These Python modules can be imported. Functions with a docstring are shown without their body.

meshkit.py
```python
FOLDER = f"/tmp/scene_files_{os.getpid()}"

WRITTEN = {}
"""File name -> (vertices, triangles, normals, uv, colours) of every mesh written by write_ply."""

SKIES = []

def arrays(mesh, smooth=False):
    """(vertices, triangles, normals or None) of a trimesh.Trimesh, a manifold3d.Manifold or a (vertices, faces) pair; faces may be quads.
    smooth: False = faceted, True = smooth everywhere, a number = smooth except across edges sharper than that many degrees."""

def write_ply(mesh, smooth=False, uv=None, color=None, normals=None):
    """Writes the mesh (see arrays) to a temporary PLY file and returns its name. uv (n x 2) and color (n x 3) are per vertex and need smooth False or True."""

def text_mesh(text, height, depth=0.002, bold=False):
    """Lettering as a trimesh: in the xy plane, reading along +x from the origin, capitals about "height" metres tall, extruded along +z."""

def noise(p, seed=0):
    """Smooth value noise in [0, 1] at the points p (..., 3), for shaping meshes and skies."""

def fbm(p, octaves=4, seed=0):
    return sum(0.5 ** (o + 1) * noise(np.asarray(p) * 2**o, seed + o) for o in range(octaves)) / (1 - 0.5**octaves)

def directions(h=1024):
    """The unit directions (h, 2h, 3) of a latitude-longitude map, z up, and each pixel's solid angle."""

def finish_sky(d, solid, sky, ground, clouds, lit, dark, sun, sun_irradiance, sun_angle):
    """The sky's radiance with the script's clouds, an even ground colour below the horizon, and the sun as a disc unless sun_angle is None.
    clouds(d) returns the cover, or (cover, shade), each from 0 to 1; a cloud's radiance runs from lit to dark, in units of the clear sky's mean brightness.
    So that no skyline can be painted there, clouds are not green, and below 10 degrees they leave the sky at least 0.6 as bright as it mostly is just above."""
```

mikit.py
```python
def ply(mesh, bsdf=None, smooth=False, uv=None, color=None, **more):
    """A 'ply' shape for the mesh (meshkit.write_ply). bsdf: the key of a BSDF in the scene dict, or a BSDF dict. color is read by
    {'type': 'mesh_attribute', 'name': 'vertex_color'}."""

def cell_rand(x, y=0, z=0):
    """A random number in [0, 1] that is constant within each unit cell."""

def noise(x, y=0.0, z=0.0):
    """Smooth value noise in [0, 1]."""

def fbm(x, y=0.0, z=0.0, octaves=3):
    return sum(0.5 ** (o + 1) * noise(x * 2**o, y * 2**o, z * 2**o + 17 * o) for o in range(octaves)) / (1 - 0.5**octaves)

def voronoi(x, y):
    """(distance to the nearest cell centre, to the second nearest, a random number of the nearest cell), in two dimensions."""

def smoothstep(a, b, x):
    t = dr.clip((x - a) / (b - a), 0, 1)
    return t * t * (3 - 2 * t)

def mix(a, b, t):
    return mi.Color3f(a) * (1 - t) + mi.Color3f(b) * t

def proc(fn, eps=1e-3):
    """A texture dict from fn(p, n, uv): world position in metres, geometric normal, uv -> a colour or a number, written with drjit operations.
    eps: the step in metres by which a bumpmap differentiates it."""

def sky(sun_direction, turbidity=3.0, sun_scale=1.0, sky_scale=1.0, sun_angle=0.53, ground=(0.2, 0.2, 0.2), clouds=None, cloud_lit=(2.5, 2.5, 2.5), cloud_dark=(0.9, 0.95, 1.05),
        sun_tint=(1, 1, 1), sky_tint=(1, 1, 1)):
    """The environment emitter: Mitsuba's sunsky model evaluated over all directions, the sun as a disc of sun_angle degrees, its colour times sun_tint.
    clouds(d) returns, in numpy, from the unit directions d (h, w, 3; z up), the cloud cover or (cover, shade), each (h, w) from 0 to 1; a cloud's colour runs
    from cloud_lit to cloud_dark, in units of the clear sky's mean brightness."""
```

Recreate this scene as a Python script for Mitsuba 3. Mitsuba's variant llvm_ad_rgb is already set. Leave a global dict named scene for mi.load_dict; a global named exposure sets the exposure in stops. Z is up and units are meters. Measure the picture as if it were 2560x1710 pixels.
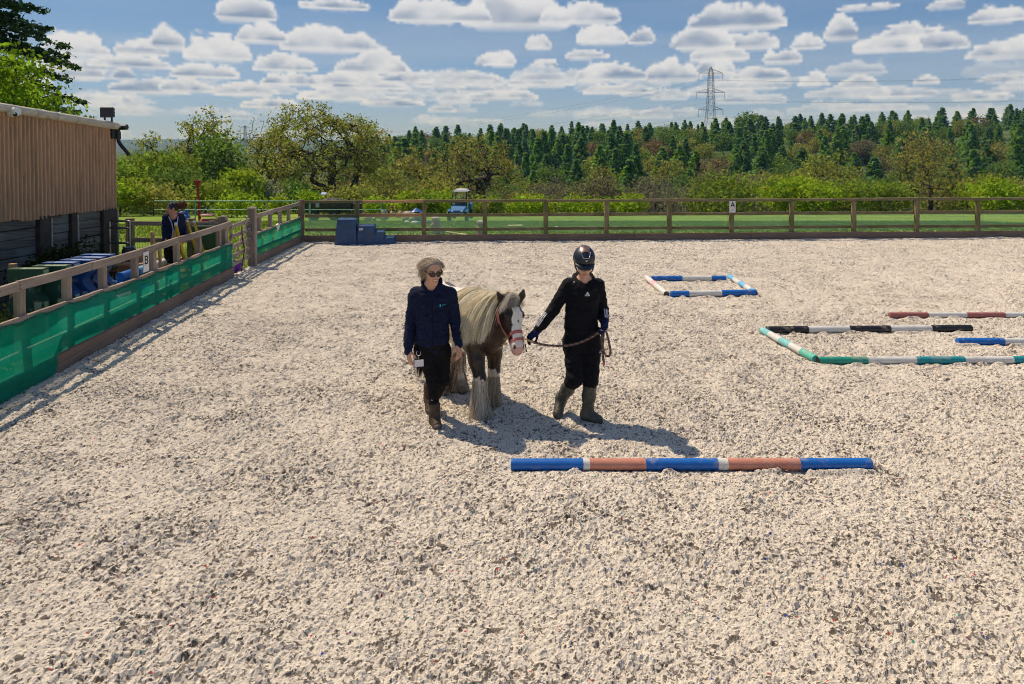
import math
import numpy as np
import trimesh
import manifold3d as m3
import shapely.geometry as sg
import mitsuba as mi
import drjit as dr
import mikit
import meshkit
from mikit import proc, noise, fbm, voronoi, cell_rand, smoothstep, mix

T4 = mi.ScalarTransform4f
scene, labels = {}, {}

# ------------------------------------------------------------------ camera, sky, sun, exposure
CAM = np.array([0.0, 0.0, 2.74])
PITCH = math.radians(1.5)      # nearly level: uprights stand upright, the lens is shifted down
scene['camera'] = {
    'type': 'perspective', 'fov': 71.08, 'fov_axis': 'x', 'near_clip': 0.1, 'far_clip': 30000.0,

    'principal_point_offset_y': 0.2596,
    'to_world': T4().look_at(origin=CAM.tolist(), target=[0.0, math.cos(PITCH), 2.74 - math.sin(PITCH)], up=[0, 0, 1]),
    'medium': {'type': 'ref', 'id': 'air'},
}
SUN = np.array([-0.52, 0.40, 1.0])
exposure = 1.65


# clouds in view, read off the photograph: azimuth (right of +y) and elevation of the middle of the base, width, height, in degrees
CLOUDS_SEEN = [
    (-31.19, 6.33, 3.94, 1.52), (-27.23, 6.58, 3.57, 1.57), (-25.55, 7.14, 2.26, 1.53), (-22.22, 6.53, 4.76, 1.64), (-19.17, 7.89, 4.03, 1.34),
    (-14.24, 7.5, 7.5, 1.71), (-27.92, 5.57, 5.43, 0.79), (-23.12, 5.1, 4.7, 1.26), (-30.96, 4.76, 2.81, 1.24), (-28.42, 4.76, 1.45, 0.73),
    (-26.71, 3.91, 5.27, 1.17), (-17.46, 5.81, 4.74, 1.17), (-11.11, 5.85, 5.69, 1.51), (-12.11, 4.55, 7.31, 1.14), (-16.68, 4.72, 5.42, 0.86),
    (-20.23, 9.48, 4.43, 1.63), (-13.73, 10.52, 5.56, 0.84), (-5.66, 9.88, 8.23, 1.99), (0.23, 9.69, 8.66, 2.33), (5.42, 9.78, 6.53, 1.49),
    (2.17, 7.79, 2.15, 1.02), (7.07, 8.21, 4.1, 1.34), (10.19, 8.11, 2.35, 1.06), (-1.34, 6.5, 3.3, 1.23), (5.94, 6.95, 3.44, 0.81),
    (7.83, 5.36, 5.8, 1.43), (12.54, 5.21, 4.64, 1.47), (2.66, 6.36, 2.08, 0.55), (17.37, 9.06, 7.26, 2.11), (14.82, 7.61, 4.87, 1.64),
    (18.33, 7.47, 4.07, 1.29), (16.12, 6.64, 4.49, 1.11), (20.57, 6.29, 2.74, 1.09), (22.3, 7.22, 2.38, 0.94), (24.57, 7.84, 2.3, 1.29),
    (27.44, 6.81, 4.38, 1.33), (30.37, 6.74, 4.14, 1.23), (28.78, 7.68, 3.47, 0.89), (34.07, 8.22, 3.57, 0.95), (34.34, 5.89, 4.27, 1.19),
    (22.77, 4.54, 2.22, 0.89), (25.67, 4.29, 2.4, 0.93), (29.93, 4.33, 1.57, 0.66), (34.13, 4.25, 2.15, 0.51), (2.31, 4.92, 5.55, 1.03),
    (-5.67, 4.76, 4.13, 0.75), (15.81, 5.63, 2.9, 1.12), (18.98, 5.05, 4.35, 1.1), (-20.43, 3.87, 4.89, 0.97), (-14.1, 3.67, 5.56, 0.87),
    (-8.41, 5.11, 4.42, 0.88), (-2.9, 5.16, 3.81, 0.82), (-34.06, 4.0, 3.1, 0.97), (31.1, 9.39, 2.29, 0.69), (26.31, 9.67, 4.18, 0.42),
    (-18.59, 2.93, 4.38, 0.59), (-0.82, 3.79, 5.91, 0.69), (8.51, 4.19, 5.78, 0.75), (16.14, 3.97, 4.81, 0.6), (28.03, 3.5, 3.8, 0.49),
    (33.18, 3.17, 3.66, 0.52), (-9.43, 3.22, 5.08, 0.55), (-24.3, 4.08, 3.76, 0.75), (-29.29, 3.09, 3.18, 0.54),
]


def clouds(d):
    az = np.degrees(np.arctan2(d[..., 0], d[..., 1]))
    el = np.degrees(np.arcsin(np.clip(d[..., 2], -1, 1)))
    rng = np.random.RandomState(5)
    cover = np.zeros(az.shape)
    shade = np.zeros(az.shape)
    # thin veil that thickens towards the horizon, in long streaks
    q = np.stack([az * 0.035, el * 0.55, az * 0], -1)
    veil = 0.02 + 0.62 * np.exp(-np.maximum(el, 0) / 4.6) + 0.80 * np.clip(meshkit.fbm(q, 4, 3) - 0.47, 0, 1) * np.exp(-np.maximum(el - 3, 0) / 14.0)
    cover = np.clip(veil, 0, 0.8)
    shade = np.full(az.shape, 0.45)
    lots = [(a, e, w, h, 1.0) for a, e, w, h in CLOUDS_SEEN]
    for k in range(260):     # low far banks, all round
        e = rng.uniform(0.5, 5.4)
        lots.append((rng.uniform(-180, 180) if k % 3 else rng.uniform(-40, 40), e, rng.uniform(2.0, 6.0) * (0.5 + e / 7), rng.uniform(0.35, 0.9) * (0.5 + e / 7), rng.uniform(0.45, 0.8)))
    for k in range(60):     # the same fair-weather clouds on the rest of the sky
        a = rng.uniform(-180, 180)
        e = 90 * rng.rand() ** 1.6
        if abs(a) < 42 and e < 14.5:
            continue
        s = 0.5 + e / 14.0
        lots.append((a, max(e, 2.5), rng.uniform(2.5, 8.0) * s / max(math.cos(math.radians(min(e, 75))), 0.3) * 0.7, rng.uniform(1.0, 2.0) * s, 1.0))
    lots.sort(key=lambda c: c[1])      # far ones first
    for n, (a, e, w, h, op) in enumerate(lots):
        da = (az - a + 180) % 360 - 180
        m = (np.abs(da) < 0.85 * w) & (el > e - 0.6 * h) & (el < e + 1.7 * h)
        rows, cols = np.nonzero(m.any(1))[0], np.nonzero(m.any(0))[0]
        if not len(rows):
            continue
        m &= el > -1
        idx = np.nonzero(m)
        u = da[idx] / (0.5 * w)
        v = (el[idx] - e) / h
        off = rng.uniform(0, 100, 3)
        g = 1.0 / max(h, 0.55)
        P = np.stack([da[idx] * g * 0.80, (el[idx] - e) * g * 1.1, np.zeros(len(idx[0]))], -1) + off
        n1 = meshkit.noise(P * 1.5, n) - 0.5
        big = 1 - np.abs(2 * meshkit.noise(P * 2.6 + 7, n) - 1)
        small = 1 - np.abs(2 * meshkit.noise(P * 5.6 + 3, n) - 1)
        tiny = meshkit.noise(P * 11.0 + 1, n)
        puff = 0.55 * big + 0.30 * small + 0.15 * tiny
        lump = 0.62 + 0.6 * meshkit.noise(np.stack([da[idx] / w * 3.2 + off[0], P[:, 0] * 0, P[:, 0] * 0 + off[1]], -1), n)   # uneven tops
        top = np.sqrt(np.clip(1 - u * u, 0, 1)) * lump
        s = np.where(v >= 0, top - v, top * 0.75 + v * 2.0)
        s = np.where(np.abs(u) >= 1, -1.0, s)
        dens = s + 0.62 * (puff - 0.55) + 0.35 * n1
        edge = 0.09 + 0.16 * meshkit.noise(P * 0.9 + 50, n)
        cov = np.clip(dens / edge, 0, 1)
        cov = cov * cov * (3 - 2 * cov) * np.clip((v + 0.35) / 0.25, 0, 1) * op
        core = meshkit.fbm(P * 0.9 + 21, 3, n)
        depth = np.clip((dens - 0.10) / 0.42, 0, 1)
        low = np.clip(1.15 - v / np.maximum(top, 0.25) * 1.05, 0, 1) * np.clip((v + 0.10) / 0.16, 0.25, 1)
        sh = depth * low * np.clip(0.30 + 2.6 * (core - 0.36), 0.05, 1.25) + 0.22 * (1 - big) * depth
        sh = np.clip(sh, 0, 1) * (0.55 + 0.45 * op)
        shade[idx] = shade[idx] * (1 - cov) + sh * cov
        cover[idx] = cover[idx] * (1 - cov) + cov
    return np.clip(cover, 0, 1), np.clip(shade, 0, 1)


scene['sky'] = mikit.sky(SUN.tolist(), turbidity=3.0, sky_scale=0.60, clouds=clouds, cloud_lit=(4.1, 4.1, 4.2), cloud_dark=(1.35, 1.75, 2.45), sky_tint=(0.74, 1.0, 1.22), ground=(0.22, 0.2, 0.16), sun_tint=(1.0, 0.98, 0.94))

# ------------------------------------------------------------------ air (the photograph's far hills fade to blue)
scene['air'] = {'type': 'homogeneous', 'albedo': {'type': 'rgb', 'value': [0.90, 0.94, 0.97]}, 'sigma_t': {'type': 'rgb', 'value': [3.0e-5, 5.5e-5, 1.2e-4]}}


# ------------------------------------------------------------------ helpers
def ss(a, b, x):
    t = np.clip((np.asarray(x, float) - a) / (b - a), 0, 1)
    return t * t * (3 - 2 * t)


_TAB = np.random.RandomState(11).rand(512, 512)


def n2(x, y, seed=0):
    """quick 2-D value noise"""
    x, y = np.asarray(x, float) + seed * 37.17, np.asarray(y, float) + seed * 11.31
    i, j = np.floor(x).astype(np.int64), np.floor(y).astype(np.int64)
    a, b = x - i, y - j
    a, b = a * a * (3 - 2 * a), b * b * (3 - 2 * b)
    i0, i1, j0, j1 = i & 511, (i + 1) & 511, j & 511, (j + 1) & 511
    return (_TAB[i0, j0] * (1 - a) + _TAB[i1, j0] * a) * (1 - b) + (_TAB[i0, j1] * (1 - a) + _TAB[i1, j1] * a) * b


def f2(x, y, o=4, seed=0):
    return sum(0.5 ** (k + 1) * n2(x * 2 ** k, y * 2 ** k, seed + k) for k in range(o)) / (1 - 0.5 ** o)


def fresh(name):
    """name, or name_001, name_002 ... if a key of that name is taken"""
    if not any(k == name or k.startswith(name + '__') for k in scene) and name not in labels:
        return name
    n = 1
    while any(k == f'{name}_{n:03d}' or k.startswith(f'{name}_{n:03d}__') for k in _used) or f'{name}_{n:03d}' in labels:
        n += 1
    return f'{name}_{n:03d}'


_used = scene
_count = {}


def key_for(parent, name):
    base = f'{parent}__{name}' if parent else name
    n = _count.get(base, -1) + 1
    _count[base] = n
    return base if n == 0 else f'{base}_{n:03d}'


def thing(name, label, cat, group=None):
    k = key_for('', name)
    labels[k] = {'label': label, 'category': cat}
    if group:
        labels[k]['group'] = group
    return k


VM = {}
WOOD = {}
_WR = np.random.RandomState(40)


def shape(mesh, bsdf, smooth, color=None):
    """a ply; a mottled material gets its grain per vertex"""
    if bsdf in WOOD:
        ax, kind = WOOD[bsdf]
        v, f, nn = meshkit.arrays(mesh, smooth)
        o = [a for a in range(3) if a != ax]
        r = _WR.uniform(0, 30, 2)
        uv = np.stack([v[:, ax] + r[0] + 100.0 * kind, v[:, o[0]] + 1.31 * v[:, o[1]] + r[1]], 1)
        return mikit.ply((v, f), 'timber', nn is not None and smooth is True, uv=uv)
    if bsdf in VM and color is None:
        a, b, fr, dirt, finish = VM[bsdf]
        v, f, nn = meshkit.arrays(mesh, smooth)
        a, b = np.asarray(a, float), np.asarray(b, float)
        amp = min(9, round(abs(a.sum() - b.sum()) / max(a.sum() + b.sum(), 1e-6) / 0.08))
        code = amp + 10 * int(np.argmin(np.abs(np.log(np.array(GRAINS) / np.mean(fr))))) + 100 * (0 if dirt is None else 1 if dirt[0] > 0.2 else 2)
        return mikit.ply((v, f), finish, nn is not None and smooth is not False, uv=pack((a + b) / 2, len(v), code)) if nn is None else ply_n(v, f, nn, finish, pack((a + b) / 2, len(v), code))
    if color is not None and bsdf in ('leaf', 'strand'):
        v, f, nn = meshkit.arrays(mesh, smooth)
        return mikit.ply((v, f), bsdf, bool(smooth), uv=pack(color, len(v), 0))
    if color is not None:
        bsdf = bsdf + '_vertex'
    return mikit.ply(mesh, bsdf, smooth, color=color)


# the colour of a thing travels in its uv (red in the whole part and green in the fraction of u, blue in the fraction of v, square roots),
# with the strength and size of its grain in the whole part of v: so that things of one finish share one material
GRAINS = [3.0, 8.0, 22.0, 46.0, 120.0, 420.0]


def pack(c, n, code):
    c = np.sqrt(np.clip(np.broadcast_to(np.asarray(c, float), (n, 3)), 1e-4, 0.98))
    return np.stack([np.floor(c[:, 0] * 255) + np.clip(c[:, 1], 0.004, 0.995), code + np.clip(c[:, 2], 0.004, 0.995)], 1)


def ply_n(v, f, nn, bsdf, uv):
    return mikit.ply((v, f), bsdf, True, uv=uv)         # corners are already split where they are sharp


def unpacked(p, n, uv):
    r, k = dr.floor(uv.x), dr.floor(uv.y)
    g, b = uv.x - r, uv.y - k
    r = r / 255.0
    dirt = dr.floor(k / 100.0)
    grain = dr.floor((k - 100.0 * dirt) / 10.0)
    amp = (k - 100.0 * dirt - 10.0 * grain) * 0.08
    fr = mi.Float(GRAINS[0])
    for i, x in enumerate(GRAINS[1:], 1):
        fr = dr.select(grain == i, x, fr)
    t = fbm(p.x * fr, p.y * fr, p.z * fr, 3)
    c = mi.Color3f(r * r, g * g, b * b) * (1.0 + amp * dr.clip(3.2 * (t - 0.5), -1, 1))
    w = smoothstep(0.60, 0.80, fbm(p.x * fr * 0.5 + 31.0, p.y * fr * 0.5, p.z * fr * 0.5, 3)) * 0.35
    c = dr.select(dirt == 1, c * (1 - w) + mi.Color3f(0.42, 0.37, 0.30) * w, c)
    return dr.select(dirt == 2, c * (1 - w) + mi.Color3f(0.08, 0.075, 0.04) * w, c)


def unpacked_plain(p, n, uv):
    r, k = dr.floor(uv.x), dr.floor(uv.y)
    g, b = uv.x - r, uv.y - k
    r = r / 255.0
    return mi.Color3f(r * r, g * g, b * b)


def part(parent, name, mesh, bsdf, smooth=False, color=None, label=None, kind=None, **kw):
    k = key_for(parent, name)
    scene[k] = shape(mesh, bsdf, smooth, color)
    d = {}
    if label:
        d['label'] = label
    if kind:
        d['kind'] = kind
    if d:
        labels[k] = d
    return k


def solo(name, mesh, bsdf, label, cat, smooth=False, color=None, group=None, kind=None):
    k = key_for('', name)
    scene[k] = shape(mesh, bsdf, smooth, color)
    labels[k] = {'label': label}
    if cat:
        labels[k]['category'] = cat
    if group:
        labels[k]['group'] = group
    if kind:
        labels[k]['kind'] = kind
    return k


def structure(name, mesh, bsdf, label, smooth=False, color=None):
    k = key_for('', name)
    scene[k] = mikit.ply(mesh, bsdf, smooth, color=color)
    labels[k] = {'label': label, 'kind': 'structure'}
    return k


def nrm(v):
    v = np.asarray(v, float)
    return v / (np.linalg.norm(v, axis=-1, keepdims=True) + 1e-12)


def cat(*ms):
    ms = [m for m in ms if m is not None]
    vs, fs, n = [], [], 0
    for v, f in ms:
        vs.append(np.asarray(v, float)); fs.append(np.asarray(f, int) + n); n += len(v)
    return np.vstack(vs), np.vstack(fs)


def frame(a, b, up=(0, 0, 1)):
    """rotation whose x axis runs from a to b"""
    x = nrm(np.subtract(b, a))
    z = np.asarray(up, float)
    if abs(x @ z) > 0.97:
        z = np.array([0, 1.0, 0])
    y = nrm(np.cross(z, x))
    return np.stack([x, y, np.cross(x, y)], 1)


def hull(pts):
    h = trimesh.convex.convex_hull(np.asarray(pts, float))
    return np.array(h.vertices), np.array(h.faces)


_bb = {}


def bbox(size, c=(0, 0, 0), R=None, b=0.006):
    """a box with bevelled edges"""
    s = np.asarray(size, float) / 2
    b = min(b, 0.45 * s.min() * 2)
    pts = []
    for sx in (-1, 1):
        for sy in (-1, 1):
            for sz in (-1, 1):
                p = np.array([sx, sy, sz]) * s
                for k in range(3):
                    q = p.copy()
                    for j in range(3):
                        if j != k:
                            q[j] -= np.sign(p[j]) * b
                    pts.append(q)
    pts = np.array(pts)
    if 'f' not in _bb:
        g = np.array([np.array([sx, sy, sz]) * (1.0 - 0.25 * (np.arange(3) != k)) for sx in (-1, 1) for sy in (-1, 1) for sz in (-1, 1) for k in range(3)])
        h = trimesh.convex.convex_hull(g)
        d = ((np.array(h.vertices)[:, None] - g[None]) ** 2).sum(-1).argmin(1)
        _bb['f'] = d[np.array(h.faces)]
    v = pts
    if R is not None:
        v = v @ np.asarray(R).T
    return v + np.asarray(c, float), _bb['f']


def beam(a, b, w, h, up=(0, 0, 1), bev=0.006, ext=0.0):
    """a bevelled bar from a to b: w across (horizontal), h along up"""
    a, b = np.asarray(a, float), np.asarray(b, float)
    R = frame(a, b, up)
    L = np.linalg.norm(b - a) + 2 * ext
    return bbox((L, w, h), (a + b) / 2, R, bev)


def tube(points, radii, sides=8, caps=True):
    p = np.asarray(points, float)
    r = np.broadcast_to(np.asarray(radii, float), (len(p),))
    t = nrm(np.gradient(p, axis=0))
    a0 = np.array([0, 0, 1.0]) if abs(t[0][2]) < 0.9 else np.array([1.0, 0, 0])
    a = nrm(a0 - t[0] * (a0 @ t[0]))
    rings = []
    ang = np.arange(sides) * 2 * np.pi / sides
    for i in range(len(p)):
        a = nrm(a - t[i] * (a @ t[i]))
        b = np.cross(t[i], a)
        rings.append(p[i] + r[i] * (np.cos(ang)[:, None] * a + np.sin(ang)[:, None] * b))
    v = np.vstack(rings)
    i, j = np.meshgrid(np.arange(len(p) - 1), np.arange(sides), indexing='ij')
    q = np.stack([i * sides + j, i * sides + (j + 1) % sides, (i + 1) * sides + (j + 1) % sides, (i + 1) * sides + j], -1).reshape(-1, 4)
    f = np.vstack([q[:, [0, 1, 2]], q[:, [0, 2, 3]]])
    if caps:
        n = len(v)
        v = np.vstack([v, p[:1], p[-1:]])
        jj = np.arange(sides)
        f = np.vstack([f, np.stack([(jj + 1) % sides, jj, jj * 0 + n], 1), np.stack([jj + (len(p) - 1) * sides, (jj + 1) % sides + (len(p) - 1) * sides, jj * 0 + n + 1], 1)])
    return v, f


def curve(pts, n=20):
    """smooth curve through points (Catmull-Rom)"""
    p = np.asarray(pts, float)
    p = np.vstack([2 * p[0] - p[1], p, 2 * p[-1] - p[-2]])
    out = []
    m = len(p) - 3
    for t in np.linspace(0, m - 1e-9, n):
        i = int(t); u = t - i
        a, b, c, d = p[i:i + 4]
        out.append(0.5 * (2 * b + (c - a) * u + (2 * a - 5 * b + 4 * c - d) * u * u + (3 * b - a - 3 * c + d) * u ** 3))
    return np.array(out)


def lathe(profile, n=24, c=(0, 0, 0)):
    """profile: (radius, z) rows"""
    p = np.asarray(profile, float)
    ang = np.arange(n) * 2 * np.pi / n
    v = np.stack([p[:, None, 0] * np.cos(ang), p[:, None, 0] * np.sin(ang), np.repeat(p[:, 1:2], n, 1)], -1).reshape(-1, 3)
    i, j = np.meshgrid(np.arange(len(p) - 1), np.arange(n), indexing='ij')
    q = np.stack([i * n + j, i * n + (j + 1) % n, (i + 1) * n + (j + 1) % n, (i + 1) * n + j], -1).reshape(-1, 4)
    return v + np.asarray(c, float), np.vstack([q[:, [0, 1, 2]], q[:, [0, 2, 3]]])


def xf(mesh, R=None, t=(0, 0, 0), s=1.0):
    v, f = mesh
    v = np.asarray(v, float) * s
    if R is not None:
        v = v @ np.asarray(R).T
    return v + np.asarray(t, float), f


def rotz(a):
    c, s = math.cos(a), math.sin(a)
    return np.array([[c, -s, 0], [s, c, 0], [0, 0, 1.0]])


def rotx(a):
    c, s = math.cos(a), math.sin(a)
    return np.array([[1.0, 0, 0], [0, c, -s], [0, s, c]])


def roty(a):
    c, s = math.cos(a), math.sin(a)
    return np.array([[c, 0, s], [0, 1.0, 0], [-s, 0, c]])


def extrude(poly, depth):
    """shapely polygon in xy, extruded along z from 0 to depth"""
    m = trimesh.creation.extrude_polygon(poly, depth, engine='earcut')
    return np.array(m.vertices), np.array(m.faces)


def grid(xs, ys, zfun):
    X, Y = np.meshgrid(xs, ys, indexing='ij')
    v = np.stack([X, Y, zfun(X, Y)], -1).reshape(-1, 3)
    n = len(ys)
    i, j = np.meshgrid(np.arange(len(xs) - 1), np.arange(n - 1), indexing='ij')
    a = i * n + j
    q = np.stack([a, a + n, a + n + 1, a + 1], -1).reshape(-1, 4)
    return v, np.vstack([q[:, [0, 1, 2]], q[:, [0, 2, 3]]])


def V(r, g, b):
    return {'type': 'rgb', 'value': [r, g, b]}


def mat(name, color, rough=0.8, two=True, **kw):
    if not isinstance(color, dict):
        return mottled(name, color, color, 5.0, rough, metal=kw.get('metallic', 0) > 0.3)
    b = {'type': 'principled', 'base_color': color if isinstance(color, dict) else V(*color), 'roughness': rough, **kw}
    if 'specular' not in b and 'metallic' not in b:
        b['specular'] = 0.3
    scene[name] = {'type': 'twosided', 'bsdf': b} if two else b
    return name


def bumped(name, color, hfun, rough=0.8, eps=1e-3, **kw):
    b = {'type': 'principled', 'base_color': color if isinstance(color, dict) else V(*color), 'roughness': rough, 'specular': kw.pop('specular', 0.3), **kw}
    scene[name] = {'type': 'twosided', 'bsdf': {'type': 'bumpmap', 'arbitrary': proc(hfun, eps), 'scale': 1.0, 'bsdf': b}}
    return name


VC = {'type': 'mesh_attribute', 'name': 'vertex_color'}


for nm_, r_, sp_, sh_, me_ in (('gloss', 0.09, 0.6, 0.0, 0.0), ('satin', 0.44, 0.45, 0.0, 0.0), ('eggshell', 0.62, 0.3, 0.0, 0.0), ('matt', 0.9, 0.15, 0.3, 0.0), ('metal', 0.32, 0.5, 0.0, 1.0)):
    for sfx_, tex_ in (('', proc(unpacked)), ('_vertex', VC)):
        if sfx_ == '' or nm_ in ('satin', 'eggshell', 'matt'):
            scene[nm_ + sfx_] = {'type': 'twosided', 'bsdf': {'type': 'principled', 'base_color': tex_, 'roughness': r_, 'specular': sp_, 'sheen': sh_, 'metallic': me_}}


def mottled(name, a, b, freq=8.0, rough=0.6, dirt=None, specular=0.3, metal=False):
    """a colour that varies from a to b with a grain, on one of the few shared finishes"""
    VM[name] = (a, b, freq, dirt, 'metal' if metal else 'gloss' if rough <= 0.2 else 'satin' if rough <= 0.5 else 'eggshell' if rough <= 0.75 else 'matt')
    return name

# ------------------------------------------------------------------ materials of the setting
def sand_colour(p, n, uv):
    x, y = p.x, p.y
    big = fbm(x * 0.55, y * 0.55, 3.0, 3)
    mid = noise(x * 9.0, y * 9.0, 1.0)
    fine = noise(x * 70.0, y * 70.0, p.z * 70.0)
    c = mix((0.490, 0.448, 0.388), (0.605, 0.560, 0.495), big * 0.55 + mid * 0.25 + fine * 0.2)
    patch = smoothstep(0.38, 0.66, fbm(x * 4.2, y * 4.2, 9.0, 3))      # where dark flecks gather: rubber crumb, and clod shade painted into the colour
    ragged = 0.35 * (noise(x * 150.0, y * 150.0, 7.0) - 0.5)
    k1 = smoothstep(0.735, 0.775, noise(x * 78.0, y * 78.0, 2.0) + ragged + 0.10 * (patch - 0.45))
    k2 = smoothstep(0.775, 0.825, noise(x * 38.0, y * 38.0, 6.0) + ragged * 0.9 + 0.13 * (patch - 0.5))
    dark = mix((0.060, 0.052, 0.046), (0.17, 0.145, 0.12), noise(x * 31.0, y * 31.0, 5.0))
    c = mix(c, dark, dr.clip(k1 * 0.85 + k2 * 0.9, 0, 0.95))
    d1, _, r1 = voronoi(x * 34.0, y * 34.0)                            # shreds of coloured carpet fibre
    chip = mi.Float((d1 < 0.24) & (r1 > 0.985))
    hue = fbm(x * 7.0, y * 7.0, 1.0, 1)
    chipc = dr.select(hue < 0.38, mi.Color3f(0.03, 0.06, 0.30), dr.select(hue < 0.62, mi.Color3f(0.42, 0.06, 0.06), mi.Color3f(0.05, 0.25, 0.20)))
    return c * (1 - chip) + chipc * chip


def sand_relief(p, n, uv):
    return 0.0035 * noise(p.x * 150.0, p.y * 150.0, 2.0) + 0.004 * noise(p.x * 62.0, p.y * 62.0, 4.0)


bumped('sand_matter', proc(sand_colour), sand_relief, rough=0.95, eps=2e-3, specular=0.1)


def grass_colour(p, n, uv):
    t = fbm(p.x * 0.5, p.y * 0.22, 2.0, 3)
    f = noise(p.x * 9, p.y * 4, 1.0)
    return mix((0.085, 0.150, 0.022), (0.150, 0.215, 0.035), t * 0.7 + f * 0.3)


def earth_colour(p, n, uv):
    t = fbm(p.x * 0.05, p.y * 0.05, 2.0, 4)
    wood = smoothstep(0.42, 0.58, t)
    near = mix((0.125, 0.200, 0.028), (0.200, 0.275, 0.045), fbm(p.x * 0.5, p.y * 0.22, 2.0, 3))
    far = mix((0.045, 0.070, 0.022), (0.070, 0.095, 0.032), wood)
    return mix(near, far, smoothstep(58.0, 66.0, p.y + 4 * noise(p.x * 0.2, 1.0, 1.0)))


mat('grass_ground', proc(earth_colour), 0.95, specular=0.1)


# timber: one material; the uv carries the way along the grain, the way across it, and (in hundreds) the kind of timber
KINDS = [((0.38, 0.315, 0.265), (0.17, 0.135, 0.11)),       # old grey
         ((0.27, 0.225, 0.13), (0.13, 0.105, 0.06)),        # mossy rails
         ((0.50, 0.31, 0.16), (0.34, 0.20, 0.10)),          # new
         ((0.27, 0.195, 0.155), (0.13, 0.095, 0.075)),      # kickboards
         ((0.215, 0.205, 0.185), (0.060, 0.058, 0.054))]    # tarred sleepers


def timber_uv(uv):
    kind = dr.floor(uv.x / 100.0)
    return kind, uv.x - 100.0 * kind, uv.y


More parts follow.
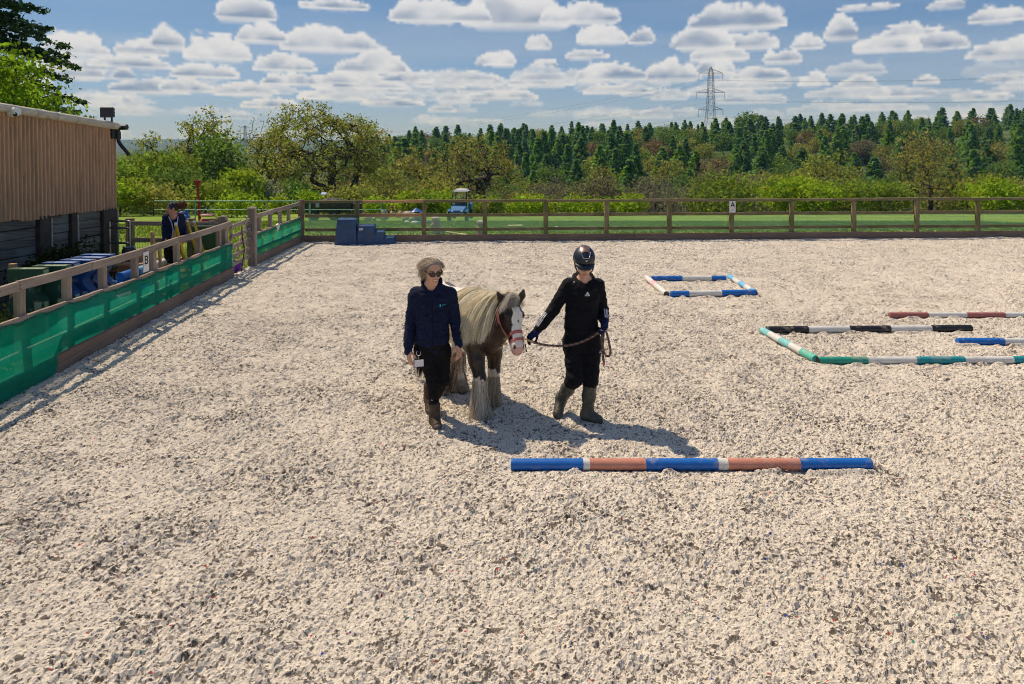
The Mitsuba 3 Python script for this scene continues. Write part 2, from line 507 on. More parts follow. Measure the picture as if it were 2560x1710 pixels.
def timber_colour(p, n, uv):
    kind, u, v = timber_uv(uv)
    light, dark = mi.Color3f(KINDS[0][0]), mi.Color3f(KINDS[0][1])
    for i, (a, b) in enumerate(KINDS[1:], 1):
        light = dr.select(kind == i, mi.Color3f(a), light)
        dark = dr.select(kind == i, mi.Color3f(b), dark)
    g = fbm(u * 1.7, v * 36.0, 0.0, 3)
    g2 = noise(u * 4.0, v * 130.0)
    blot = fbm(u * 1.9, v * 5.0, 3.0, 2)
    c = dark + (light - dark) * dr.clip(0.1 + 0.75 * g + 0.35 * (g2 - 0.5) + 0.55 * (blot - 0.5), 0, 1)
    green = dr.select(kind == 1, smoothstep(0.46, 0.66, fbm(u * 3.0, v * 6.0, 9.0, 2)) * 0.7, 0.0)
    c = c * (1 - green) + mi.Color3f(0.115, 0.120, 0.045) * green
    bloom = dr.select(kind == 4, smoothstep(0.52, 0.72, blot) * 0.55, 0.0)
    return c * (1 - bloom) + mi.Color3f(0.20, 0.215, 0.21) * bloom


def timber_relief(p, n, uv):
    kind, u, v = timber_uv(uv)
    return 0.0024 * noise(u * 2.6, v * 95.0)


bumped('timber', proc(timber_colour), timber_relief, rough=0.88, eps=2e-3)
for i, nm in enumerate(('old_wood', 'mossy_wood', 'new_wood', 'board_wood', 'sleeper_wood')):
    for ax, a in enumerate('xyz'):
        WOOD[nm + '_' + a] = (ax, i)

mat('black_plastic', (0.020, 0.020, 0.024), 0.45)

# see-through windbreak netting: woven thread with open holes between (the share of hole is the blend)


def net(name, colour_fn, hole, trans):
    scene[name] = {'type': 'blendbsdf', 'weight': hole,
                   'thread': {'type': 'principledthin', 'base_color': proc(colour_fn), 'roughness': 0.6, 'diff_trans': trans},
                   'hole': {'type': 'null'}}


def net_green(p, n, uv):
    t = fbm(p.y * 1.1, p.z * 6.0, p.x, 3)
    f = noise(p.y * 160.0, p.z * 160.0, 0.0)
    c = mix((0.0, 0.36, 0.225), (0.02, 0.56, 0.39), t)
    return mix(c, (0.02, 0.20, 0.13), 0.35 * f)


def net_pale(p, n, uv):
    t = fbm(p.x * 0.9, p.z * 4.0, 1.0, 3)
    return mix((0.14, 0.36, 0.27), (0.22, 0.48, 0.38), t)


net('green_netting', net_green, 0.26, 1.1)
net('pale_netting', net_pale, 0.62, 1.0)

# ------------------------------------------------------------------ ground
POLES = [  # both ends on the sand, radius, bands (colour, length share)
    ('front', (-0.01, 5.99), (3.04, 6.00), 0.048, [('blue', .20), ('white', .018), ('salmon', .155), ('blue', .20), ('white', .027), ('salmon', .20), ('blue', .20)]),
    ('sq_back', (2.83, 14.46), (4.33, 14.46), 0.055, [('blue', .41), ('white', .395), ('blue', .195)]),
    ('sq_front', (2.87, 12.90), (4.45, 13.05), 0.058, [('blue', .21), ('white', .385), ('blue', .405)]),
    ('sq_left', (2.74, 14.55), (2.80, 12.92), 0.055, [('white', .32), ('pale_pink', .22), ('white', .46)]),
    ('sq_right', (4.47, 14.68), (4.46, 13.10), 0.050, [('light_blue', .22), ('white', .24), ('light_blue', .22), ('white', .2), ('light_blue', .12)]),
    ('rose', (6.01, 11.35), (9.06, 11.35), 0.045, [('rose', .2), ('white', .2), ('rose', .2), ('white', .2), ('rose', .2)]),
    ('black', (3.72, 10.41), (6.77, 10.50), 0.052, [('black', .2), ('white', .2), ('black', .2), ('white', .2), ('black', .2)]),
    ('turquoise', (3.65, 10.38), (3.83, 8.98), 0.050, [('turquoise', .17), ('white', .22), ('turquoise', .19), ('white', .20), ('sea_green', .22)]),
    ('blue', (6.12, 9.79), (9.15, 9.79), 0.050, [('blue', .21), ('white', .29), ('blue', .21), ('white', .29)]),
    ('green', (3.84, 8.92), (6.90, 8.95), 0.048, [('green', .2), ('white', .2), ('teal', .2), ('white', .2), ('teal', .2)]),
]


_GR = np.random.RandomState(99)


def sand_height(x, y, fine=True):
    h = 0.045 * (f2(x * 1.1, y * 1.1, 3, 1) - 0.5)
    tr = f2(x * 3.3, y * 3.3, 3, 5)                            # hoof-trodden hollows
    h += 0.030 * (tr - 0.5)
    mask = 0.30 + 0.55 * ss(0.34, 0.66, f2(x * 3.4, y * 3.0, 4, 9))
    a = n2(x * 15, y * 15, 21)
    h += 0.014 * ss(0.52, 0.80, a) * (0.25 + 0.75 * mask)
    if fine:
        b = n2(x * 29, y * 29, 22)
        h += 0.009 * ss(0.48, 0.72, b) * (0.35 + 0.65 * mask)
        c = n2(x * 52, y * 52, 23)
        h += 0.010 * ss(0.42, 0.70, c) * (0.4 + 0.6 * mask)
        pit = n2(x * 36 + 3, y * 36, 24)
        h -= 0.017 * ss(0.62, 0.78, pit) * (0.3 + 0.7 * mask)
        h += _GR.normal(size=np.shape(x)) * 0.0017 * (0.5 + 0.9 * mask)      # loose crumbs
    else:
        h += 0.004
    for _, p, q, r, _b in POLES:
        p, q = np.array(p), np.array(q)
        near = (x > min(p[0], q[0]) - .3) & (x < max(p[0], q[0]) + .3) & (y > min(p[1], q[1]) - .3) & (y < max(p[1], q[1]) + .3)
        if not near.any():
            continue
        xx, yy = x[near], y[near]
        t = np.clip(((xx - p[0]) * (q - p)[0] + (yy - p[1]) * (q - p)[1]) / ((q - p) @ (q - p)), 0, 1)
        d = np.hypot(xx - p[0] - t * (q - p)[0], yy - p[1] - t * (q - p)[1])
        h[near] = h[near] * (0.55 + 0.45 * ss(0.05, 0.25, d)) + 0.040 * np.exp(-((d - r * 1.5) / (0.7 * r)) ** 2) * ss(0.30, 0.72, n2(xx * 9, yy * 9, 31)) - 0.01 * (d < r)
    return h


A0 = np.array([-5.55, 8.30]); DL = nrm(np.array([-0.32, 6.74])); NL = np.array([DL[1], -DL[0]])   # left fence line and its arena side
F0 = np.array([-6.0, 20.31]); DF = nrm(np.array([21.4, 1.17])); NF = np.array([DF[1], -DF[0]])     # far fence line and its arena side


def left_x(y):
    return A0[0] + (np.asarray(y, float) - A0[1]) * DL[0] / DL[1]


def far_y(x):
    return F0[1] + (np.asarray(x, float) - F0[0]) * DF[1] / DF[0]


def sand_sheet(y0, y1, step, fine, xa, xb):
    ys = np.linspace(y0, y1, max(2, int((y1 - y0) / step) + 1))
    xs = np.linspace(xa, xb, max(2, int((xb - xa) / step) + 1))
    v, f = grid(xs, ys, lambda X, Y: sand_height(X.ravel(), Y.ravel(), fine).reshape(X.shape))
    return v, f


def clip_left(m):
    v, f = m
    lx = left_x(v[:, 1]) + 0.02
    keep = (v[f][:, :, 0] > lx[f] - 0.06).any(1) & (v[f][:, :, 1] < far_y(v[f][:, :, 0]) - 0.0).any(1)
    return v, f[keep]


def skirted(m, nx, ny):
    v, f = m
    e = np.concatenate([np.arange(nx) * ny, np.arange(nx) * ny + ny - 1])
    return v, f


sheets = []
for (y0, y1, st, fine, xa, xb) in [(3.3, 5.2, 0.0105, True, -4.0, 4.0), (5.2, 8.0, 0.0145, True, -5.6, 6.0), (8.0, 11.5, 0.023, True, -5.8, 8.9), (11.5, 21.8, 0.046, True, -6.3, 17.2)]:
    v, f = clip_left(sand_sheet(y0, y1, st, fine, xa, xb))
    sheets.append((v, f))
structure('arena_sand', cat(*sheets), 'sand_matter', 'pale trodden arena sand flecked with dark crumbs and painted clod shade')
# the same surface where the photograph does not look, in a coarser mesh; and a bed just below all of it
for (x0, x1, y0, y1) in [(-5.3, 4.0, -9, 3.3), (4.0, 24, -9, 5.2), (-5.4, -4.0, 3.3, 5.2), (6.0, 24, 5.2, 8.0), (8.9, 24, 8.0, 11.5), (17.2, 24, 11.5, 21.9)]:
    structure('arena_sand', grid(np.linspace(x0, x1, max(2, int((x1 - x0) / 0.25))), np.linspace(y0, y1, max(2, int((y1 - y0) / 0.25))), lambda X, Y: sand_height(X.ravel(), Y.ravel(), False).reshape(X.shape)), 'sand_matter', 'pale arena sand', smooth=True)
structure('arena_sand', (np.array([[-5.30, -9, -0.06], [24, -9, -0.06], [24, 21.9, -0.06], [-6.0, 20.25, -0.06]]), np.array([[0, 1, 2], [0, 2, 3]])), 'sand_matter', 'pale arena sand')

_ty = np.array([-400, 23.0, 27, 40, 60, 100, 150, 190, 240, 300, 370, 450, 600, 1000, 2000, 4000, 6500, 9000])
_tz = np.array([-0.12, -0.12, -0.3, -1.35, -3.0, -8.0, -17.0, -18.0, -14.5, -9.0, -4.0, 0.0, 4.0, -6.0, -25.0, -10.0, 55.0, 70.0])


def terrain(x, y):
    x, y = np.asarray(x, float), np.asarray(y, float)
    d = np.where(y > 0, np.hypot(y, 0.35 * x * np.clip((y - 60) / 200, 0, 1)), y)
    z = np.interp(d, _ty, _tz)
    z = z + ss(180, 420, d) * (1 - ss(900, 2500, d)) * (0.036 * x)             # the wooded hill climbs to the right
    z = z + ss(40, 200, d) * 1.2 * (f2(x * 0.012 + 5, y * 0.012 + 5, 3, 3) - 0.5) + ss(2500, 6000, d) * 45 * (f2(x * 0.0006 + 50, y * 0.0006 + 50, 4, 6) - 0.55)
    return z


gy = np.concatenate([np.linspace(-60, 10, 8), np.linspace(14, 60, 47), np.linspace(64, 200, 35), np.linspace(210, 600, 40), np.geomspace(640, 8900, 40)])
gx = np.concatenate([-np.geomspace(8900, 130, 34), np.linspace(-120, 120, 61), np.geomspace(130, 8900, 34)])
structure('ground', grid(gx, gy, terrain), 'grass_ground', 'grass field falling away to woodland and far hills', smooth=True)

# ------------------------------------------------------------------ haze
scene['haze'] = {'type': 'cube', 'to_world': T4().translate([0, 4000, 60]).scale([12000, 6000, 165]), 'bsdf': {'type': 'null'}, 'interior': {'type': 'ref', 'id': 'air'}}
labels['haze'] = {'label': 'thin blue haze over the far hills', 'kind': 'stuff'}

# ------------------------------------------------------------------ fences round the arena
RS = np.random.RandomState(3)


def on(base, d, n, s, off, z):
    p = base + d * s + n * off
    return np.array([p[0], p[1], z])


def LP(s, off, z):
    return on(A0, DL, NL, s, off, z)


def FP(s, off, z):
    return on(F0, DF, NF, s, off, z)


def post_mesh(P, s, off, z0, z1, w=0.10, dep=0.09, lean=0.0, pointed=0.0, d=DL, n=NL):
    a, b = P(s, off, z0), P(s + lean, off, z1)
    m = bbox((w, dep, z1 - z0), (a + b) / 2, np.stack([np.append(d, 0), np.append(-n, 0), [0, 0, 1.0]], 1), 0.008)
    v = m[0].copy()
    t = (v[:, 2] - z0) / (z1 - z0)
    v[:, :2] += (np.clip(t, 0, 1)[:, None] - 0.5) * (d * lean)
    if pointed:
        c = (a + b)[:2] / 2
        top = v[:, 2] > z1 - 0.02
        v[top, 2] -= 0.0
        v = np.vstack([v, [[b[0], b[1], z1 + pointed]]])
        tp = np.nonzero(top)[0]
        return hull(v)
    return v, m[1]


# the near side fence -----------------------------------------------------------------
LF = thing('arena_fence', 'grey timber rail fence with dark green netting, running along the left side of the arena', 'fence')
LPOSTS = [-5.75, -4.85, -3.95, -3.0, -2.05, -1.08, -0.16, 0.77, 1.64, 2.58, 3.18, 4.1, 5.07, 6.12]
for s in LPOSTS:
    part(LF, 'post', post_mesh(LP, s, -0.075, -0.15, 1.125 + 0.02 * RS.rand(), 0.10, 0.085, RS.uniform(-.015, .015)), 'old_wood_z')


def board_run(owner, name, P, cuts, zfun, off, w, h, matx, sag=0.012, smooth=False):
    for a, b in zip(cuts[:-1], cuts[1:]):
        n = 6
        S = np.linspace(a + 0.003, b - 0.003, n)
        jz, jo = RS.uniform(-.008, .008), RS.uniform(-.004, .004)
        rows = []
        for k, s in enumerate(S):
            u = (s - a) / (b - a)
            z = zfun(s) + jz - sag * 4 * u * (1 - u) * RS.uniform(.6, 1.0)
            o = off + jo + RS.uniform(-.003, .003)
            e = 0.006
            for (dw, dh) in ((-1, -1), (1, -1), (1, 1), (-1, 1)):
                rows.append(P(s, o + dw * w / 2, z + dh * (h / 2)))
        v = np.array(rows)
        f = []
        for k in range(n - 1):
            for j in range(4):
                i0, i1 = k * 4 + j, k * 4 + (j + 1) % 4
                f += [[i0, i1, i1 + 4], [i0, i1 + 4, i0 + 4]]
        f += [[0, 2, 1], [0, 3, 2], [4 * n - 4, 4 * n - 3, 4 * n - 2], [4 * n - 4, 4 * n - 2, 4 * n - 1]]
        part(owner, name, (v, np.array(f)), matx, smooth)


board_run(LF, 'top_rail', LP, [-6.0, -3.1, -0.30, 1.22, 3.95, 6.66], lambda s: 1.115 + 0.055 * ss(2.3, -0.6, s), -0.005, 0.045, 0.105, 'old_wood_y')
board_run(LF, 'middle_rail', LP, [-6.0, -3.1, -1.06, 1.66, 3.2, 5.09, 6.66], lambda s: 0.700 + 0.07 * ss(2.6, -0.6, s), -0.008, 0.04, 0.09, 'old_wood_y')
board_run(LF, 'lower_rail', LP, [-6.0, -3.1, -1.06, 2.6, 4.12, 6.6], lambda s: 0.38, -0.010, 0.04, 0.09, 'old_wood_y')
board_run(LF, 'kickboard', LP, [-6.0, -3.3, 0.10, 2.3, 4.15, 5.6, 6.6], lambda s: 0.10, 0.045, 0.05, 0.22, 'board_wood_y', 0.004)


def net_sheet(P, s0, s1, top, bot, off, ns, nz, seed, amp=0.012, scallop=0.0):
    S = np.linspace(s0, s1, ns)
    v = []
    for s in S:
        zt = top(s) - scallop * abs(math.sin(s * 4.2 + 0.6 * math.sin(s * 1.7)))
        zb = bot(s)
        for u in np.linspace(0, 1, nz):
            z = zt + (zb - zt) * u
            o = off(s, u) + amp * (float(f2(s * 2.2, u * 3.0 + s, 3, seed)) - 0.5) * 2 * min(1, 4 * u)
            v.append(P(s, o, z))
    v = np.array(v)
    i, j = np.meshgrid(np.arange(ns - 1), np.arange(nz - 1), indexing='ij')
    a = i * nz + j
    q = np.stack([a, a + nz, a + nz + 1, a + 1], -1).reshape(-1, 4)
    return v, np.vstack([q[:, [0, 1, 2]], q[:, [0, 2, 3]]])


bot = lambda s: 0.16 - 0.15 * float(ss(0.38, 0.20, s))
offn = lambda s, u: 0.016 + 0.004 + 0.085 * float(ss(0.55, 0.1, s)) * min(1.0, u * 1.4)
part(LF, 'netting', net_sheet(LP, -6.0, 6.64, lambda s: 0.725 + 0.07 * float(ss(2.6, -0.6, s)), bot, offn, 320, 14, 4, 0.012, 0.03), 'green_netting', True, label='dark green windbreak netting hung below the middle rail')
mat('black_cord', (0.02, 0.02, 0.022), 0.7)
cs = np.linspace(-5.9, 6.6, 420)
part(LF, 'lacing_cord', tube(np.array([LP(s, 0.032, 0.722 + 0.07 * float(ss(2.6, -0.6, s)) - 0.045 * abs(math.sin(s * 4.2 + 0.6 * math.sin(s * 1.7))) + 0.012 * math.sin(s * 23)) for s in cs]), 0.0035, 4), 'black_cord', True)
# gate post of the near side fence
GP = solo('gate_post', cat(bbox((0.15, 0.15, 1.42), LP(6.62, -0.16, 0.53), rotz(0.06), 0.01), hull(np.vstack([bbox((0.15, 0.15, 0.04), LP(6.62, -0.16, 1.25), rotz(0.06), 0.003)[0], [LP(6.62, -0.16, 1.295)]]))),
          'old_wood_z', 'square weathered gate post at the end of the netted side fence', 'gate post')
solo('gate_post', cat(bbox((0.11, 0.11, 1.36), LP(6.42, -0.30, 0.52), rotz(0.1), 0.008)), 'old_wood_z', 'thinner post standing just behind the square gate post', 'gate post')
# big post beyond the gate
bp = LP(8.03, 0.0, 0)
solo('gate_post', cat(bbox((0.17, 0.17, 1.42), (bp[0], bp[1], 0.60), rotz(0.05), 0.012), hull(np.vstack([bbox((0.17, 0.17, 0.03), (bp[0], bp[1], 1.305), rotz(0.05), 0.004)[0], [(bp[0], bp[1], 1.37)]]))),
     'old_wood_z', 'thick square pointed gate post, tallest post of the side fence', 'gate post')

# the slatted field gate -----------------------------------------------------------------
GT = thing('field_gate', 'closed five bar timber gate between two thick posts of the side fence', 'gate')
for z in (0.22, 0.40, 0.60, 0.82, 1.03):
    part(GT, 'bar', beam(LP(6.74, -0.03, z), LP(7.94, -0.03, z + 0.03), 0.03, 0.085), 'old_wood_y')
part(GT, 'stile', beam(LP(6.80, -0.065, 0.14), LP(6.80, -0.065, 1.10), 0.035, 0.09, up=np.append(DL, 0)), 'old_wood_z')
part(GT, 'stile', beam(LP(7.89, -0.065, 0.17), LP(7.89, -0.065, 1.13), 0.035, 0.09, up=np.append(DL, 0)), 'old_wood_z')
part(GT, 'brace', beam(LP(6.86, -0.067, 0.24), LP(7.82, -0.067, 0.98), 0.03, 0.07), 'old_wood_y')

# second part of the side fence, up to the corner -----------------------------------------
SF = thing('arena_fence', 'short timber rail fence with bright green netting between the gate and the far corner', 'fence')
SB = np.array([-5.94, 16.42]); SD = nrm(np.array([-6.0, 20.30]) - SB); SN = np.array([SD[1], -SD[0]])
SL = float(np.linalg.norm(np.array([-6.0, 20.30]) - SB))


def SPt(s, off, z):
    return on(SB, SD, SN, s, off, z)


for s in (0.62, 1.42, 2.22, 2.98):
    part(SF, 'post', post_mesh(SPt, s, -0.075, -0.15, 1.09, 0.095, 0.08, 0, d=SD, n=SN), 'old_wood_z')
board_run(SF, 'top_rail', SPt, [0.02, 1.5, SL - 0.06], lambda s: 1.12, 0.0, 0.045, 0.10, 'old_wood_y', 0.02)
board_run(SF, 'middle_rail', SPt, [0.02, 0.9, 2.2, SL - 0.06], lambda s: 0.69, -0.005, 0.04, 0.085, 'old_wood_y')
board_run(SF, 'lower_rail', SPt, [0.02, SL - 0.06], lambda s: 0.34, -0.005, 0.04, 0.085, 'old_wood_y')
board_run(SF, 'kickboard', SPt, [0.08, 1.9, SL - 0.06], lambda s: 0.10, 0.045, 0.05, 0.22, 'board_wood_y', 0.004)
part(SF, 'netting', net_sheet(SPt, 0.06, SL - 0.06, lambda s: 0.70, lambda s: 0.14, lambda s, u: 0.022, 100, 12, 8, 0.008, 0.02), 'green_netting', True)

# corner post and far fence -----------------------------------------------------------------
FF = thing('arena_fence', 'long brown timber post and rail fence with see-through netting across the far end', 'fence')
cp = np.array([-6.0, 20.36])
part(FF, 'post', bbox((0.15, 0.14, 1.42), (cp[0], cp[1], 0.49), rotz(0.05), 0.01), 'board_wood_x', label='dark corner post')
FS = [1.57, 3.48, 5.23, 6.99, 8.76, 10.62, 12.46, 14.27, 16.16, 18.08, 19.97, 21.8, 23.6, 25.4]
for i, s in enumerate(FS):
    part(FF, 'post', post_mesh(FP, s, -0.005, -0.2, 1.115, 0.125, 0.09, RS.uniform(-.015, .015), d=DF, n=NF), 'mossy_wood_z')
tcut = [0.1, 1.57, 3.48, 6.99, 10.62, 14.27, 18.08, 21.8, 25.4]
for i, (a, b) in enumerate(zip(tcut[:-1], tcut[1:])):
    board_run(FF, 'top_rail', FP, [a, b], lambda s: 1.155, 0.0, 0.11, 0.075, 'new_wood_x' if i == 1 else 'mossy_wood_x', 0.006)
mcut = [0.1, 1.57, 3.48, 6.99, 10.62, 14.27, 18.08, 21.8, 25.4]
for i, (a, b) in enumerate(zip(mcut[:-1], mcut[1:])):
    board_run(FF, 'middle_rail', FP, [a, b], lambda s: 0.745, -0.075, 0.045, 0.09, 'new_wood_x' if i == 1 else 'mossy_wood_x', 0.006)
board_run(FF, 'lower_rail', FP, [0.1, 3.48, 6.99, 10.62, 14.27, 18.08, 21.8, 25.4], lambda s: 0.335, -0.075, 0.045, 0.085, 'mossy_wood_x', 0.006)
board_run(FF, 'kickboard', FP, [0.1, 3.0, 6.2, 9.6, 13.0, 16.4, 19.8, 23.0, 25.2], lambda s: 0.085, 0.06, 0.05, 0.22, 'board_wood_x', 0.004)
part(FF, 'netting', net_sheet(FP, 0.1, 25.2, lambda s: 0.75, lambda s: 0.20, lambda s, u: -0.105, 260, 8, 12, 0.006, 0.0), 'pale_netting', True)
# stock wire behind the netting of the right half
wires = []
for s in np.arange(12.4, 25.1, 0.15):
    wires.append(tube([FP(s, -0.125, 0.15), FP(s, -0.125, 0.72)], 0.003, 3, False))
for z in np.arange(0.2, 0.72, 0.10):
    wires.append(tube([FP(12.4, -0.125, z), FP(25.1, -0.125, z)], 0.003, 3, False))
mat('dull_wire', (0.10, 0.13, 0.12), 0.6)
part(FF, 'stock_wire', cat(*wires), 'dull_wire', kind='stuff')

# ------------------------------------------------------------------ trees
def leaf_mat(name, trans):
    scene[name] = {'type': 'principledthin', 'base_color': proc(unpacked_plain), 'roughness': 0.55, 'diff_trans': trans}


leaf_mat('leaf', 1.1)
leaf_mat('strand', 0.75)
mottled('bark', (0.035, 0.028, 0.022), (0.10, 0.082, 0.064), 3.0, 0.9)


def leaf_tris(rs, centres, size, aspect=1.5, flat=0.0, quad=False):
    n = len(centres)
    a = nrm(rs.normal(size=(n, 3)))
    b = nrm(np.cross(a, rs.normal(size=(n, 3))))
    if flat:
        a[:, 2] *= 1 - flat; b[:, 2] *= 1 - flat
        a, b = nrm(a), nrm(b)
    s = size * rs.uniform(0.6, 1.35, (n, 1))
    if quad:
        v = np.stack([centres - a * s * aspect / 2, centres + b * s * 0.45, centres + a * s * aspect / 2, centres - b * s * 0.45], 1).reshape(-1, 3)
        i = np.arange(n)[:, None] * 4
        f = np.vstack([i + [0, 1, 2], i + [0, 2, 3]])
        return v, f, 4
    v = np.stack([centres - a * s * aspect / 2, centres + a * s * aspect / 2 + b * s * 0.35, centres + b * s * 0.9 - a * s * 0.1], 1).reshape(-1, 3)
    f = np.arange(3 * n).reshape(-1, 3)
    return v, f, 3


def crown_points(rs, n, R, Hc, lump=0.35, hollow=0.35, flatb=0.55):
    """cluster centres in an uneven crown round the origin; Hc half height"""
    out = []
    seed = rs.randint(1000)
    while len(out) < n:
        u = nrm(rs.normal(size=3))
        if u[2] < -flatb and rs.rand() < 0.8:
            continue
        lob = 1 - lump + 2 * lump * float(meshkit.noise(u * 2.2 + 10, seed)) * 0.9
        r = rs.uniform(hollow, 1.0) ** 0.55 * lob
        p = u * r * np.array([R, R, Hc])
        if all(np.sum((p - q) ** 2) > (0.10 * R) ** 2 for q in out[-60:]):
            out.append(p)
    return np.array(out)


def grow(rs, trunk, targets, wander=0.10, seg=5, r_tip=0.02, r_pow=0.58, sides=5, gravity=0.0):
    """branches that reach every target from a trunk polyline; radii from the number of twigs carried"""
    nodes = [np.array(p, float) for p in trunk]
    parent = [-1] + list(range(len(trunk) - 1))
    chains = [list(range(len(trunk)))]
    base = np.array(trunk[len(trunk) // 2])
    order = np.argsort(np.linalg.norm(targets - np.array(trunk[-1]), axis=1))
    for k in order:
        t = targets[k]
        N = np.array(nodes)
        d = np.linalg.norm(N - t, axis=1) + 0.55 * np.maximum(0, N[:, 2] - t[2] + 0.1 * np.linalg.norm(N[:, :2] - t[:2], axis=1))
        d[:max(1, len(trunk) // 3)] += 1e3
        j = int(np.argmin(d))
        a = N[j]
        L = np.linalg.norm(t - a)
        bend = rs.normal(size=3) * wander * L
        bend[2] += gravity * L
        ch, prev = [j], j
        m = max(2, min(seg, int(L / 0.5) + 2))
        for q in range(1, m + 1):
            u = q / m
            p = a + (t - a) * u + bend * 4 * u * (1 - u) * 0.5 + rs.normal(size=3) * wander * 0.25 * L * (q < m)
            nodes.append(p); parent.append(prev); prev = len(nodes) - 1; ch.append(prev)
        chains.append(ch)
    n = len(nodes)
    load = np.zeros(n)
    for ch in chains[1:]:
        load[ch[-1]] += 1
    for i in range(n - 1, 0, -1):
        load[parent[i]] += load[i]
    # parents always have a smaller index, so one sweep is enough
    rad = r_tip * np.maximum(load, 1) ** r_pow
    ms = []
    for c, ch in enumerate(chains):
        pts = np.array([nodes[i] for i in ch])
        r = rad[ch].copy()
        if c:
            r[0] = min(r[0], r[1] * 1.15)
        big = r.max() > 4 * r_tip
        ms.append(tube(pts, r, sides if big else 3, False))
    return cat(*ms)


def tints(rs, n_clump, per, verts, base, var_c=0.22, var_l=0.18, hue=0.10):
    base = np.asarray(base, float)
    c = base * (1 + rs.uniform(-var_c, var_c, (n_clump, 1))) * (1 + rs.uniform(-hue, hue, (n_clump, 3)))
    c = np.repeat(c, per, 0) * (1 + rs.uniform(-var_l, var_l, (n_clump * per, 1)))
    return np.repeat(np.clip(c, 0.003, 0.9), verts, 0)


def broadleaf(seed, H, R, n=45, per=26, leaf=0.45, base=(0.075, 0.10, 0.02), crown=0.68, trunk_r=None, lump=0.35, spread=None, hollow=0.35, lean=(0, 0), stems=1, r_tip=None, seg=5, quad=False, wander=0.10):
    rs = np.random.RandomState(seed)
    Hc = H * crown / 2
    top = H - Hc
    P = crown_points(rs, n, R, Hc, lump, hollow) + [lean[0], lean[1], top]
    P[:, 2] = np.maximum(P[:, 2], H * (1 - crown) * 0.9)
    wood = []
    r_tip = r_tip or 0.012 * H / 6
    for s in range(stems):
        off = rs.normal(size=2) * R * 0.12 * (stems > 1)
        lead = rs.normal(size=2) * R * 0.08 + np.array(lean) * 0.6 + off * 2
        tr = [np.array([off[0] * .3, off[1] * .3, -0.4]), np.array([off[0] * .5, off[1] * .5, H * (1 - crown) * 0.5]), np.array([lead[0] * .6, lead[1] * .6, H * (1 - crown)]), np.array([lead[0], lead[1], top * 0.9])]
        mine = P[s::stems]
        wood.append(grow(rs, tr, mine, wander, seg, r_tip))
    wood = cat(*wood)
    sp = spread or 0.20 * R
    C = np.repeat(P, per, 0) + rs.normal(size=(n * per, 3)) * sp * np.array([1, 1, 0.7])
    v, f, k = leaf_tris(rs, C, leaf, quad=quad)
    return wood, (v, f), tints(rs, n, per, k, base)


def conifer(seed, H, R, tiers=15, base=(0.035, 0.075, 0.022), per=13, leaf=0.55, droop=0.25):
    rs = np.random.RandomState(seed)
    tr = tube([[0, 0, -0.3], [rs.normal() * .05, 0, H * .5], [0, 0, H]], [0.018 * H, 0.011 * H, 0.01], 5, False)
    C, cl = [], []
    ms = [tr]
    for t in np.linspace(0.10, 0.985, tiers):
        r = R * (1 - t) ** 0.75 * rs.uniform(0.75, 1.15) + 0.12
        nb = max(4, int(8 * (1 - t) + 3))
        a0 = rs.rand() * 6.28
        for b in range(nb):
            a = a0 + b * 6.283 / nb + rs.normal() * .2
            rr = r * rs.uniform(0.65, 1.15)
            tip = np.array([math.cos(a) * rr, math.sin(a) * rr, H * t - droop * rr + 0.10 * H / tiers * rs.normal()])
            u = rs.uniform(0.25, 1.0, per)[:, None] ** 0.7
            C.append(np.array([0, 0, H * t]) * (1 - u) + tip * u + rs.normal(size=(per, 3)) * 0.10 * rr * np.array([1, 1, .6]))
    n = len(C)
    C = np.vstack(C)
    v, f, k = leaf_tris(rs, C, leaf, 1.6, flat=0.35)
    return cat(*ms), (v, f), tints(rs, n, per, k, base, 0.25, 0.2, 0.06)


KIND = {  # colours of spring leaf, read off the photograph
    'fresh': (0.230, 0.320, 0.040), 'bright': (0.290, 0.410, 0.030), 'olive': (0.300, 0.325, 0.066), 'gold': (0.300, 0.295, 0.070),
    'brown': (0.210, 0.195, 0.100), 'rust': (0.265, 0.195, 0.085), 'green': (0.150, 0.245, 0.045), 'grey': (0.250, 0.270, 0.190), 'twig': (0.195, 0.190, 0.120),
}
T_OF = {}


def plant(k, x, y, wood, leaves, col, rot=0.0, s=(1, 1, 1), z=None, mat_l='leaf', cachekey=None):
    """adds trunk and crown of one tree under the key k, standing at x, y"""
    z = float(terrain(x, y)) if z is None else z
    M = T4().translate([x, y, z]).rotate([0, 0, 1], math.degrees(rot)).scale(list(map(float, s)))
    if cachekey is None or cachekey not in T_OF:
        pair = (shape(wood, 'bark', True), shape(leaves, mat_l, False, col))
        if cachekey is not None:
            T_OF[cachekey] = pair
    a, b = T_OF[cachekey] if cachekey is not None else pair
    scene[key_for(k, 'trunk')] = {**a, 'to_world': M}
    scene[key_for(k, 'crown')] = {**b, 'to_world': M}


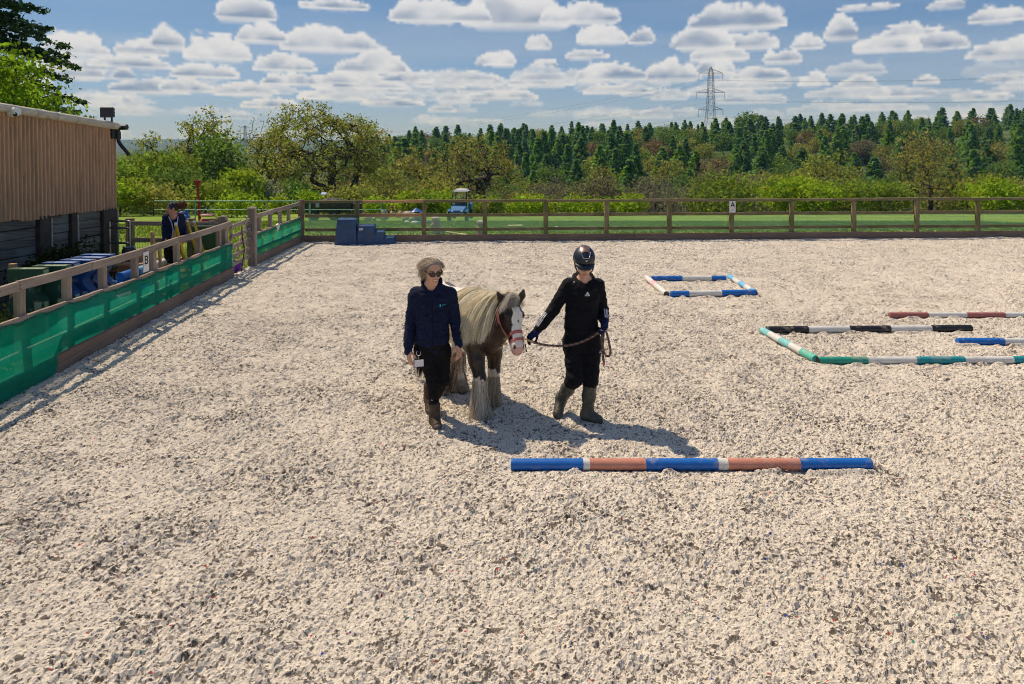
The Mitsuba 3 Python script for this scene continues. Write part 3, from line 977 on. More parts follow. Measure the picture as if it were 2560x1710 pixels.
# ---- the trees one can point to ----------------------------------------------------------------
#  name, label, kind, x, y, height, crown radius, options
SPECIAL = [
    ('oak_tree', 'tall spreading oak with dark forked trunk, largest tree on the skyline', 'olive', -23.55, 92.0, 16.51, 9.24, dict(n=320, per=38, leaf=0.22, crown=0.90, lump=0.5, spread=0.46, r_tip=0.032, seg=6, quad=True, wander=0.16, hollow=0.45, stems=3)),
    ('oak_tree', 'smaller oak with dark limbs leaning against the left side of the great oak', 'olive', -31.84, 96.0, 13.18, 3.86, dict(n=120, per=34, leaf=0.22, crown=0.85, lump=0.5, spread=0.45, r_tip=0.035, quad=True, wander=0.15, hollow=0.4, stems=2)),
    ('oak_tree', 'brownish oak with bare dark limbs behind the far fence, right of the great oak', 'gold', -5.55, 112.0, 15.21, 6.68, dict(n=240, per=20, leaf=0.24, crown=0.9, lump=0.3, spread=0.5, r_tip=0.035, seg=6, quad=True, hollow=0.3)),
    ('tree', 'airy thin tree with feathery top above the green bushes on the left', 'olive', -33.34, 78.0, 12.12, 3.23, dict(n=120, per=17, leaf=0.22, crown=0.62, lump=0.5, spread=0.42, stems=3, r_tip=0.03, quad=True)),
    ('tree', 'small airy tree left of the feathery tree, with the blue hills behind', 'olive', -40.30, 80.0, 10.34, 2.05, dict(n=50, per=13, leaf=0.22, crown=0.7, lump=0.5, spread=0.4, stems=3, r_tip=0.025, quad=True)),
    ('tree', 'dense olive green tree between the feathery tree and the oaks', 'green', -30.31, 74.0, 8.99, 2.79, dict(n=90, per=26, leaf=0.32, crown=0.9, spread=0.6)),
    ('tree', 'sparse grey tree whose twigs show above the smaller oak', 'grey', -39.15, 110.0, 16.84, 2.68, dict(n=60, per=6, leaf=0.25, crown=0.8, spread=0.5, lump=0.5, r_tip=0.03)),
    ('tree', 'yellow olive tree between the great oak and the brownish oak', 'gold', -16.62, 125.0, 14.95, 5.71, dict(n=80, per=28, leaf=0.42, crown=0.88, spread=0.9)),
    ('tree', 'olive tree close behind the right side of the great oak', 'olive', -18.77, 105.0, 8.37, 3.83, dict(n=70, per=26, leaf=0.38, crown=0.9, spread=0.8)),
    ('bush', 'large bright yellow green bush beside the barn', 'fresh', -31.26, 62.0, 5.83, 3.47, dict(n=110, per=34, leaf=0.26, crown=0.95, spread=0.5)),
    ('bush', 'light green bush at the barn corner', 'fresh', -30.09, 55.0, 4.06, 2.01, dict(n=70, per=34, leaf=0.24, crown=0.95, spread=0.4)),
    ('bush', 'light green bush low beside the barn edge', 'bright', -26.57, 48.0, 2.47, 1.61, dict(n=60, per=32, leaf=0.20, crown=0.97, spread=0.35)),
    ('bush', 'shady green bush behind the standing woman', 'green', -26.38, 56.0, 3.33, 2.39, dict(n=80, per=32, leaf=0.24, crown=0.97, spread=0.4)),
    ('bush', 'olive bush left of the red pole', 'olive', -25.09, 50.0, 2.30, 2.43, dict(n=80, per=30, leaf=0.20, crown=0.97, spread=0.4)),
    ('bush', 'green bush right of the red pole', 'fresh', -22.42, 54.0, 2.42, 1.81, dict(n=60, per=30, leaf=0.22, crown=0.97, spread=0.35)),
    ('bush', 'fresh green bush under the smaller oak', 'bright', -22.78, 60.0, 3.87, 1.83, dict(n=60, per=30, leaf=0.24, crown=0.97, spread=0.4)),
    ('bush', 'pale grey leaved bush beside the oaks', 'grey', -21.85, 62.0, 3.30, 1.59, dict(n=60, per=26, leaf=0.22, crown=0.97, spread=0.4)),
    ('bush', 'low yellow green bush left of the corner post', 'bright', -16.86, 44.0, 1.39, 1.39, dict(n=50, per=30, leaf=0.16, crown=0.97, spread=0.28)),
    ('bush', 'tiny bright bush just left of the corner post', 'bright', -14.31, 44.0, 1.26, 0.59, dict(n=30, per=26, leaf=0.14, crown=0.97, spread=0.2)),
    ('bush', 'small pointed bright bush behind the dark vehicle', 'bright', -14.06, 50.0, 1.75, 0.73, dict(n=30, per=28, leaf=0.17, crown=0.97, spread=0.22)),
    ('bush', 'dark green bush in the shade of the oaks', 'green', -20.86, 68.0, 3.16, 2.48, dict(n=60, per=28, leaf=0.26, crown=0.97, spread=0.4)),
    ('bush', 'dark olive bush below the great oak', 'olive', -15.93, 70.0, 2.88, 2.98, dict(n=70, per=28, leaf=0.26, crown=0.97, spread=0.45)),
    ('bush', 'narrow bright green bush right of the dark vehicle', 'bright', -10.70, 56.0, 1.28, 0.95, dict(n=36, per=28, leaf=0.18, crown=0.97, spread=0.25)),
    ('bush', 'pointed bright green bush behind the new orange rail', 'bright', -8.36, 58.0, 1.90, 0.92, dict(n=36, per=28, leaf=0.18, crown=0.97, spread=0.25)),
    ('bush', 'bright green bush behind the new orange rail, right half', 'bright', -5.98, 60.0, 1.86, 1.83, dict(n=60, per=30, leaf=0.20, crown=0.97, spread=0.35)),
    ('bush', 'olive bush between the two oaks, low', 'olive', -7.93, 75.0, 3.90, 3.20, dict(n=70, per=28, leaf=0.26, crown=0.97, spread=0.45)),
    ('bush', 'bright green bush just left of the blue vehicle', 'fresh', -7.19, 58.0, 1.58, 1.41, dict(n=44, per=30, leaf=0.20, crown=0.97, spread=0.3)),
    ('bush', 'bright bush just right of the blue vehicle', 'fresh', -1.89, 58.0, 1.40, 1.27, dict(n=44, per=30, leaf=0.20, crown=0.97, spread=0.3)),
    ('bush', 'low bright bush behind the rails, left of the helmet', 'bright', 1.52, 60.0, 1.43, 2.01, dict(n=60, per=30, leaf=0.20, crown=0.97, spread=0.32)),
    ('bush', 'low bright bush behind the rails above the helmet', 'bright', 5.72, 60.0, 1.32, 1.83, dict(n=56, per=30, leaf=0.20, crown=0.97, spread=0.32)),
    ('bush', 'low bright bush behind the rails, right of the helmet', 'bright', 9.57, 60.0, 1.32, 1.64, dict(n=50, per=30, leaf=0.20, crown=0.97, spread=0.32)),
    ('tree', 'round light green tree behind the white lettered board', 'fresh', 27.28, 95.0, 6.31, 4.34, dict(n=90, per=32, leaf=0.34, crown=0.95, spread=0.7)),
    ('tree', 'grey brown leafless tree left of the round light green tree', 'twig', 18.30, 92.0, 5.50, 3.92, dict(n=90, per=20, leaf=0.25, crown=0.92, spread=0.6)),
    ('tree', 'rust brown tree above the round light green tree', 'brown', 41.69, 150.0, 16.09, 5.66, dict(n=70, per=30, leaf=0.5, crown=0.9, spread=0.9)),
    ('tree', 'grey brown bare tree right of the rust brown tree', 'brown', 41.77, 120.0, 10.08, 4.53, dict(n=80, per=20, leaf=0.35, crown=0.92, spread=0.7)),
    ('bush', 'big vivid green bush behind the right part of the fence', 'bright', 28.79, 72.0, 4.27, 3.73, dict(n=110, per=36, leaf=0.28, crown=0.96, spread=0.5)),
    ('tree', 'olive round tree above the vivid green bush', 'olive', 55.90, 130.0, 14.70, 6.33, dict(n=90, per=32, leaf=0.44, crown=0.9, spread=0.9)),
    ('bush', 'green bush right of the vivid green bush', 'fresh', 34.55, 74.0, 4.07, 2.70, dict(n=70, per=34, leaf=0.26, crown=0.96, spread=0.45)),
    ('bush', 'green bush left of the tall yellowish tree', 'fresh', 39.20, 76.0, 3.99, 2.78, dict(n=70, per=34, leaf=0.26, crown=0.96, spread=0.45)),
    ('tree', 'tall yellowish half bare tree near the right edge', 'gold', 51.49, 88.0, 8.64, 3.54, dict(n=130, per=12, leaf=0.26, crown=0.95, spread=0.6, stems=3, lump=0.4, r_tip=0.02)),
    ('bush', 'vivid green bush at the right edge', 'bright', 46.26, 68.0, 3.38, 3.10, dict(n=90, per=36, leaf=0.26, crown=0.96, spread=0.45)),
    ('bush', 'olive bush between the yellowish tree and the right edge', 'olive', 57.37, 90.0, 5.85, 3.29, dict(n=70, per=30, leaf=0.32, crown=0.96, spread=0.55)),
    ('tree', 'yellow green round tree in front of the conifers at the right', 'gold', 130.99, 230.0, 21.92, 8.40, dict(n=80, per=30, leaf=0.7, crown=0.9, spread=1.4)),
    ('tree', 'dark bare tree sticking out above the wood beside the pylon', 'green', 138.21, 420.0, 19.14, 7.16, dict(n=50, per=26, leaf=0.9, crown=0.8, spread=1.2)),
]
for i, (name, lab, kind, x, y, H, R, o) in enumerate(SPECIAL):
    k = thing(name, lab, 'bush' if name == 'bush' else 'tree')
    o = dict(o)
    if kind == 'fir':
        w, l, c = conifer(900 + i, H, R, **o)
        plant(k, x, y, w, l, c, mat_l='leaf')
    else:
        w, l, c = broadleaf(500 + i, H, R, base=KIND[kind], **o)
        plant(k, x, y, w, l, c)

# ---- the wood on the hill: every tree a thing, a few shapes turned and scaled -----------------------
PROTO = {}
for i in range(5):
    PROTO['fir', i] = conifer(100 + i, 16, 5.0 + 0.45 * i, 12 + i, base=[(0.165, 0.330, 0.070), (0.200, 0.370, 0.075), (0.150, 0.290, 0.080), (0.230, 0.390, 0.070), (0.180, 0.310, 0.095)][i], per=20, leaf=1.0, droop=0.30)
for kind in ('olive', 'green', 'gold', 'brown', 'fresh', 'rust', 'twig'):
    for i in range(2):
        PROTO[kind, i] = broadleaf(200 + i + 10 * len(kind), 12, 5.0, 46, 26, 0.62 if kind != 'twig' else 0.42, KIND[kind], 0.80, lump=0.4, spread=1.05)
WORDS = {'fir': ('far_conifer', 'dark green pointed conifer in the far wood on the hill', 'conifers of the wood on the hill'),
         'olive': ('far_tree', 'round olive green tree in the wood beyond the field', 'olive green trees of the far wood'),
         'green': ('far_tree', 'mid green round tree in the wood beyond the field', 'mid green trees of the far wood'),
         'gold': ('far_tree', 'yellowish round tree just coming into leaf in the far wood', 'yellowish trees of the far wood'),
         'brown': ('far_tree', 'brown twiggy tree still half bare in the far wood', 'brown half bare trees of the far wood'),
         'fresh': ('far_tree', 'fresh light green round tree in the far wood', 'light green trees of the far wood'),
         'rust': ('far_tree', 'rust brown budding tree in the far wood', 'rust brown trees of the far wood'),
         'twig': ('far_tree', 'grey brown leafless tree low in the valley', 'grey brown leafless trees of the valley')}


def far_tree(rs, kind, x, y, H):
    name, lab, grp = WORDS[kind]
    k = thing(name, lab, 'tree', grp)
    i = rs.randint(5 if kind == 'fir' else 2)
    s = H / (16.0 if kind == 'fir' else 12.0)
    w = s * rs.uniform(0.85, 1.2)
    plant(k, x, y, *PROTO[kind, i], rot=rs.rand() * 6.28, s=(w, w, s), cachekey=(kind, i), mat_l='leaf' if kind == 'fir' else 'leaf')


rs = np.random.RandomState(17)
for D, step, a0, a1, pf in [(118, 6.6, -8, 38, 0.0), (145, 6.8, -30, 38, 0.0), (175, 7.0, -16, 38, 0.05), (200, 7.2, -16, 38, 0.25), (228, 7.2, -14, 38, 0.5), (258, 7.2, -14, 38, 0.65), (290, 7.2, -13, 38, 0.72), (325, 7.2, -13, 38, 0.76), (362, 7.4, -13, 38, 0.8), (400, 7.4, -12, 38, 0.8), (440, 7.6, -12, 38, 0.8), (485, 7.6, -12, 38, 0.8)]:
    t = math.radians(a0)
    while t < math.radians(a1):
        t += step / D * rs.uniform(0.75, 1.25)
        d = D * rs.uniform(0.93, 1.07)
        x, y = d * math.tan(t), d
        deg = math.degrees(t)
        p_f = pf * (0.78 + 0.40 * float(f2(x * 0.02, y * 0.02, 2, 4)))
        if rs.rand() < p_f:
            far_tree(rs, 'fir', x, y, rs.uniform(10.5, 17.0))
        else:
            if D < 170:
                kind = rs.choice(['twig', 'brown', 'olive', 'twig', 'green', 'gold'])
                H = rs.uniform(7.0, 10.5)
                if D < 130:
                    H = rs.uniform(6.0, 8.5)
            elif D < 200:
                kind = rs.choice(['brown', 'olive', 'twig', 'gold', 'green', 'fresh'])
                H = rs.uniform(9, 12)
            else:
                kind = rs.choice(['olive', 'green', 'green', 'fresh', 'gold', 'green', 'olive', 'green', 'brown', 'olive', 'green', 'rust'])
                H = rs.uniform(9.5, 13)
            far_tree(rs, kind, x, y, H)
# beyond the left hand trees the land is lower
for k in range(26):
    d = rs.uniform(150, 420)
    a = rs.uniform(-34, -12)
    far_tree(rs, rs.choice(['olive', 'green', 'brown']), d * math.tan(math.radians(a)), d, rs.uniform(7, 10) * (0.8 if d > 250 else 1.0))

# ------------------------------------------------------------------ paints
PAINT = {'blue': (0.008, 0.13, 0.50), 'white': (0.68, 0.68, 0.66), 'salmon': (0.56, 0.24, 0.17), 'pale_pink': (0.72, 0.50, 0.52), 'light_blue': (0.16, 0.45, 0.74), 'rose': (0.36, 0.13, 0.12),
         'black': (0.018, 0.017, 0.022), 'turquoise': (0.24, 0.58, 0.60), 'sea_green': (0.10, 0.50, 0.40), 'green': (0.02, 0.30, 0.22), 'teal': (0.01, 0.26, 0.31), 'navy': (0.012, 0.045, 0.150), 'grey_white': (0.50, 0.50, 0.50)}


def paint(name, c, rough=0.42, dirt=(0.42, 0.37, 0.30)):
    return mottled(name, c, tuple(0.80 * v for v in c), 22.0, rough, dirt, 0.45)


for nm, c in PAINT.items():
    paint('paint_' + nm, c)

# ------------------------------------------------------------------ ground poles
POLE_LABEL = {'front': 'long blue and salmon pink ground pole with white rings, nearest pole in the foreground', 'sq_back': 'blue and white pole at the far side of the small pole square', 'sq_front': 'blue and white pole at the near side of the small pole square',
              'sq_left': 'short white pole with pale pink band at the left side of the small pole square', 'sq_right': 'light blue and white striped pole at the right side of the small pole square', 'rose': 'dull rose and white pole, farthest pole at the right edge',
              'black': 'black and white striped pole lying crosswise on the sand', 'turquoise': 'pale turquoise and white pole slanting towards the camera', 'blue': 'bright blue and white pole running out of the right edge', 'green': 'green teal and white pole, lowest of the right hand group'}
for nm, a, b, r, bands in POLES:
    k = thing('ground_pole', POLE_LABEL[nm], 'pole')
    a, b = np.array([*a, r * 0.72 + 0.012]), np.array([*b, r * 0.72 + 0.012])
    tot = sum(w for _, w in bands)
    u = 0.0
    for i, (c, w) in enumerate(bands):
        p, q = a + (b - a) * u, a + (b - a) * (u + w / tot)
        u += w / tot
        n = max(4, int(np.linalg.norm(q - p) / 0.025))
        P = [p + (q - p) * t for t in np.linspace(0, 1, n)]
        R = np.full(n, r)
        if i == 0:
            P.insert(0, p); P[1] = p + nrm(q - p) * 0.006; R = np.r_[r * 0.90, R]
        if i == len(bands) - 1:
            P.append(q); P[-2] = q - nrm(q - p) * 0.006; R = np.r_[R, r * 0.90]
        part(k, 'band', tube(P, R, 14), 'paint_' + c, 40, label=c.replace('_', ' ') + ' band')
    if nm in ('sq_left', 'sq_right', 'sq_front', 'green'):
        e = b if nm in ('sq_left', 'sq_front') else a
        o = nrm(b - a) * (1 if e is b else -1)
        part(k, 'end_cap', tube([e + o * 0.001, e + o * 0.012], [r * 0.97, r * 0.93], 14), 'paint_black', 40, label='dark end cap')
# peeled patch on the front pole

# ------------------------------------------------------------------ mounting block
mottled('block_plastic', (0.010, 0.045, 0.135), (0.020, 0.070, 0.185), 6.0, 0.38, (0.10, 0.11, 0.13), 0.5)
mat('label_grey', (0.36, 0.40, 0.48), 0.5)
MB = thing('mounting_block', 'dark blue plastic mounting block with four steps in the far left corner', 'mounting block')
steps = [(-0.82, -0.30, 0.70), (-0.26, 0.20, 0.52), (0.20, 0.46, 0.345), (0.46, 0.74, 0.19)]
RB = rotz(0.07)
cb = np.array([-4.03, 20.02, 0.0])
for i, (x0, x1, h) in enumerate(steps):
    x0b = x0 - (0.04 if i == 0 else 0)
    lo = [[x0b - 0.03 * (i == 0), -0.30, -0.05], [x1 + 0.03, -0.30, -0.05], [x1 + 0.03, 0.30, -0.05], [x0b - 0.03 * (i == 0), 0.30, -0.05]]
    hi = [[x0 + 0.012, -0.265, h - 0.012], [x1 - 0.012, -0.265, h - 0.012], [x1 - 0.012, 0.265, h - 0.012], [x0 + 0.012, 0.265, h - 0.012]]
    tp = [[x0 + 0.025, -0.25, h], [x1 - 0.02, -0.25, h], [x1 - 0.02, 0.25, h], [x0 + 0.025, 0.25, h]]
    part(MB, 'step', xf(hull(lo + hi + tp), RB, cb + [0, 0, 0]), 'block_plastic', 25)
    part(MB, 'tread', xf(bbox((x1 - x0 - 0.015, 0.54, 0.025), ((x0 + x1) / 2, 0, h - 0.006), None, 0.008), RB, cb), 'block_plastic', 25)
part(MB, 'sticker', xf(bbox((0.11, 0.006, 0.07), (-0.16, -0.278, 0.435), rotx(0.05), 0.001), RB, cb), 'label_grey', label='pale sticker')

# ------------------------------------------------------------------ lettered boards
mottled('board_white', (0.60, 0.60, 0.60), (0.72, 0.72, 0.71), 8.0, 0.5)
mat('ink_black', (0.015, 0.015, 0.018), 0.6)
mat('ink_red', (0.45, 0.05, 0.05), 0.6)


def lettering(text, h, centre, right, up, depth=0.002, bold=True):
    m = meshkit.text_mesh(text, h, depth, bold)
    v = np.array(m.vertices)
    v[:, :2] -= (v[:, :2].min(0) + v[:, :2].max(0)) / 2
    right, up = nrm(right), nrm(up)
    R = np.stack([right, up, np.cross(right, up)], 1)
    return v @ R.T + np.asarray(centre), np.array(m.faces)


SA = thing('letter_board', 'white board with a black letter A on the far fence', 'sign')
pA = FP(12.46, 0.075, 0.95)
RA = np.stack([np.append(DF, 0), np.append(-NF, 0), [0, 0, 1.0]], 1)
part(SA, 'board', bbox((0.19, 0.014, 0.33), pA, RA, 0.003), 'board_white')
part(SA, 'letter', lettering('A', 0.135, FP(12.46, 0.0825, 1.015), np.append(DF, 0), [0, 0, 1]), 'ink_black')
part(SA, 'mark', lettering('o', 0.055, FP(12.46, 0.0825, 0.865), np.append(DF, 0), [0, 0, 1]), 'ink_red', label='small red mark under the letter')
SBd = thing('letter_board', 'narrow white board with a black letter B on the side fence post', 'sign')
pB = LP(2.72, 0.03, 0.95)
RBd = np.stack([np.append(DL, 0), np.append(-NL, 0), [0, 0, 1.0]], 1) @ rotz(-0.08)
part(SBd, 'board', bbox((0.15, 0.014, 0.31), pB, RBd, 0.003), 'board_white')
part(SBd, 'letter', lettering('B', 0.125, pB + RBd @ np.array([0, -0.0085, 0.03]), RBd @ np.array([1, 0, 0]), [0, 0, 1]), 'ink_black')

# ------------------------------------------------------------------ barn
CB = np.array([-8.07, 14.5]); aw = math.radians(9.6)
DW = np.array([-math.sin(aw), -math.cos(aw)])           # along the wall, towards the camera
NW = np.array([math.cos(aw), -math.sin(aw)])            # out of the wall


def WP(s, off, z):
    q = CB + DW * s + NW * off
    return np.array([q[0], q[1], z])


def clad_colour(p, n, uv):
    s = fbm(p.x * 2.0, p.y * 2.0, p.z * 0.7, 4)
    st = fbm(p.x * 25.0, p.y * 25.0, p.z * 0.9, 3)
    c = mix((0.430, 0.262, 0.160), (0.570, 0.365, 0.235), 0.55 * s + 0.45 * st)
    grime = smoothstep(0.50, 0.72, fbm(p.x * 14.0, p.y * 14.0, p.z * 1.6, 3))
    return mix(c, (0.13, 0.095, 0.075), grime * 0.30)


mat('brown_cladding', proc(clad_colour), 0.55, specular=0.4)
mottled('steel_dark', (0.035, 0.028, 0.024), (0.075, 0.062, 0.052), 5.0, 0.7)
mottled('roof_sheet', (0.20, 0.19, 0.175), (0.36, 0.34, 0.31), 5.0, 0.9)


mottled('verge_cement', (0.42, 0.38, 0.33), (0.58, 0.53, 0.47), 12.0, 0.9, (0.08, 0.075, 0.04))
BN = thing('barn', 'brown corrugated barn with a lower wall of old grey planks at the left edge', 'barn')
eave = lambda s: 3.06 + 0.088 * s                      # height of the verge along this wall
# corrugated cladding
pitch, amp = 0.084, 0.022
S = np.arange(0, 7.0, pitch / 10)
prof = np.clip(1.9 * np.cos(S / pitch * 2 * np.pi), -1, 1) * amp
clad = []
rsb = np.random.RandomState(8)
ragged = 1.46 + 0.012 * np.repeat(rsb.rand(len(S) // 10 + 2), 10)[:len(S)] - 0.035 * ((S > 1.75) & (S < 2.3)) + 0.01 * (S > 1.0)
for k, s in enumerate(S):
    for z in (ragged[k], 2.2, eave(s) + 0.02):
        clad.append(WP(s, 0.05 + prof[k], z))
clad = np.array(clad)
i, j = np.meshgrid(np.arange(len(S) - 1), np.arange(2), indexing='ij')
a = i * 3 + j
q = np.stack([a, a + 1, a + 4, a + 3], -1).reshape(-1, 4)
part(BN, 'cladding', (clad, np.vstack([q[:, [0, 1, 2]], q[:, [0, 2, 3]]])), 'brown_cladding', 35)
part(BN, 'cladding', (np.array([WP(0, 0.045, 1.47), WP(0, -3.5, 1.47), WP(0, -3.5, 3.0), WP(0, 0.045, 3.04)]), np.array([[0, 1, 2], [0, 2, 3]])), 'brown_cladding')
# inner dark core so that nothing shows through, with a thickness
part(BN, 'rear_wall', cat(bbox((7.0, 0.05, 1.7), (WP(3.52, -0.20, 0.75)), frame([0, 0, 0], np.append(DW, 0)), 0.002), bbox((0.05, 3.4, 1.7), WP(0.12, -1.9, 0.75), frame([0, 0, 0], np.append(DW, 0)), 0.002)), 'steel_dark')
# roof sheet and verge
part(BN, 'roof', hull([WP(-0.22, 0.12, 3.09), WP(7.2, 0.12, 3.75), WP(-0.22, -5.0, 3.09), WP(7.2, -5.0, 3.75), WP(-0.22, 0.12, 3.13), WP(7.2, 0.12, 3.79), WP(-0.22, -5.0, 3.13), WP(7.2, -5.0, 3.79)]), 'roof_sheet')
cuts = [0.03, 0.62, 1.12, 1.58, 2.02, 2.48, 3.0, 3.7, 4.6, 5.6, 6.8]
for a, b in zip(cuts[:-1], cuts[1:]):
    n = 9
    ring = []
    for s in np.linspace(a, b, 5):
        for t in np.linspace(-0.4, math.pi + 0.1, n):
            bulge = 1.0 + 0.07 * (s == b)
            ring.append(WP(s, 0.10 + 0.085 * math.sin(t) * bulge, eave(s) + 0.075 + 0.075 * math.cos(t) * bulge))
    i, j = np.meshgrid(np.arange(4), np.arange(n - 1), indexing='ij')
    q0 = i * n + j
    q = np.stack([q0, q0 + 1, q0 + n + 1, q0 + n], -1).reshape(-1, 4)
    part(BN, 'verge_cap', (np.array(ring), np.vstack([q[:, [0, 1, 2]], q[:, [0, 2, 3]]])), 'verge_cement', 40)
# planks between the dark posts
bays = [(0.36, 1.05), (1.16, 1.68), (1.90, 3.6), (3.78, 5.6)]
rows = [-0.15, 0.12, 0.38, 0.64, 0.82, 0.98, 1.14, 1.30, 1.47]
for bi, (s0, s1) in enumerate(bays):
    for z0, z1 in zip(rows[:-1], rows[1:]):
        z1b, z0b = z1 - 0.006 - 0.006 * rsb.rand(), z0 + 0.003
        dz = rsb.uniform(-.006, .006)
        part(BN, 'plank', bbox((s1 - s0, 0.08, z1b - z0b), WP((s0 + s1) / 2, -0.06 + rsb.uniform(-.012, .012), (z0b + z1b) / 2 + dz), frame([0, 0, 0], np.append(DW, 0)), 0.008), 'sleeper_wood_y')
for s0, s1, d in [(-0.02, 0.36, 0.16), (1.03, 1.16, 0.15), (1.66, 1.90, 0.17), (3.6, 3.78, 0.15), (5.6, 5.8, 0.15)]:
    part(BN, 'post', bbox((s1 - s0, d, 1.72), WP((s0 + s1) / 2, -0.02, 0.63), frame([0, 0, 0], np.append(DW, 0)), 0.006), 'steel_dark')
    part(BN, 'flange', bbox((0.012, d + 0.03, 1.62), WP(s0 - 0.007, -0.012, 0.63), frame([0, 0, 0], np.append(DW, 0)), 0.002), 'verge_cement')
# eaves gutter end, downpipe
g = [WP(-0.13, 0.22, 3.115), WP(-0.13, -4.8, 3.095)]
part(BN, 'gutter', tube([g[0] + (g[1] - g[0]) * t for t in np.linspace(0, 1, 12)], 0.055, 10), 'black_plastic', 40)
part(BN, 'fascia', bbox((0.16, 0.05, 0.20), WP(0.06, 0.078, 2.98), frame([0, 0, 0], np.append(DW, 0)), 0.004), 'black_plastic')
part(BN, 'downpipe', tube(curve([WP(0.0, 0.12, 3.06), WP(0.0, 0.12, 2.88), WP(-0.01, 0.15, 2.78), WP(-0.05, 0.28, 2.60), WP(-0.06, 0.31, 2.54)], 16), 0.036, 10), 'black_plastic', 40)
part(BN, 'bracket', bbox((0.06, 0.10, 0.16), WP(-0.03, 0.10, 2.95), None, 0.006), 'black_plastic')
FL = thing('floodlight', 'black floodlight standing on the end of the barn roof', 'lamp')
fc = WP(0.20, 0.06, 3.40)
part(FL, 'housing', bbox((0.23, 0.10, 0.19), fc, rotz(0.05), 0.012), 'black_plastic', 30)
part(FL, 'bezel', bbox((0.25, 0.02, 0.205), fc + [0.005, -0.058, 0], rotz(0.05), 0.006), 'black_plastic', 30)
part(FL, 'stand', cat(bbox((0.03, 0.03, 0.16), fc + [-0.07, 0.01, -0.13]), bbox((0.03, 0.03, 0.16), fc + [0.07, 0.01, -0.13])), 'black_plastic')
CC = thing('security_camera', 'white dome security camera under the barn roof edge', 'camera')
cc = WP(2.50, 0.17, 3.27)
mat('white_plastic', (0.70, 0.70, 0.69), 0.35, specular=0.5)
part(CC, 'housing', xf(lathe([(0.0, 0.0), (0.055, 0.0), (0.075, 0.03), (0.08, 0.10), (0.075, 0.17), (0.0, 0.175)], 20), roty(1.35) @ rotx(0.2), cc + np.array([-0.09, 0, 0.01])), 'white_plastic', 50)
part(CC, 'lens', xf(lathe([(0.0, 0.0), (0.034, 0.0), (0.040, 0.014), (0.03, 0.03), (0.0, 0.036)], 16), rotx(1.9) @ rotz(0), cc + np.array([0.05, -0.055, 0.0])), 'black_plastic', 50)

# ------------------------------------------------------------------ jump blocks behind the side fence
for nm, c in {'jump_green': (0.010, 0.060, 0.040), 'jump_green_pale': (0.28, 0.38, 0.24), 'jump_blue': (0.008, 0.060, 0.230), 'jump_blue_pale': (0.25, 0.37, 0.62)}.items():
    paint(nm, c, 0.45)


def jump_block(x, y, rot, col, label):
    k = thing('jump_block', label, 'jump block', 'waisted plastic jump blocks standing behind the side fence')
    c = np.array([x, y, 0.0])
    w = 0.23
    pts = [(-w, -0.12), (w, -0.12), (w, 0.66)] + [(w - 0.11 * math.sin(t), 0.66 + 0.27 * (t / math.pi)) for t in np.linspace(0.15, math.pi - 0.15, 9)] + [(w, 0.94), (w, 1.085), (-w, 1.085), (-w, 0.94)] + [(-w + 0.11 * math.sin(t), 0.93 - 0.27 * (t / math.pi)) for t in np.linspace(0.15, math.pi - 0.15, 9)] + [(-w, 0.66)]
    v, f = extrude(sg.Polygon(pts).buffer(0.008).buffer(-0.004), 0.155)
    v = np.stack([v[:, 0], 0.0775 - v[:, 2], v[:, 1]], 1)
    part(k, 'body', xf((v, f), rotz(rot), c), col, 30)
    R = rotz(rot)
    part(k, 'lit_strip', xf(bbox((0.008, 0.09, 0.50), (w + 0.003, 0, 0.39)), R, c), col + '_pale')  # pale strips paint the sunlit ribs and end faces onto the block
    part(k, 'lit_strip', xf(bbox((0.095, 0.006, 0.42), (w - 0.06, -0.079, 0.43)), R, c), col + '_pale')
    part(k, 'lit_strip', xf(bbox((0.30, 0.085, 0.006), (0.06, 0, 1.0865)), R, c), col + '_pale')
    part(k, 'lit_strip', xf(bbox((0.006, 0.11, 0.115), (w + 0.006, 0, 1.012)), R, c), col + '_pale')


for n, (x, y, r, col, lab) in enumerate([(-6.52, 9.62, 0.02, 'jump_green', 'dark green jump block with sunlit ribs painted pale, nearest of the row behind the fence'), (-6.36, 9.86, 0.03, 'jump_green', 'dark green jump block with sunlit ribs painted pale, second of the row behind the fence'),
                                         (-6.40, 10.13, -0.05, 'jump_blue', 'blue jump block with sunlit ribs painted pale, just behind the green ones'), (-6.30, 10.36, -0.12, 'jump_blue', 'blue jump block with sunlit ribs painted pale, middle one of the blue blocks'),
                                         (-6.28, 10.60, -0.10, 'jump_blue', 'blue jump block with sunlit ribs painted pale, last but one of the row'), (-6.30, 10.86, -0.06, 'jump_blue', 'blue jump block with sunlit ribs painted pale, farthest of the row behind the fence')]):
    jump_block(x, y, r, col, lab)
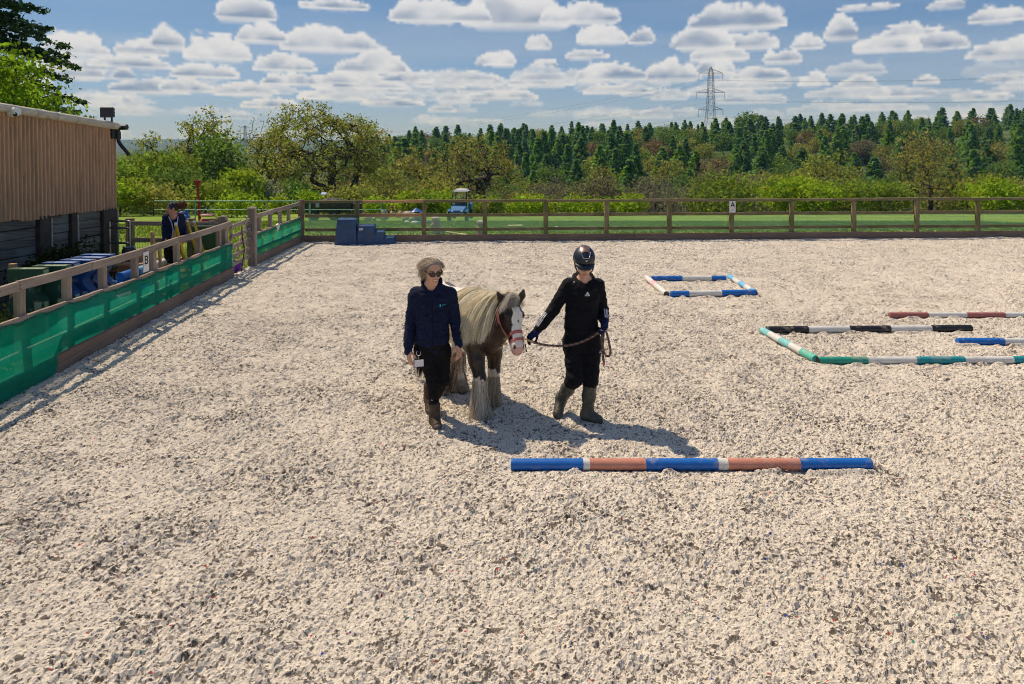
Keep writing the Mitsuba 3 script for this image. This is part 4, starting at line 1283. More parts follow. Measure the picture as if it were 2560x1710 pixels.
# pole heap
RK = thing('pole_rack', 'low timber rack under the heap of jump poles', 'rack')
for y in (11.2, 12.1):
    part(RK, 'crossbar', beam([-6.55, y, 0.27], [-5.95, y, 0.27], 0.07, 0.09), 'old_wood_x')
    for x in (-6.5, -6.0):
        part(RK, 'leg', beam([x, y, -0.2], [x, y, 0.225], 0.07, 0.07), 'old_wood_z')
for n, (x, z, y0, y1, cs, lab) in enumerate([(-6.42, 0.375, 11.0, 12.6, ['white', 'light_blue', 'white'], 'white and light blue pole at the bottom of the heap, away from the fence'), (-6.25, 0.375, 10.95, 12.5, ['light_blue', 'white', 'blue'], 'light blue and white pole at the bottom of the heap, in the middle'),
                                             (-6.08, 0.375, 10.9, 12.4, ['white', 'blue', 'white'], 'white and blue pole at the bottom of the heap, nearest the fence'),
                                             (-6.33, 0.51, 11.05, 12.75, ['blue', 'white', 'grey_white'], 'blue and white pole on the second layer, away from the fence'), (-6.16, 0.51, 11.0, 12.55, ['grey_white', 'light_blue', 'sea_green', 'white'], 'pale pole with a sea green band on the second layer'),
                                             (-6.24, 0.645, 11.35, 12.9, ['blue', 'light_blue', 'white'], 'light blue and white pole on top of the heap')]):
    k = thing('jump_pole', lab, 'pole', 'jump poles heaped behind the side fence')
    Y = np.linspace(y0, y1, len(cs) + 1)
    for c, a, b in zip(cs, Y[:-1], Y[1:]):
        part(k, 'band', tube([[x, a, z], [x, (a + b) / 2, z], [x, b, z]], 0.075, 14), 'paint_' + c, 40)

# ------------------------------------------------------------------ picnic table with things on it
for nm, c in {'red_timber': (0.23, 0.115, 0.06)}.items():
    mottled(nm, (0.36, 0.22, 0.14), (0.20, 0.10, 0.055), (3, 30, 30), 0.8)
PT = thing('picnic_table', 'brown timber picnic table behind the lettered post', 'table')
pc, pr = np.array([-6.92, 13.0, -0.12]), rotz(0.12)
for n in range(5):
    part(PT, 'top_board', xf(bbox((1.55, 0.135, 0.04), (0, -0.29 + 0.145 * n, 0.74)), pr, pc), 'red_timber')
for sy in (-1, 1):
    for n in range(2):
        part(PT, 'seat_board', xf(bbox((1.55, 0.13, 0.04), (0, sy * (0.60 + 0.14 * n), 0.44)), pr, pc), 'red_timber')
    part(PT, 'apron', xf(bbox((1.5, 0.035, 0.10), (0, sy * 0.27, 0.665)), pr, pc), 'red_timber')
for sx in (-0.55, 0.55):
    part(PT, 'bearer', xf(bbox((0.05, 1.46, 0.09), (sx, 0, 0.375)), pr, pc), 'red_timber')
    for sy in (-1, 1):
        part(PT, 'leg', xf(beam((sx + 0.045, sy * 0.62, -0.02), (sx + 0.045, sy * 0.20, 0.71), 0.045, 0.09), pr, pc), 'red_timber')
mat('pot_dark', (0.022, 0.026, 0.034), 0.5)
tz = 0.64
PO = thing('round_pot', 'round black pot on the picnic table', 'pot')
pp = np.array([-6.98, 13.02, tz])
part(PO, 'body', lathe([(0.0, 0.0), (0.06, 0.0), (0.065, 0.03), (0.105, 0.08), (0.125, 0.15), (0.118, 0.21), (0.09, 0.245), (0.095, 0.25), (0.085, 0.252), (0.0, 0.24)], 22, pp), 'pot_dark', 45)
part(PO, 'lug', cat(bbox((0.03, 0.03, 0.05), pp + [-0.10, 0, 0.25]), bbox((0.03, 0.03, 0.05), pp + [0.10, 0, 0.25])), 'label_grey')
k = thing('wooden_block', 'small upright wooden block beside the pot on the table', 'block')
part(k, 'body', bbox((0.085, 0.07, 0.19), (-6.77, 13.0, tz + 0.096), rotz(0.3)), 'new_wood_z')
part(k, 'cap', bbox((0.10, 0.085, 0.02), (-6.77, 13.0, tz + 0.20), rotz(0.3)), 'new_wood_x')
rb = np.random.RandomState(2)
basket = [tube(curve([(-6.69, 13.06, tz), (-6.64, 13.05, tz + 0.12), (-6.58, 13.04, tz + 0.08), (-6.55, 13.03, tz)], 10), 0.012, 6), tube(curve([(-6.84, 13.06, tz), (-6.82, 13.05, tz + 0.05), (-6.80, 13.05, tz + 0.07), (-6.83, 13.0, tz)], 8), 0.012, 6)]
TS = thing('leather_straps', 'curled brown leather straps lying beside the wooden block', 'straps')
for b_ in basket:
    part(TS, 'strap', b_, 'red_timber', True)
# leaning stakes, planks and yellow poles
paint('yellow_paint', (0.55, 0.38, 0.02), 0.5)
solo('stake', beam((-6.02, 12.02, -0.2), (-6.05, 12.03, 1.29), 0.055, 0.055, up=(0, 1, 0)), 'new_wood_z', 'pale square stake rising behind the fence rail, left of the standing woman', 'stake')
solo('stake', beam((-5.93, 12.12, -0.2), (-5.99, 12.13, 1.02), 0.04, 0.05, up=(0, 1, 0)), 'new_wood_z', 'thin pale stake leaning beside the lettered post', 'stake')
solo('stake', beam((-6.98, 10.0, -0.2), (-6.99, 10.0, 1.09), 0.09, 0.07, up=(0, 1, 0)), 'new_wood_z', 'square timber stake at the barn wall behind the green jump block', 'stake')
solo('stake', beam((-5.99, 12.75, -0.2), (-6.02, 12.75, 1.22), 0.06, 0.06, up=(0, 1, 0)), 'new_wood_z', 'brown stake just in front of the standing woman', 'stake')
for a, b, lab in [((-6.07, 14.25, -0.12), (-6.46, 14.2, 1.27), 'long yellow pole leaning right of the standing woman'), ((-5.83, 13.10, -0.12), (-5.99, 12.72, 1.37), 'yellow pole leaning in front of the standing woman'), ((-5.98, 14.35, -0.12), (-6.37, 14.3, 1.24), 'yellow pole close beside the long yellow pole'),
                  ((-5.97, 12.66, -0.15), (-5.98, 12.70, 0.98), 'short upright yellow pole at the fence')]:
    k = thing('yellow_pole', lab, 'pole')
    a, b = np.array(a), np.array(b)
    part(k, 'shaft', tube([a, (a + b) / 2, b - (b - a) * 0.03], 0.028, 10), 'yellow_paint', 50)
    part(k, 'tip', tube([b - (b - a) * 0.03, b], [0.029, 0.024], 10), 'board_white', 50)

# ------------------------------------------------------------------ hurdle by the barn and paddock fence behind
mat('galvanised', (0.42, 0.45, 0.47), 0.45, metallic=0.6)
HU = thing('metal_hurdle', 'short galvanised metal hurdle beside the barn corner', 'hurdle')
for z in (1.24, 1.10, 0.80, 0.52, 0.24):
    part(HU, 'rail', tube([(-8.06, 14.30, z), (-7.60, 14.22, z)], 0.022, 8), 'galvanised', 50)
for x in (-8.05, -7.61):
    part(HU, 'upright', tube([(x, 14.30 + (x + 8.06) * -0.174, -0.15), (x, 14.30 + (x + 8.06) * -0.174, 1.24)], 0.024, 8), 'galvanised', 50)
PF = thing('paddock_fence', 'dark timber rail fence with wire netting behind the standing woman', 'fence')
for x in (-7.88, -6.62, -6.15):
    part(PF, 'post', bbox((0.14, 0.12, 1.45), (x, 14.75, 0.52), None, 0.01), 'mossy_wood_z')
for z in (1.15, 0.81, 0.40):
    part(PF, 'rail', beam((-7.9, 14.68, z), (-6.05, 14.68, z - 0.02), 0.04, 0.09), 'mossy_wood_x')
wn = [tube([(x, 14.64, -0.1), (x, 14.64, 0.82)], 0.003, 3, False) for x in np.arange(-7.9, -6.05, 0.055)] + [tube([(-7.9, 14.64, z), (-6.05, 14.64, z)], 0.003, 3, False) for z in np.arange(0.0, 0.82, 0.11)]
part(PF, 'wire_mesh', cat(*wn), 'dull_wire', kind='stuff')
solo('green_board', bbox((0.55, 0.03, 0.50), (-6.25, 14.58, 0.86), None, 0.01), mat('dark_green_paint', (0.02, 0.085, 0.045), 0.5), 'dark green board hung on the paddock fence beside the gate post', 'board')

# ------------------------------------------------------------------ things hung on the gate
mat('purple_plastic', (0.16, 0.02, 0.42), 0.4)
BK = thing('bucket', 'purple bucket standing behind the slatted gate', 'bucket')
bq = np.array([-6.12, 15.75, -0.10])
part(BK, 'body', lathe([(0.0, 0.0), (0.12, 0.0), (0.155, 0.27), (0.163, 0.275), (0.163, 0.29), (0.148, 0.29), (0.115, 0.03), (0.0, 0.03)], 22, bq), 'purple_plastic', 40)
part(BK, 'handle', tube(curve([bq + [-0.155, 0, 0.28], bq + [-0.12, -0.03, 0.40], bq + [0, -0.05, 0.45], bq + [0.12, -0.03, 0.40], bq + [0.155, 0, 0.28]], 14), 0.007, 6), 'galvanised', True)
BK2 = thing('bucket', 'smaller violet bucket beside the purple bucket', 'bucket')
b2 = np.array([-6.22, 16.1, -0.10])
part(BK2, 'body', lathe([(0.0, 0.0), (0.10, 0.0), (0.13, 0.22), (0.135, 0.235), (0.12, 0.235), (0.095, 0.03), (0.0, 0.03)], 20, b2), 'purple_plastic', 40)
part(BK2, 'handle', tube(curve([b2 + [-0.13, 0, 0.23], b2 + [0, -0.04, 0.36], b2 + [0.13, 0, 0.23]], 12), 0.006, 6), 'galvanised', True)
mat('rope_pale', (0.52, 0.47, 0.30), 0.9)
mat('rope_dark', (0.05, 0.045, 0.06), 0.9)
solo('lead_rope', tube(curve([LP(7.55, 0.0, 1.04), LP(7.50, 0.02, 0.75), LP(7.42, 0.03, 0.50), LP(7.46, 0.03, 0.25), LP(7.25, 0.05, 0.05)], 30), 0.013, 7), 'rope_pale', 'pale rope hanging over the slatted gate', 'rope', True)
solo('lead_rope', tube(curve([LP(7.30, 0.0, 0.98), LP(7.26, 0.03, 0.7), LP(7.36, 0.03, 0.45), LP(7.20, 0.04, 0.15), LP(7.12, 0.04, 0.02)], 30), 0.012, 7), 'rope_dark', 'dark rope hanging over the slatted gate', 'rope', True)
HC = thing('head_collar', 'blue grey head collar hung on the gate top', 'head collar')
mat('strap_grey', (0.10, 0.13, 0.17), 0.8)
part(HC, 'strap', tube(curve([LP(7.62, 0.0, 0.98), LP(7.66, 0.03, 0.85), LP(7.85, 0.04, 0.80), LP(7.9, 0.03, 0.92), LP(7.78, 0.02, 1.02)], 20), 0.012, 6), 'strap_grey', True)
part(HC, 'noseband', tube(curve([LP(7.66, 0.02, 0.80), LP(7.62, 0.04, 0.66), LP(7.75, 0.05, 0.60), LP(7.84, 0.04, 0.70)], 16), 0.012, 6), 'strap_grey', True)
# white bag caught on the second fence
rsx = np.random.RandomState(4)
bg = trimesh.creation.icosphere(3, 0.09)
bv = np.array(bg.vertices) * [0.8, 0.9, 1.3]
bv *= (0.75 + 0.5 * meshkit.fbm(bv * 14 + 3, 3, 2))[:, None]
bv[:, :2] *= np.clip(0.55 + bv[:, 2:3] * 5, 0.2, 1.2)
solo('plastic_bag', (bv + SPt(1.62, 0.05, 0.66), np.array(bg.faces)), 'white_plastic', 'crumpled white bag caught on the short netted fence', 'bag', True)

# ------------------------------------------------------------------ shrubs round the barn, grass


def shrub(name, lab, x, y, H, R, base, n, per, leaf, seed, z=-0.12, spread=None):
    k = thing(name, lab, 'shrub')
    w, l, c = broadleaf(seed, H, R, n, per, leaf, base, 0.97, spread=spread or 0.22 * R, r_tip=0.006, quad=True, lump=0.45)
    plant(k, x, y, w, l, c, z=z)


shrub('shrub', 'dark green shrub against the plank wall by the barn corner', -7.62, 12.3, 1.05, 0.62, (0.040, 0.062, 0.018), 120, 36, 0.055, 71)
shrub('shrub', 'dark weedy shrub at the foot of the plank wall, left edge', -6.55, 8.7, 0.75, 0.55, (0.040, 0.058, 0.018), 110, 34, 0.055, 72)
shrub('shrub', 'dark leafy weeds between the jump blocks and the fence', -6.9, 11.3, 0.7, 0.5, (0.040, 0.062, 0.018), 80, 34, 0.05, 73)
shrub('shrub', 'dark green weeds at the table leg', -7.0, 12.1, 0.55, 0.42, (0.050, 0.090, 0.018), 70, 34, 0.05, 74)

gr = np.random.RandomState(33)


def grass_patch(name, lab, x0, x1, y0, y1, n, h, w, base, keep=None):
    x, y = gr.uniform(x0, x1, n), gr.uniform(y0, y1, n)
    if keep is not None:
        m = keep(x, y)
        x, y = x[m], y[m]
    n = len(x)
    z = terrain(x, y)
    a = gr.uniform(0, 6.28, n)
    hh = h * gr.uniform(0.4, 1.3, n)
    lean = gr.normal(size=(n, 2)) * 0.35 * hh[:, None]
    b = np.stack([x, y, z - 0.01], 1)
    side = np.stack([np.cos(a), np.sin(a), a * 0], 1) * w * gr.uniform(0.6, 1.3, (n, 1))
    tip = b + np.c_[lean, hh]
    v = np.stack([b - side, b + side, tip], 1).reshape(-1, 3)
    c = np.array(base) * (1 + gr.uniform(-.35, .35, (n, 1))) * (1 + gr.uniform(-.12, .12, (n, 3)))
    k = key_for('', name)
    scene[k] = shape((v, np.arange(3 * n).reshape(-1, 3)), 'leaf', False, np.repeat(c, 3, 0))
    labels[k] = {'label': lab, 'category': 'grass', 'kind': 'stuff'}


grass_patch('grass', 'short bright grass beside the barn and paddock', -9.0, -5.75, 10.0, 22.0, 22000, 0.075, 0.012, (0.190, 0.285, 0.030), lambda x, y: x < left_x(y) - 0.12)
grass_patch('grass', 'tufty bright grass of the field beyond the far fence', -16, 22, 20.9, 34, 60000, 0.075, 0.030, (0.190, 0.275, 0.038), lambda x, y: (y > far_y(x) + 0.2) | (x < -6.3))
grass_patch('grass', 'long weeds growing along the outside of the far fence', 0.5, 4.6, 21.05, 21.4, 1500, 0.28, 0.02, (0.070, 0.140, 0.022))

# ------------------------------------------------------------------ the field beyond
TG = lambda x, y: float(terrain(x, y))
mat('pale_green_tube', (0.20, 0.42, 0.33), 0.5)


def field_rail(lab, pts, zs, posts):
    k = thing('field_rail', lab, 'fence')
    for z in zs:
        part(k, 'rail', tube([(x, y, TG(x, y) + z) for x, y in pts], 0.020, 6), 'pale_green_tube', True)
    for x, y in posts:
        part(k, 'post', tube([(x, y, TG(x, y) - 0.1), (x, y, TG(x, y) + max(zs) + 0.02)], 0.022, 6), 'pale_green_tube', True)
    return k


field_rail('thin pale green two rail fence across the field on the left', [(-14.0, 28.0), (-10.2, 28.0), (-7.0, 28.0), (-5.0, 28.6)], (0.62, 0.95), [(-12.4, 28.0), (-10.2, 28.0), (-7.9, 28.0)])
field_rail('single thin green rail sagging across the field behind the new orange rail', [(-8.6, 30.0), (-6.0, 30.5), (-3.6, 31.5), (1.5, 34.0)], (0.95,), [(-8.5, 30.0), (-5.6, 30.6), (-2.0, 32.3)])
# red basketball style post with toys
mat('red_paint', (0.33, 0.02, 0.025), 0.5)
mat('toy_blue', (0.02, 0.12, 0.42), 0.45)
mat('toy_red', (0.45, 0.03, 0.04), 0.45)
mat('toy_orange', (0.75, 0.22, 0.02), 0.45)
RP = thing('red_post', 'tall thin red post with a flared top standing in the field', 'post')
rx, ry = -13.6, 31.0
zg = TG(rx, ry)
part(RP, 'shaft', tube([(rx + 0.07, ry, zg - 0.05), (rx + 0.03, ry, zg + 0.8), (rx, ry, zg + 1.62)], [0.06, 0.055, 0.05], 10), 'red_paint', True)
part(RP, 'head', hull([(rx - 0.14, ry - 0.08, zg + 1.87), (rx + 0.14, ry - 0.08, zg + 1.87), (rx - 0.14, ry + 0.08, zg + 1.87), (rx + 0.14, ry + 0.08, zg + 1.87), (rx - 0.05, ry - 0.05, zg + 1.55), (rx + 0.05, ry - 0.05, zg + 1.55), (rx - 0.05, ry + 0.05, zg + 1.55), (rx + 0.05, ry + 0.05, zg + 1.55)]), 'red_paint')
TC = thing('toy_car', 'blue and red toy ride-on beside the red post', 'toy')
tx, ty = -13.75, 30.0
tzg = TG(tx, ty)
part(TC, 'body', bbox((0.40, 0.40, 0.26), (tx, ty, tzg + 0.26), None, 0.07), 'toy_blue', 40)
part(TC, 'seat_back', bbox((0.16, 0.12, 0.26), (tx + 0.11, ty, tzg + 0.50), rotx(-0.15), 0.05), 'toy_blue', 40)
part(TC, 'hood', bbox((0.22, 0.2, 0.14), (tx - 0.09, ty, tzg + 0.46), None, 0.05), 'toy_blue', 40)
part(TC, 'badge', xf(lathe([(0, 0), (0.09, 0), (0.09, 0.02), (0, 0.03)], 14), rotx(1.57), (tx + 0.01, ty - 0.20, tzg + 0.40)), 'toy_red', 40)
for sx in (-1, 1):
    part(TC, 'wheel', xf(lathe([(0, -.03), (0.10, -.03), (0.11, 0), (0.10, .03), (0, .03)], 16), roty(1.57), (tx + sx * 0.21, ty - 0.1, tzg + 0.10)), 'toy_red' if sx < 0 else 'black_plastic', 40)
solo('toy_cone', lathe([(0, 0.0), (0.12, 0.0), (0.12, 0.02), (0.07, 0.03), (0.025, 0.27), (0, 0.28)], 16, (-13.85, 29.2, TG(-13.85, 29.2))), 'toy_orange', 'small orange cone in front of the toy ride-on', 'cone', 40)
solo('ball', lathe([(0.09 * math.sin(t), 0.09 - 0.09 * math.cos(t)) for t in np.linspace(0, math.pi, 12)], 18, (-13.35, 29.2, TG(-13.35, 29.2))), 'white_plastic', 'white ball lying near the orange cone', 'ball', True)
SW = thing('toy_seesaw', 'rose pink and grey toy seat frame right of the toy ride-on', 'toy')
sx0, sy0 = -12.85, 30.2
sz0 = TG(sx0, sy0)
part(SW, 'seat', bbox((0.55, 0.35, 0.10), (sx0, sy0, sz0 + 0.36), None, 0.04), 'paint_rose', 40)
part(SW, 'base', bbox((0.60, 0.35, 0.16), (sx0, sy0, sz0 + 0.12), None, 0.05), 'toy_red', 40)
for d in (-0.18, 0.02, 0.2):
    part(SW, 'bar', tube([(sx0 + d - 0.1, sy0, sz0 + 0.40), (sx0 + d + 0.12, sy0 + 0.05, sz0 + 0.72)], 0.022, 8), 'galvanised', True)

# dark cart at the edge of the field, left of the mounting block
mottled('grimy_dark', (0.018, 0.020, 0.022), (0.07, 0.07, 0.068), 5.0, 0.6)
QC = thing('farm_trailer', 'dark flat trailer heaped with sheeting beyond the corner post', 'trailer')
qx, qy = -9.25, 36.5
qz = TG(qx, qy)
part(QC, 'bed', bbox((2.3, 1.1, 0.10), (qx, qy, qz + 0.50), None, 0.02), 'grimy_dark')
for sx in (-1, 1):
    part(QC, 'side_board', bbox((2.3, 0.04, 0.42), (qx, qy + sx * 0.55, qz + 0.74), None, 0.01), 'grimy_dark')
for sx in (-0.7, 0.35):
    part(QC, 'wheel', xf(lathe([(0, -.10), (0.18, -.10), (0.28, -.08), (0.30, 0), (0.28, .08), (0.18, .10), (0, .10)], 20), rotx(1.57), (qx + sx, qy - 0.62, qz + 0.30)), 'black_plastic', 45)
    part(QC, 'hub', xf(lathe([(0, -.02), (0.11, -.02), (0.12, .02), (0, .03)], 14), rotx(1.57), (qx + sx, qy - 0.735, qz + 0.30)), 'galvanised', 45)
tarp_v, tarp_f = grid(np.linspace(-1.05, 0.9, 30), np.linspace(-0.5, 0.5, 16), lambda X, Y: 0.95 + 0.28 * f2(X * 2.2, Y * 2.2 + 4, 3, 2) * (1 - (2 * Y) ** 4 * 0.6) - 0.25 * np.abs(X) ** 2)
part(QC, 'load', (tarp_v + [qx, qy, qz], tarp_f), 'grimy_dark', True, label='dark crumpled sheeting')
part(QC, 'sheet', bbox((0.28, 0.3, 0.05), (qx - 0.35, qy, qz + 1.36), rotx(0.4), 0.02), 'jump_blue_pale', label='pale blue folded sheet')
part(QC, 'box', bbox((0.17, 0.1, 0.24), (qx - 0.50, qy - 0.62, qz + 0.83), None, 0.02), 'label_grey', label='pale grey box')
part(QC, 'drawbar', tube([(qx + 1.15, qy, qz + 0.5), (qx + 1.75, qy - 0.1, qz + 0.35)], 0.04, 8), 'galvanised', True)
k = thing('feed_bin', 'dark bin with a pale lid knob right of the flat trailer', 'bin')
bx, by = -7.75, 36.0
part(k, 'body', bbox((0.40, 0.40, 0.62), (bx, by, TG(bx, by) + 0.50), None, 0.04), 'grimy_dark', 40)
part(k, 'lid', bbox((0.44, 0.44, 0.06), (bx, by, TG(bx, by) + 0.84), None, 0.02), 'grimy_dark', 40)
part(k, 'knob', lathe([(0, 0), (0.05, 0.0), (0.085, 0.06), (0.06, 0.13), (0, 0.15)], 14, (bx, by, TG(bx, by) + 0.87)), 'verge_cement', True)
# rubble
mottled('rubble', (0.34, 0.27, 0.22), (0.56, 0.48, 0.42), 6.0, 0.95)
rr = np.random.RandomState(12)
for n in range(22):
    x, y = -5.85 + rr.normal() * 0.75, 35.0 + rr.normal() * 0.4
    m = trimesh.creation.icosphere(1, 1.0)
    v = np.array(m.vertices) * rr.uniform(0.7, 1.2, 3) * (0.85 + 0.3 * rr.rand(len(m.vertices), 1))
    sz = rr.uniform(0.10, 0.20)
    z = TG(x, y) + sz * 0.6 + 0.42 * math.exp(-((x + 5.85) / 0.8) ** 2) * rr.rand()
    solo('rubble_stone', (v * sz + [x, y, z], np.array(m.faces)), 'rubble', 'pale pinkish rubble stone in the heap at the field edge', 'stone', False, group='stones of the rubble heap at the field edge')
tv, tf = grid(np.linspace(-0.3, 0.3, 14), np.linspace(-0.2, 0.2, 10), lambda X, Y: 0.12 + 0.22 * np.exp(-(X / 0.22) ** 2 - (Y / 0.15) ** 2) + 0.05 * f2(X * 9, Y * 9, 3, 1))
solo('blue_tarp', (tv + [-4.62, 34.6, TG(-4.62, 34.6) + 0.28], tf), 'toy_blue', 'small heap of bright blue tarpaulin right of the rubble', 'tarpaulin', True)
solo('blue_tray', bbox((0.62, 0.35, 0.10), (-2.95 - 0.85, 30.5, TG(-3.8, 30.5) + 0.05), rotz(0.1), 0.03), 'jump_blue', 'flat blue tray lying on the grass beyond the fence', 'tray', 40)
for x, y, s, lab in [(-4.55, 31.0, 0.10, 'white lump on the grass under the blue tarpaulin'), (-3.95, 29.0, 0.13, 'white crumpled sheet on the grass beside the blue tray'), (1.62, 26.0, 0.055, 'tiny white ball on the grass behind the middle of the fence')]:
    m = trimesh.creation.icosphere(2, 1.0)
    v = np.array(m.vertices) * [1.2, 0.9, 0.7]
    v *= (0.8 + 0.4 * meshkit.noise(v * 2 + x))[:, None]
    solo('white_litter', (v * s + [x, y, TG(x, y) + s * 0.5], np.array(m.faces)), 'white_plastic', lab, 'litter', True)

# blue utility tractor with pale canopy
UT = thing('utility_vehicle', 'small blue utility vehicle with a pale canopy parked in the field', 'vehicle')
ux, uy = -2.50, 35.0
uz = TG(ux, uy) + 0.06
mat('vehicle_blue', (0.03, 0.15, 0.36), 0.35)
mat('canopy_pale', (0.60, 0.60, 0.62), 0.5)
scene['screen_glass'] = {'type': 'thindielectric', 'int_ior': 1.5}


def U(m):
    return xf(m, rotz(-0.10), (ux, uy, uz), 0.76)


part(UT, 'canopy', U(hull([(-0.46, -0.5, 1.84), (0.46, -0.5, 1.84), (-0.46, 0.7, 1.84), (0.46, 0.7, 1.84), (-0.30, -0.4, 1.98), (0.30, -0.4, 1.98), (-0.30, 0.6, 1.98), (0.30, 0.6, 1.98)])), 'canopy_pale', 30)
for sx in (-1, 1):
    part(UT, 'pillar', U(tube([(sx * 0.50, -0.75, 0.98), (sx * 0.42, -0.42, 1.86)], 0.035, 8)), 'black_plastic', True)
    part(UT, 'pillar', U(tube([(sx * 0.46, 0.62, 0.95), (sx * 0.42, 0.62, 1.86)], 0.035, 8)), 'black_plastic', True)
part(UT, 'windscreen', U((np.array([(-0.46, -0.74, 1.02), (0.46, -0.74, 1.02), (0.39, -0.43, 1.82), (-0.39, -0.43, 1.82)]), np.array([[0, 1, 2], [0, 2, 3]]))), 'screen_glass')
part(UT, 'hood', U(hull([(-0.36, -1.35, 0.72), (0.36, -1.35, 0.72), (-0.50, -0.72, 0.98), (0.50, -0.72, 0.98), (-0.42, -1.42, 0.50), (0.42, -1.42, 0.50), (-0.52, -0.72, 0.50), (0.52, -0.72, 0.50)])), 'vehicle_blue', 30)
part(UT, 'bumper', U(bbox((0.95, 0.10, 0.14), (0, -1.47, 0.50), None, 0.03)), 'black_plastic', 30)
for sx in (-1, 1):
    part(UT, 'headlight', U(bbox((0.16, 0.05, 0.09), (sx * 0.30, -1.40, 0.66), None, 0.02)), 'canopy_pale', 30)
    part(UT, 'wing', U(bbox((0.20, 0.62, 0.10), (sx * 0.56, -1.05, 0.68), rotx(0.15), 0.04)), 'vehicle_blue', 30)
    for wy in (-1.05, 0.75):
        part(UT, 'wheel', U(xf(lathe([(0, -.11), (0.16, -.11), (0.30, -.09), (0.32, 0), (0.30, .09), (0.16, .11), (0, .11)], 20), roty(1.57), (sx * 0.56, wy, 0.32))), 'black_plastic', 45)
part(UT, 'seat', U(cat(bbox((0.9, 0.42, 0.14), (0, 0.05, 0.80), None, 0.04), bbox((0.9, 0.12, 0.48), (0, 0.30, 1.06), rotx(-0.12), 0.04))), 'grimy_dark', 30)
part(UT, 'tub', U(bbox((1.15, 0.85, 0.40), (0, 0.98, 0.80), None, 0.03)), 'vehicle_blue', 30)
part(UT, 'steering_wheel', U(xf((np.array(trimesh.creation.torus(0.17, 0.018, 20, 8).vertices), np.array(trimesh.creation.torus(0.17, 0.018, 20, 8).faces)), rotx(0.6), (-0.22, -0.40, 1.12))), 'black_plastic', True)
# pink jump blocks with a yellow pole
paint('pink_plastic', (0.52, 0.20, 0.26), 0.45)
mat('pink_pale', (0.72, 0.52, 0.55), 0.5)


def pink_stand(x, y, h, lab):
    k = thing('pink_jump_stand', lab, 'jump stand')
    z = TG(x, y)
    part(k, 'body', lathe([(0, 0), (0.155, 0), (0.16, 0.02), (0.15, 0.30 * h), (0.125, 0.36 * h), (0.125, 0.48 * h), (0.15, 0.54 * h), (0.145, 0.62 * h), (0.115, 0.68 * h), (0.12, 0.86 * h), (0, 0.88 * h)], 20, (x, y, z)), 'pink_plastic', 40)
    part(k, 'cap', lathe([(0, 0.86 * h), (0.13, 0.86 * h), (0.14, 0.90 * h), (0.135, 0.98 * h), (0.10, h), (0, h)], 20, (x, y, z)), 'pink_pale', 40)
    for sx in (-1, 1):
        part(k, 'cup', bbox((0.07, 0.10, 0.10), (x + sx * 0.14, y, z + 0.48 * h), None, 0.02), 'pink_pale', 40)


pink_stand(-2.48, 23.3, 0.55, 'pink plastic jump stand behind the fence, left one of the pair')
pink_stand(-0.95, 22.0, 0.55, 'pink plastic jump stand behind the fence, right one of the pair')
solo('yellow_pole', tube([(-2.35, 23.3, TG(-2.35, 23.3) + 0.10), (-1.7, 22.7, TG(-1.7, 22.7) + 0.06), (-1.05, 22.1, TG(-1.05, 22.1) + 0.04)], 0.03, 8), mat('pale_yellow', (0.62, 0.55, 0.25), 0.6), 'pale yellow pole lying between the two pink jump stands', 'pole', True)
solo('pale_plank', bbox((0.55, 0.22, 0.05), (0.12, 26.5, TG(0.12, 26.5) + 0.05), rotz(0.05), 0.01), 'pale_yellow', 'short pale plank on the grass right of the pink jump stands', 'plank')

# ------------------------------------------------------------------ pylons and wires
mat('lattice_steel', (0.17, 0.18, 0.20), 0.6)


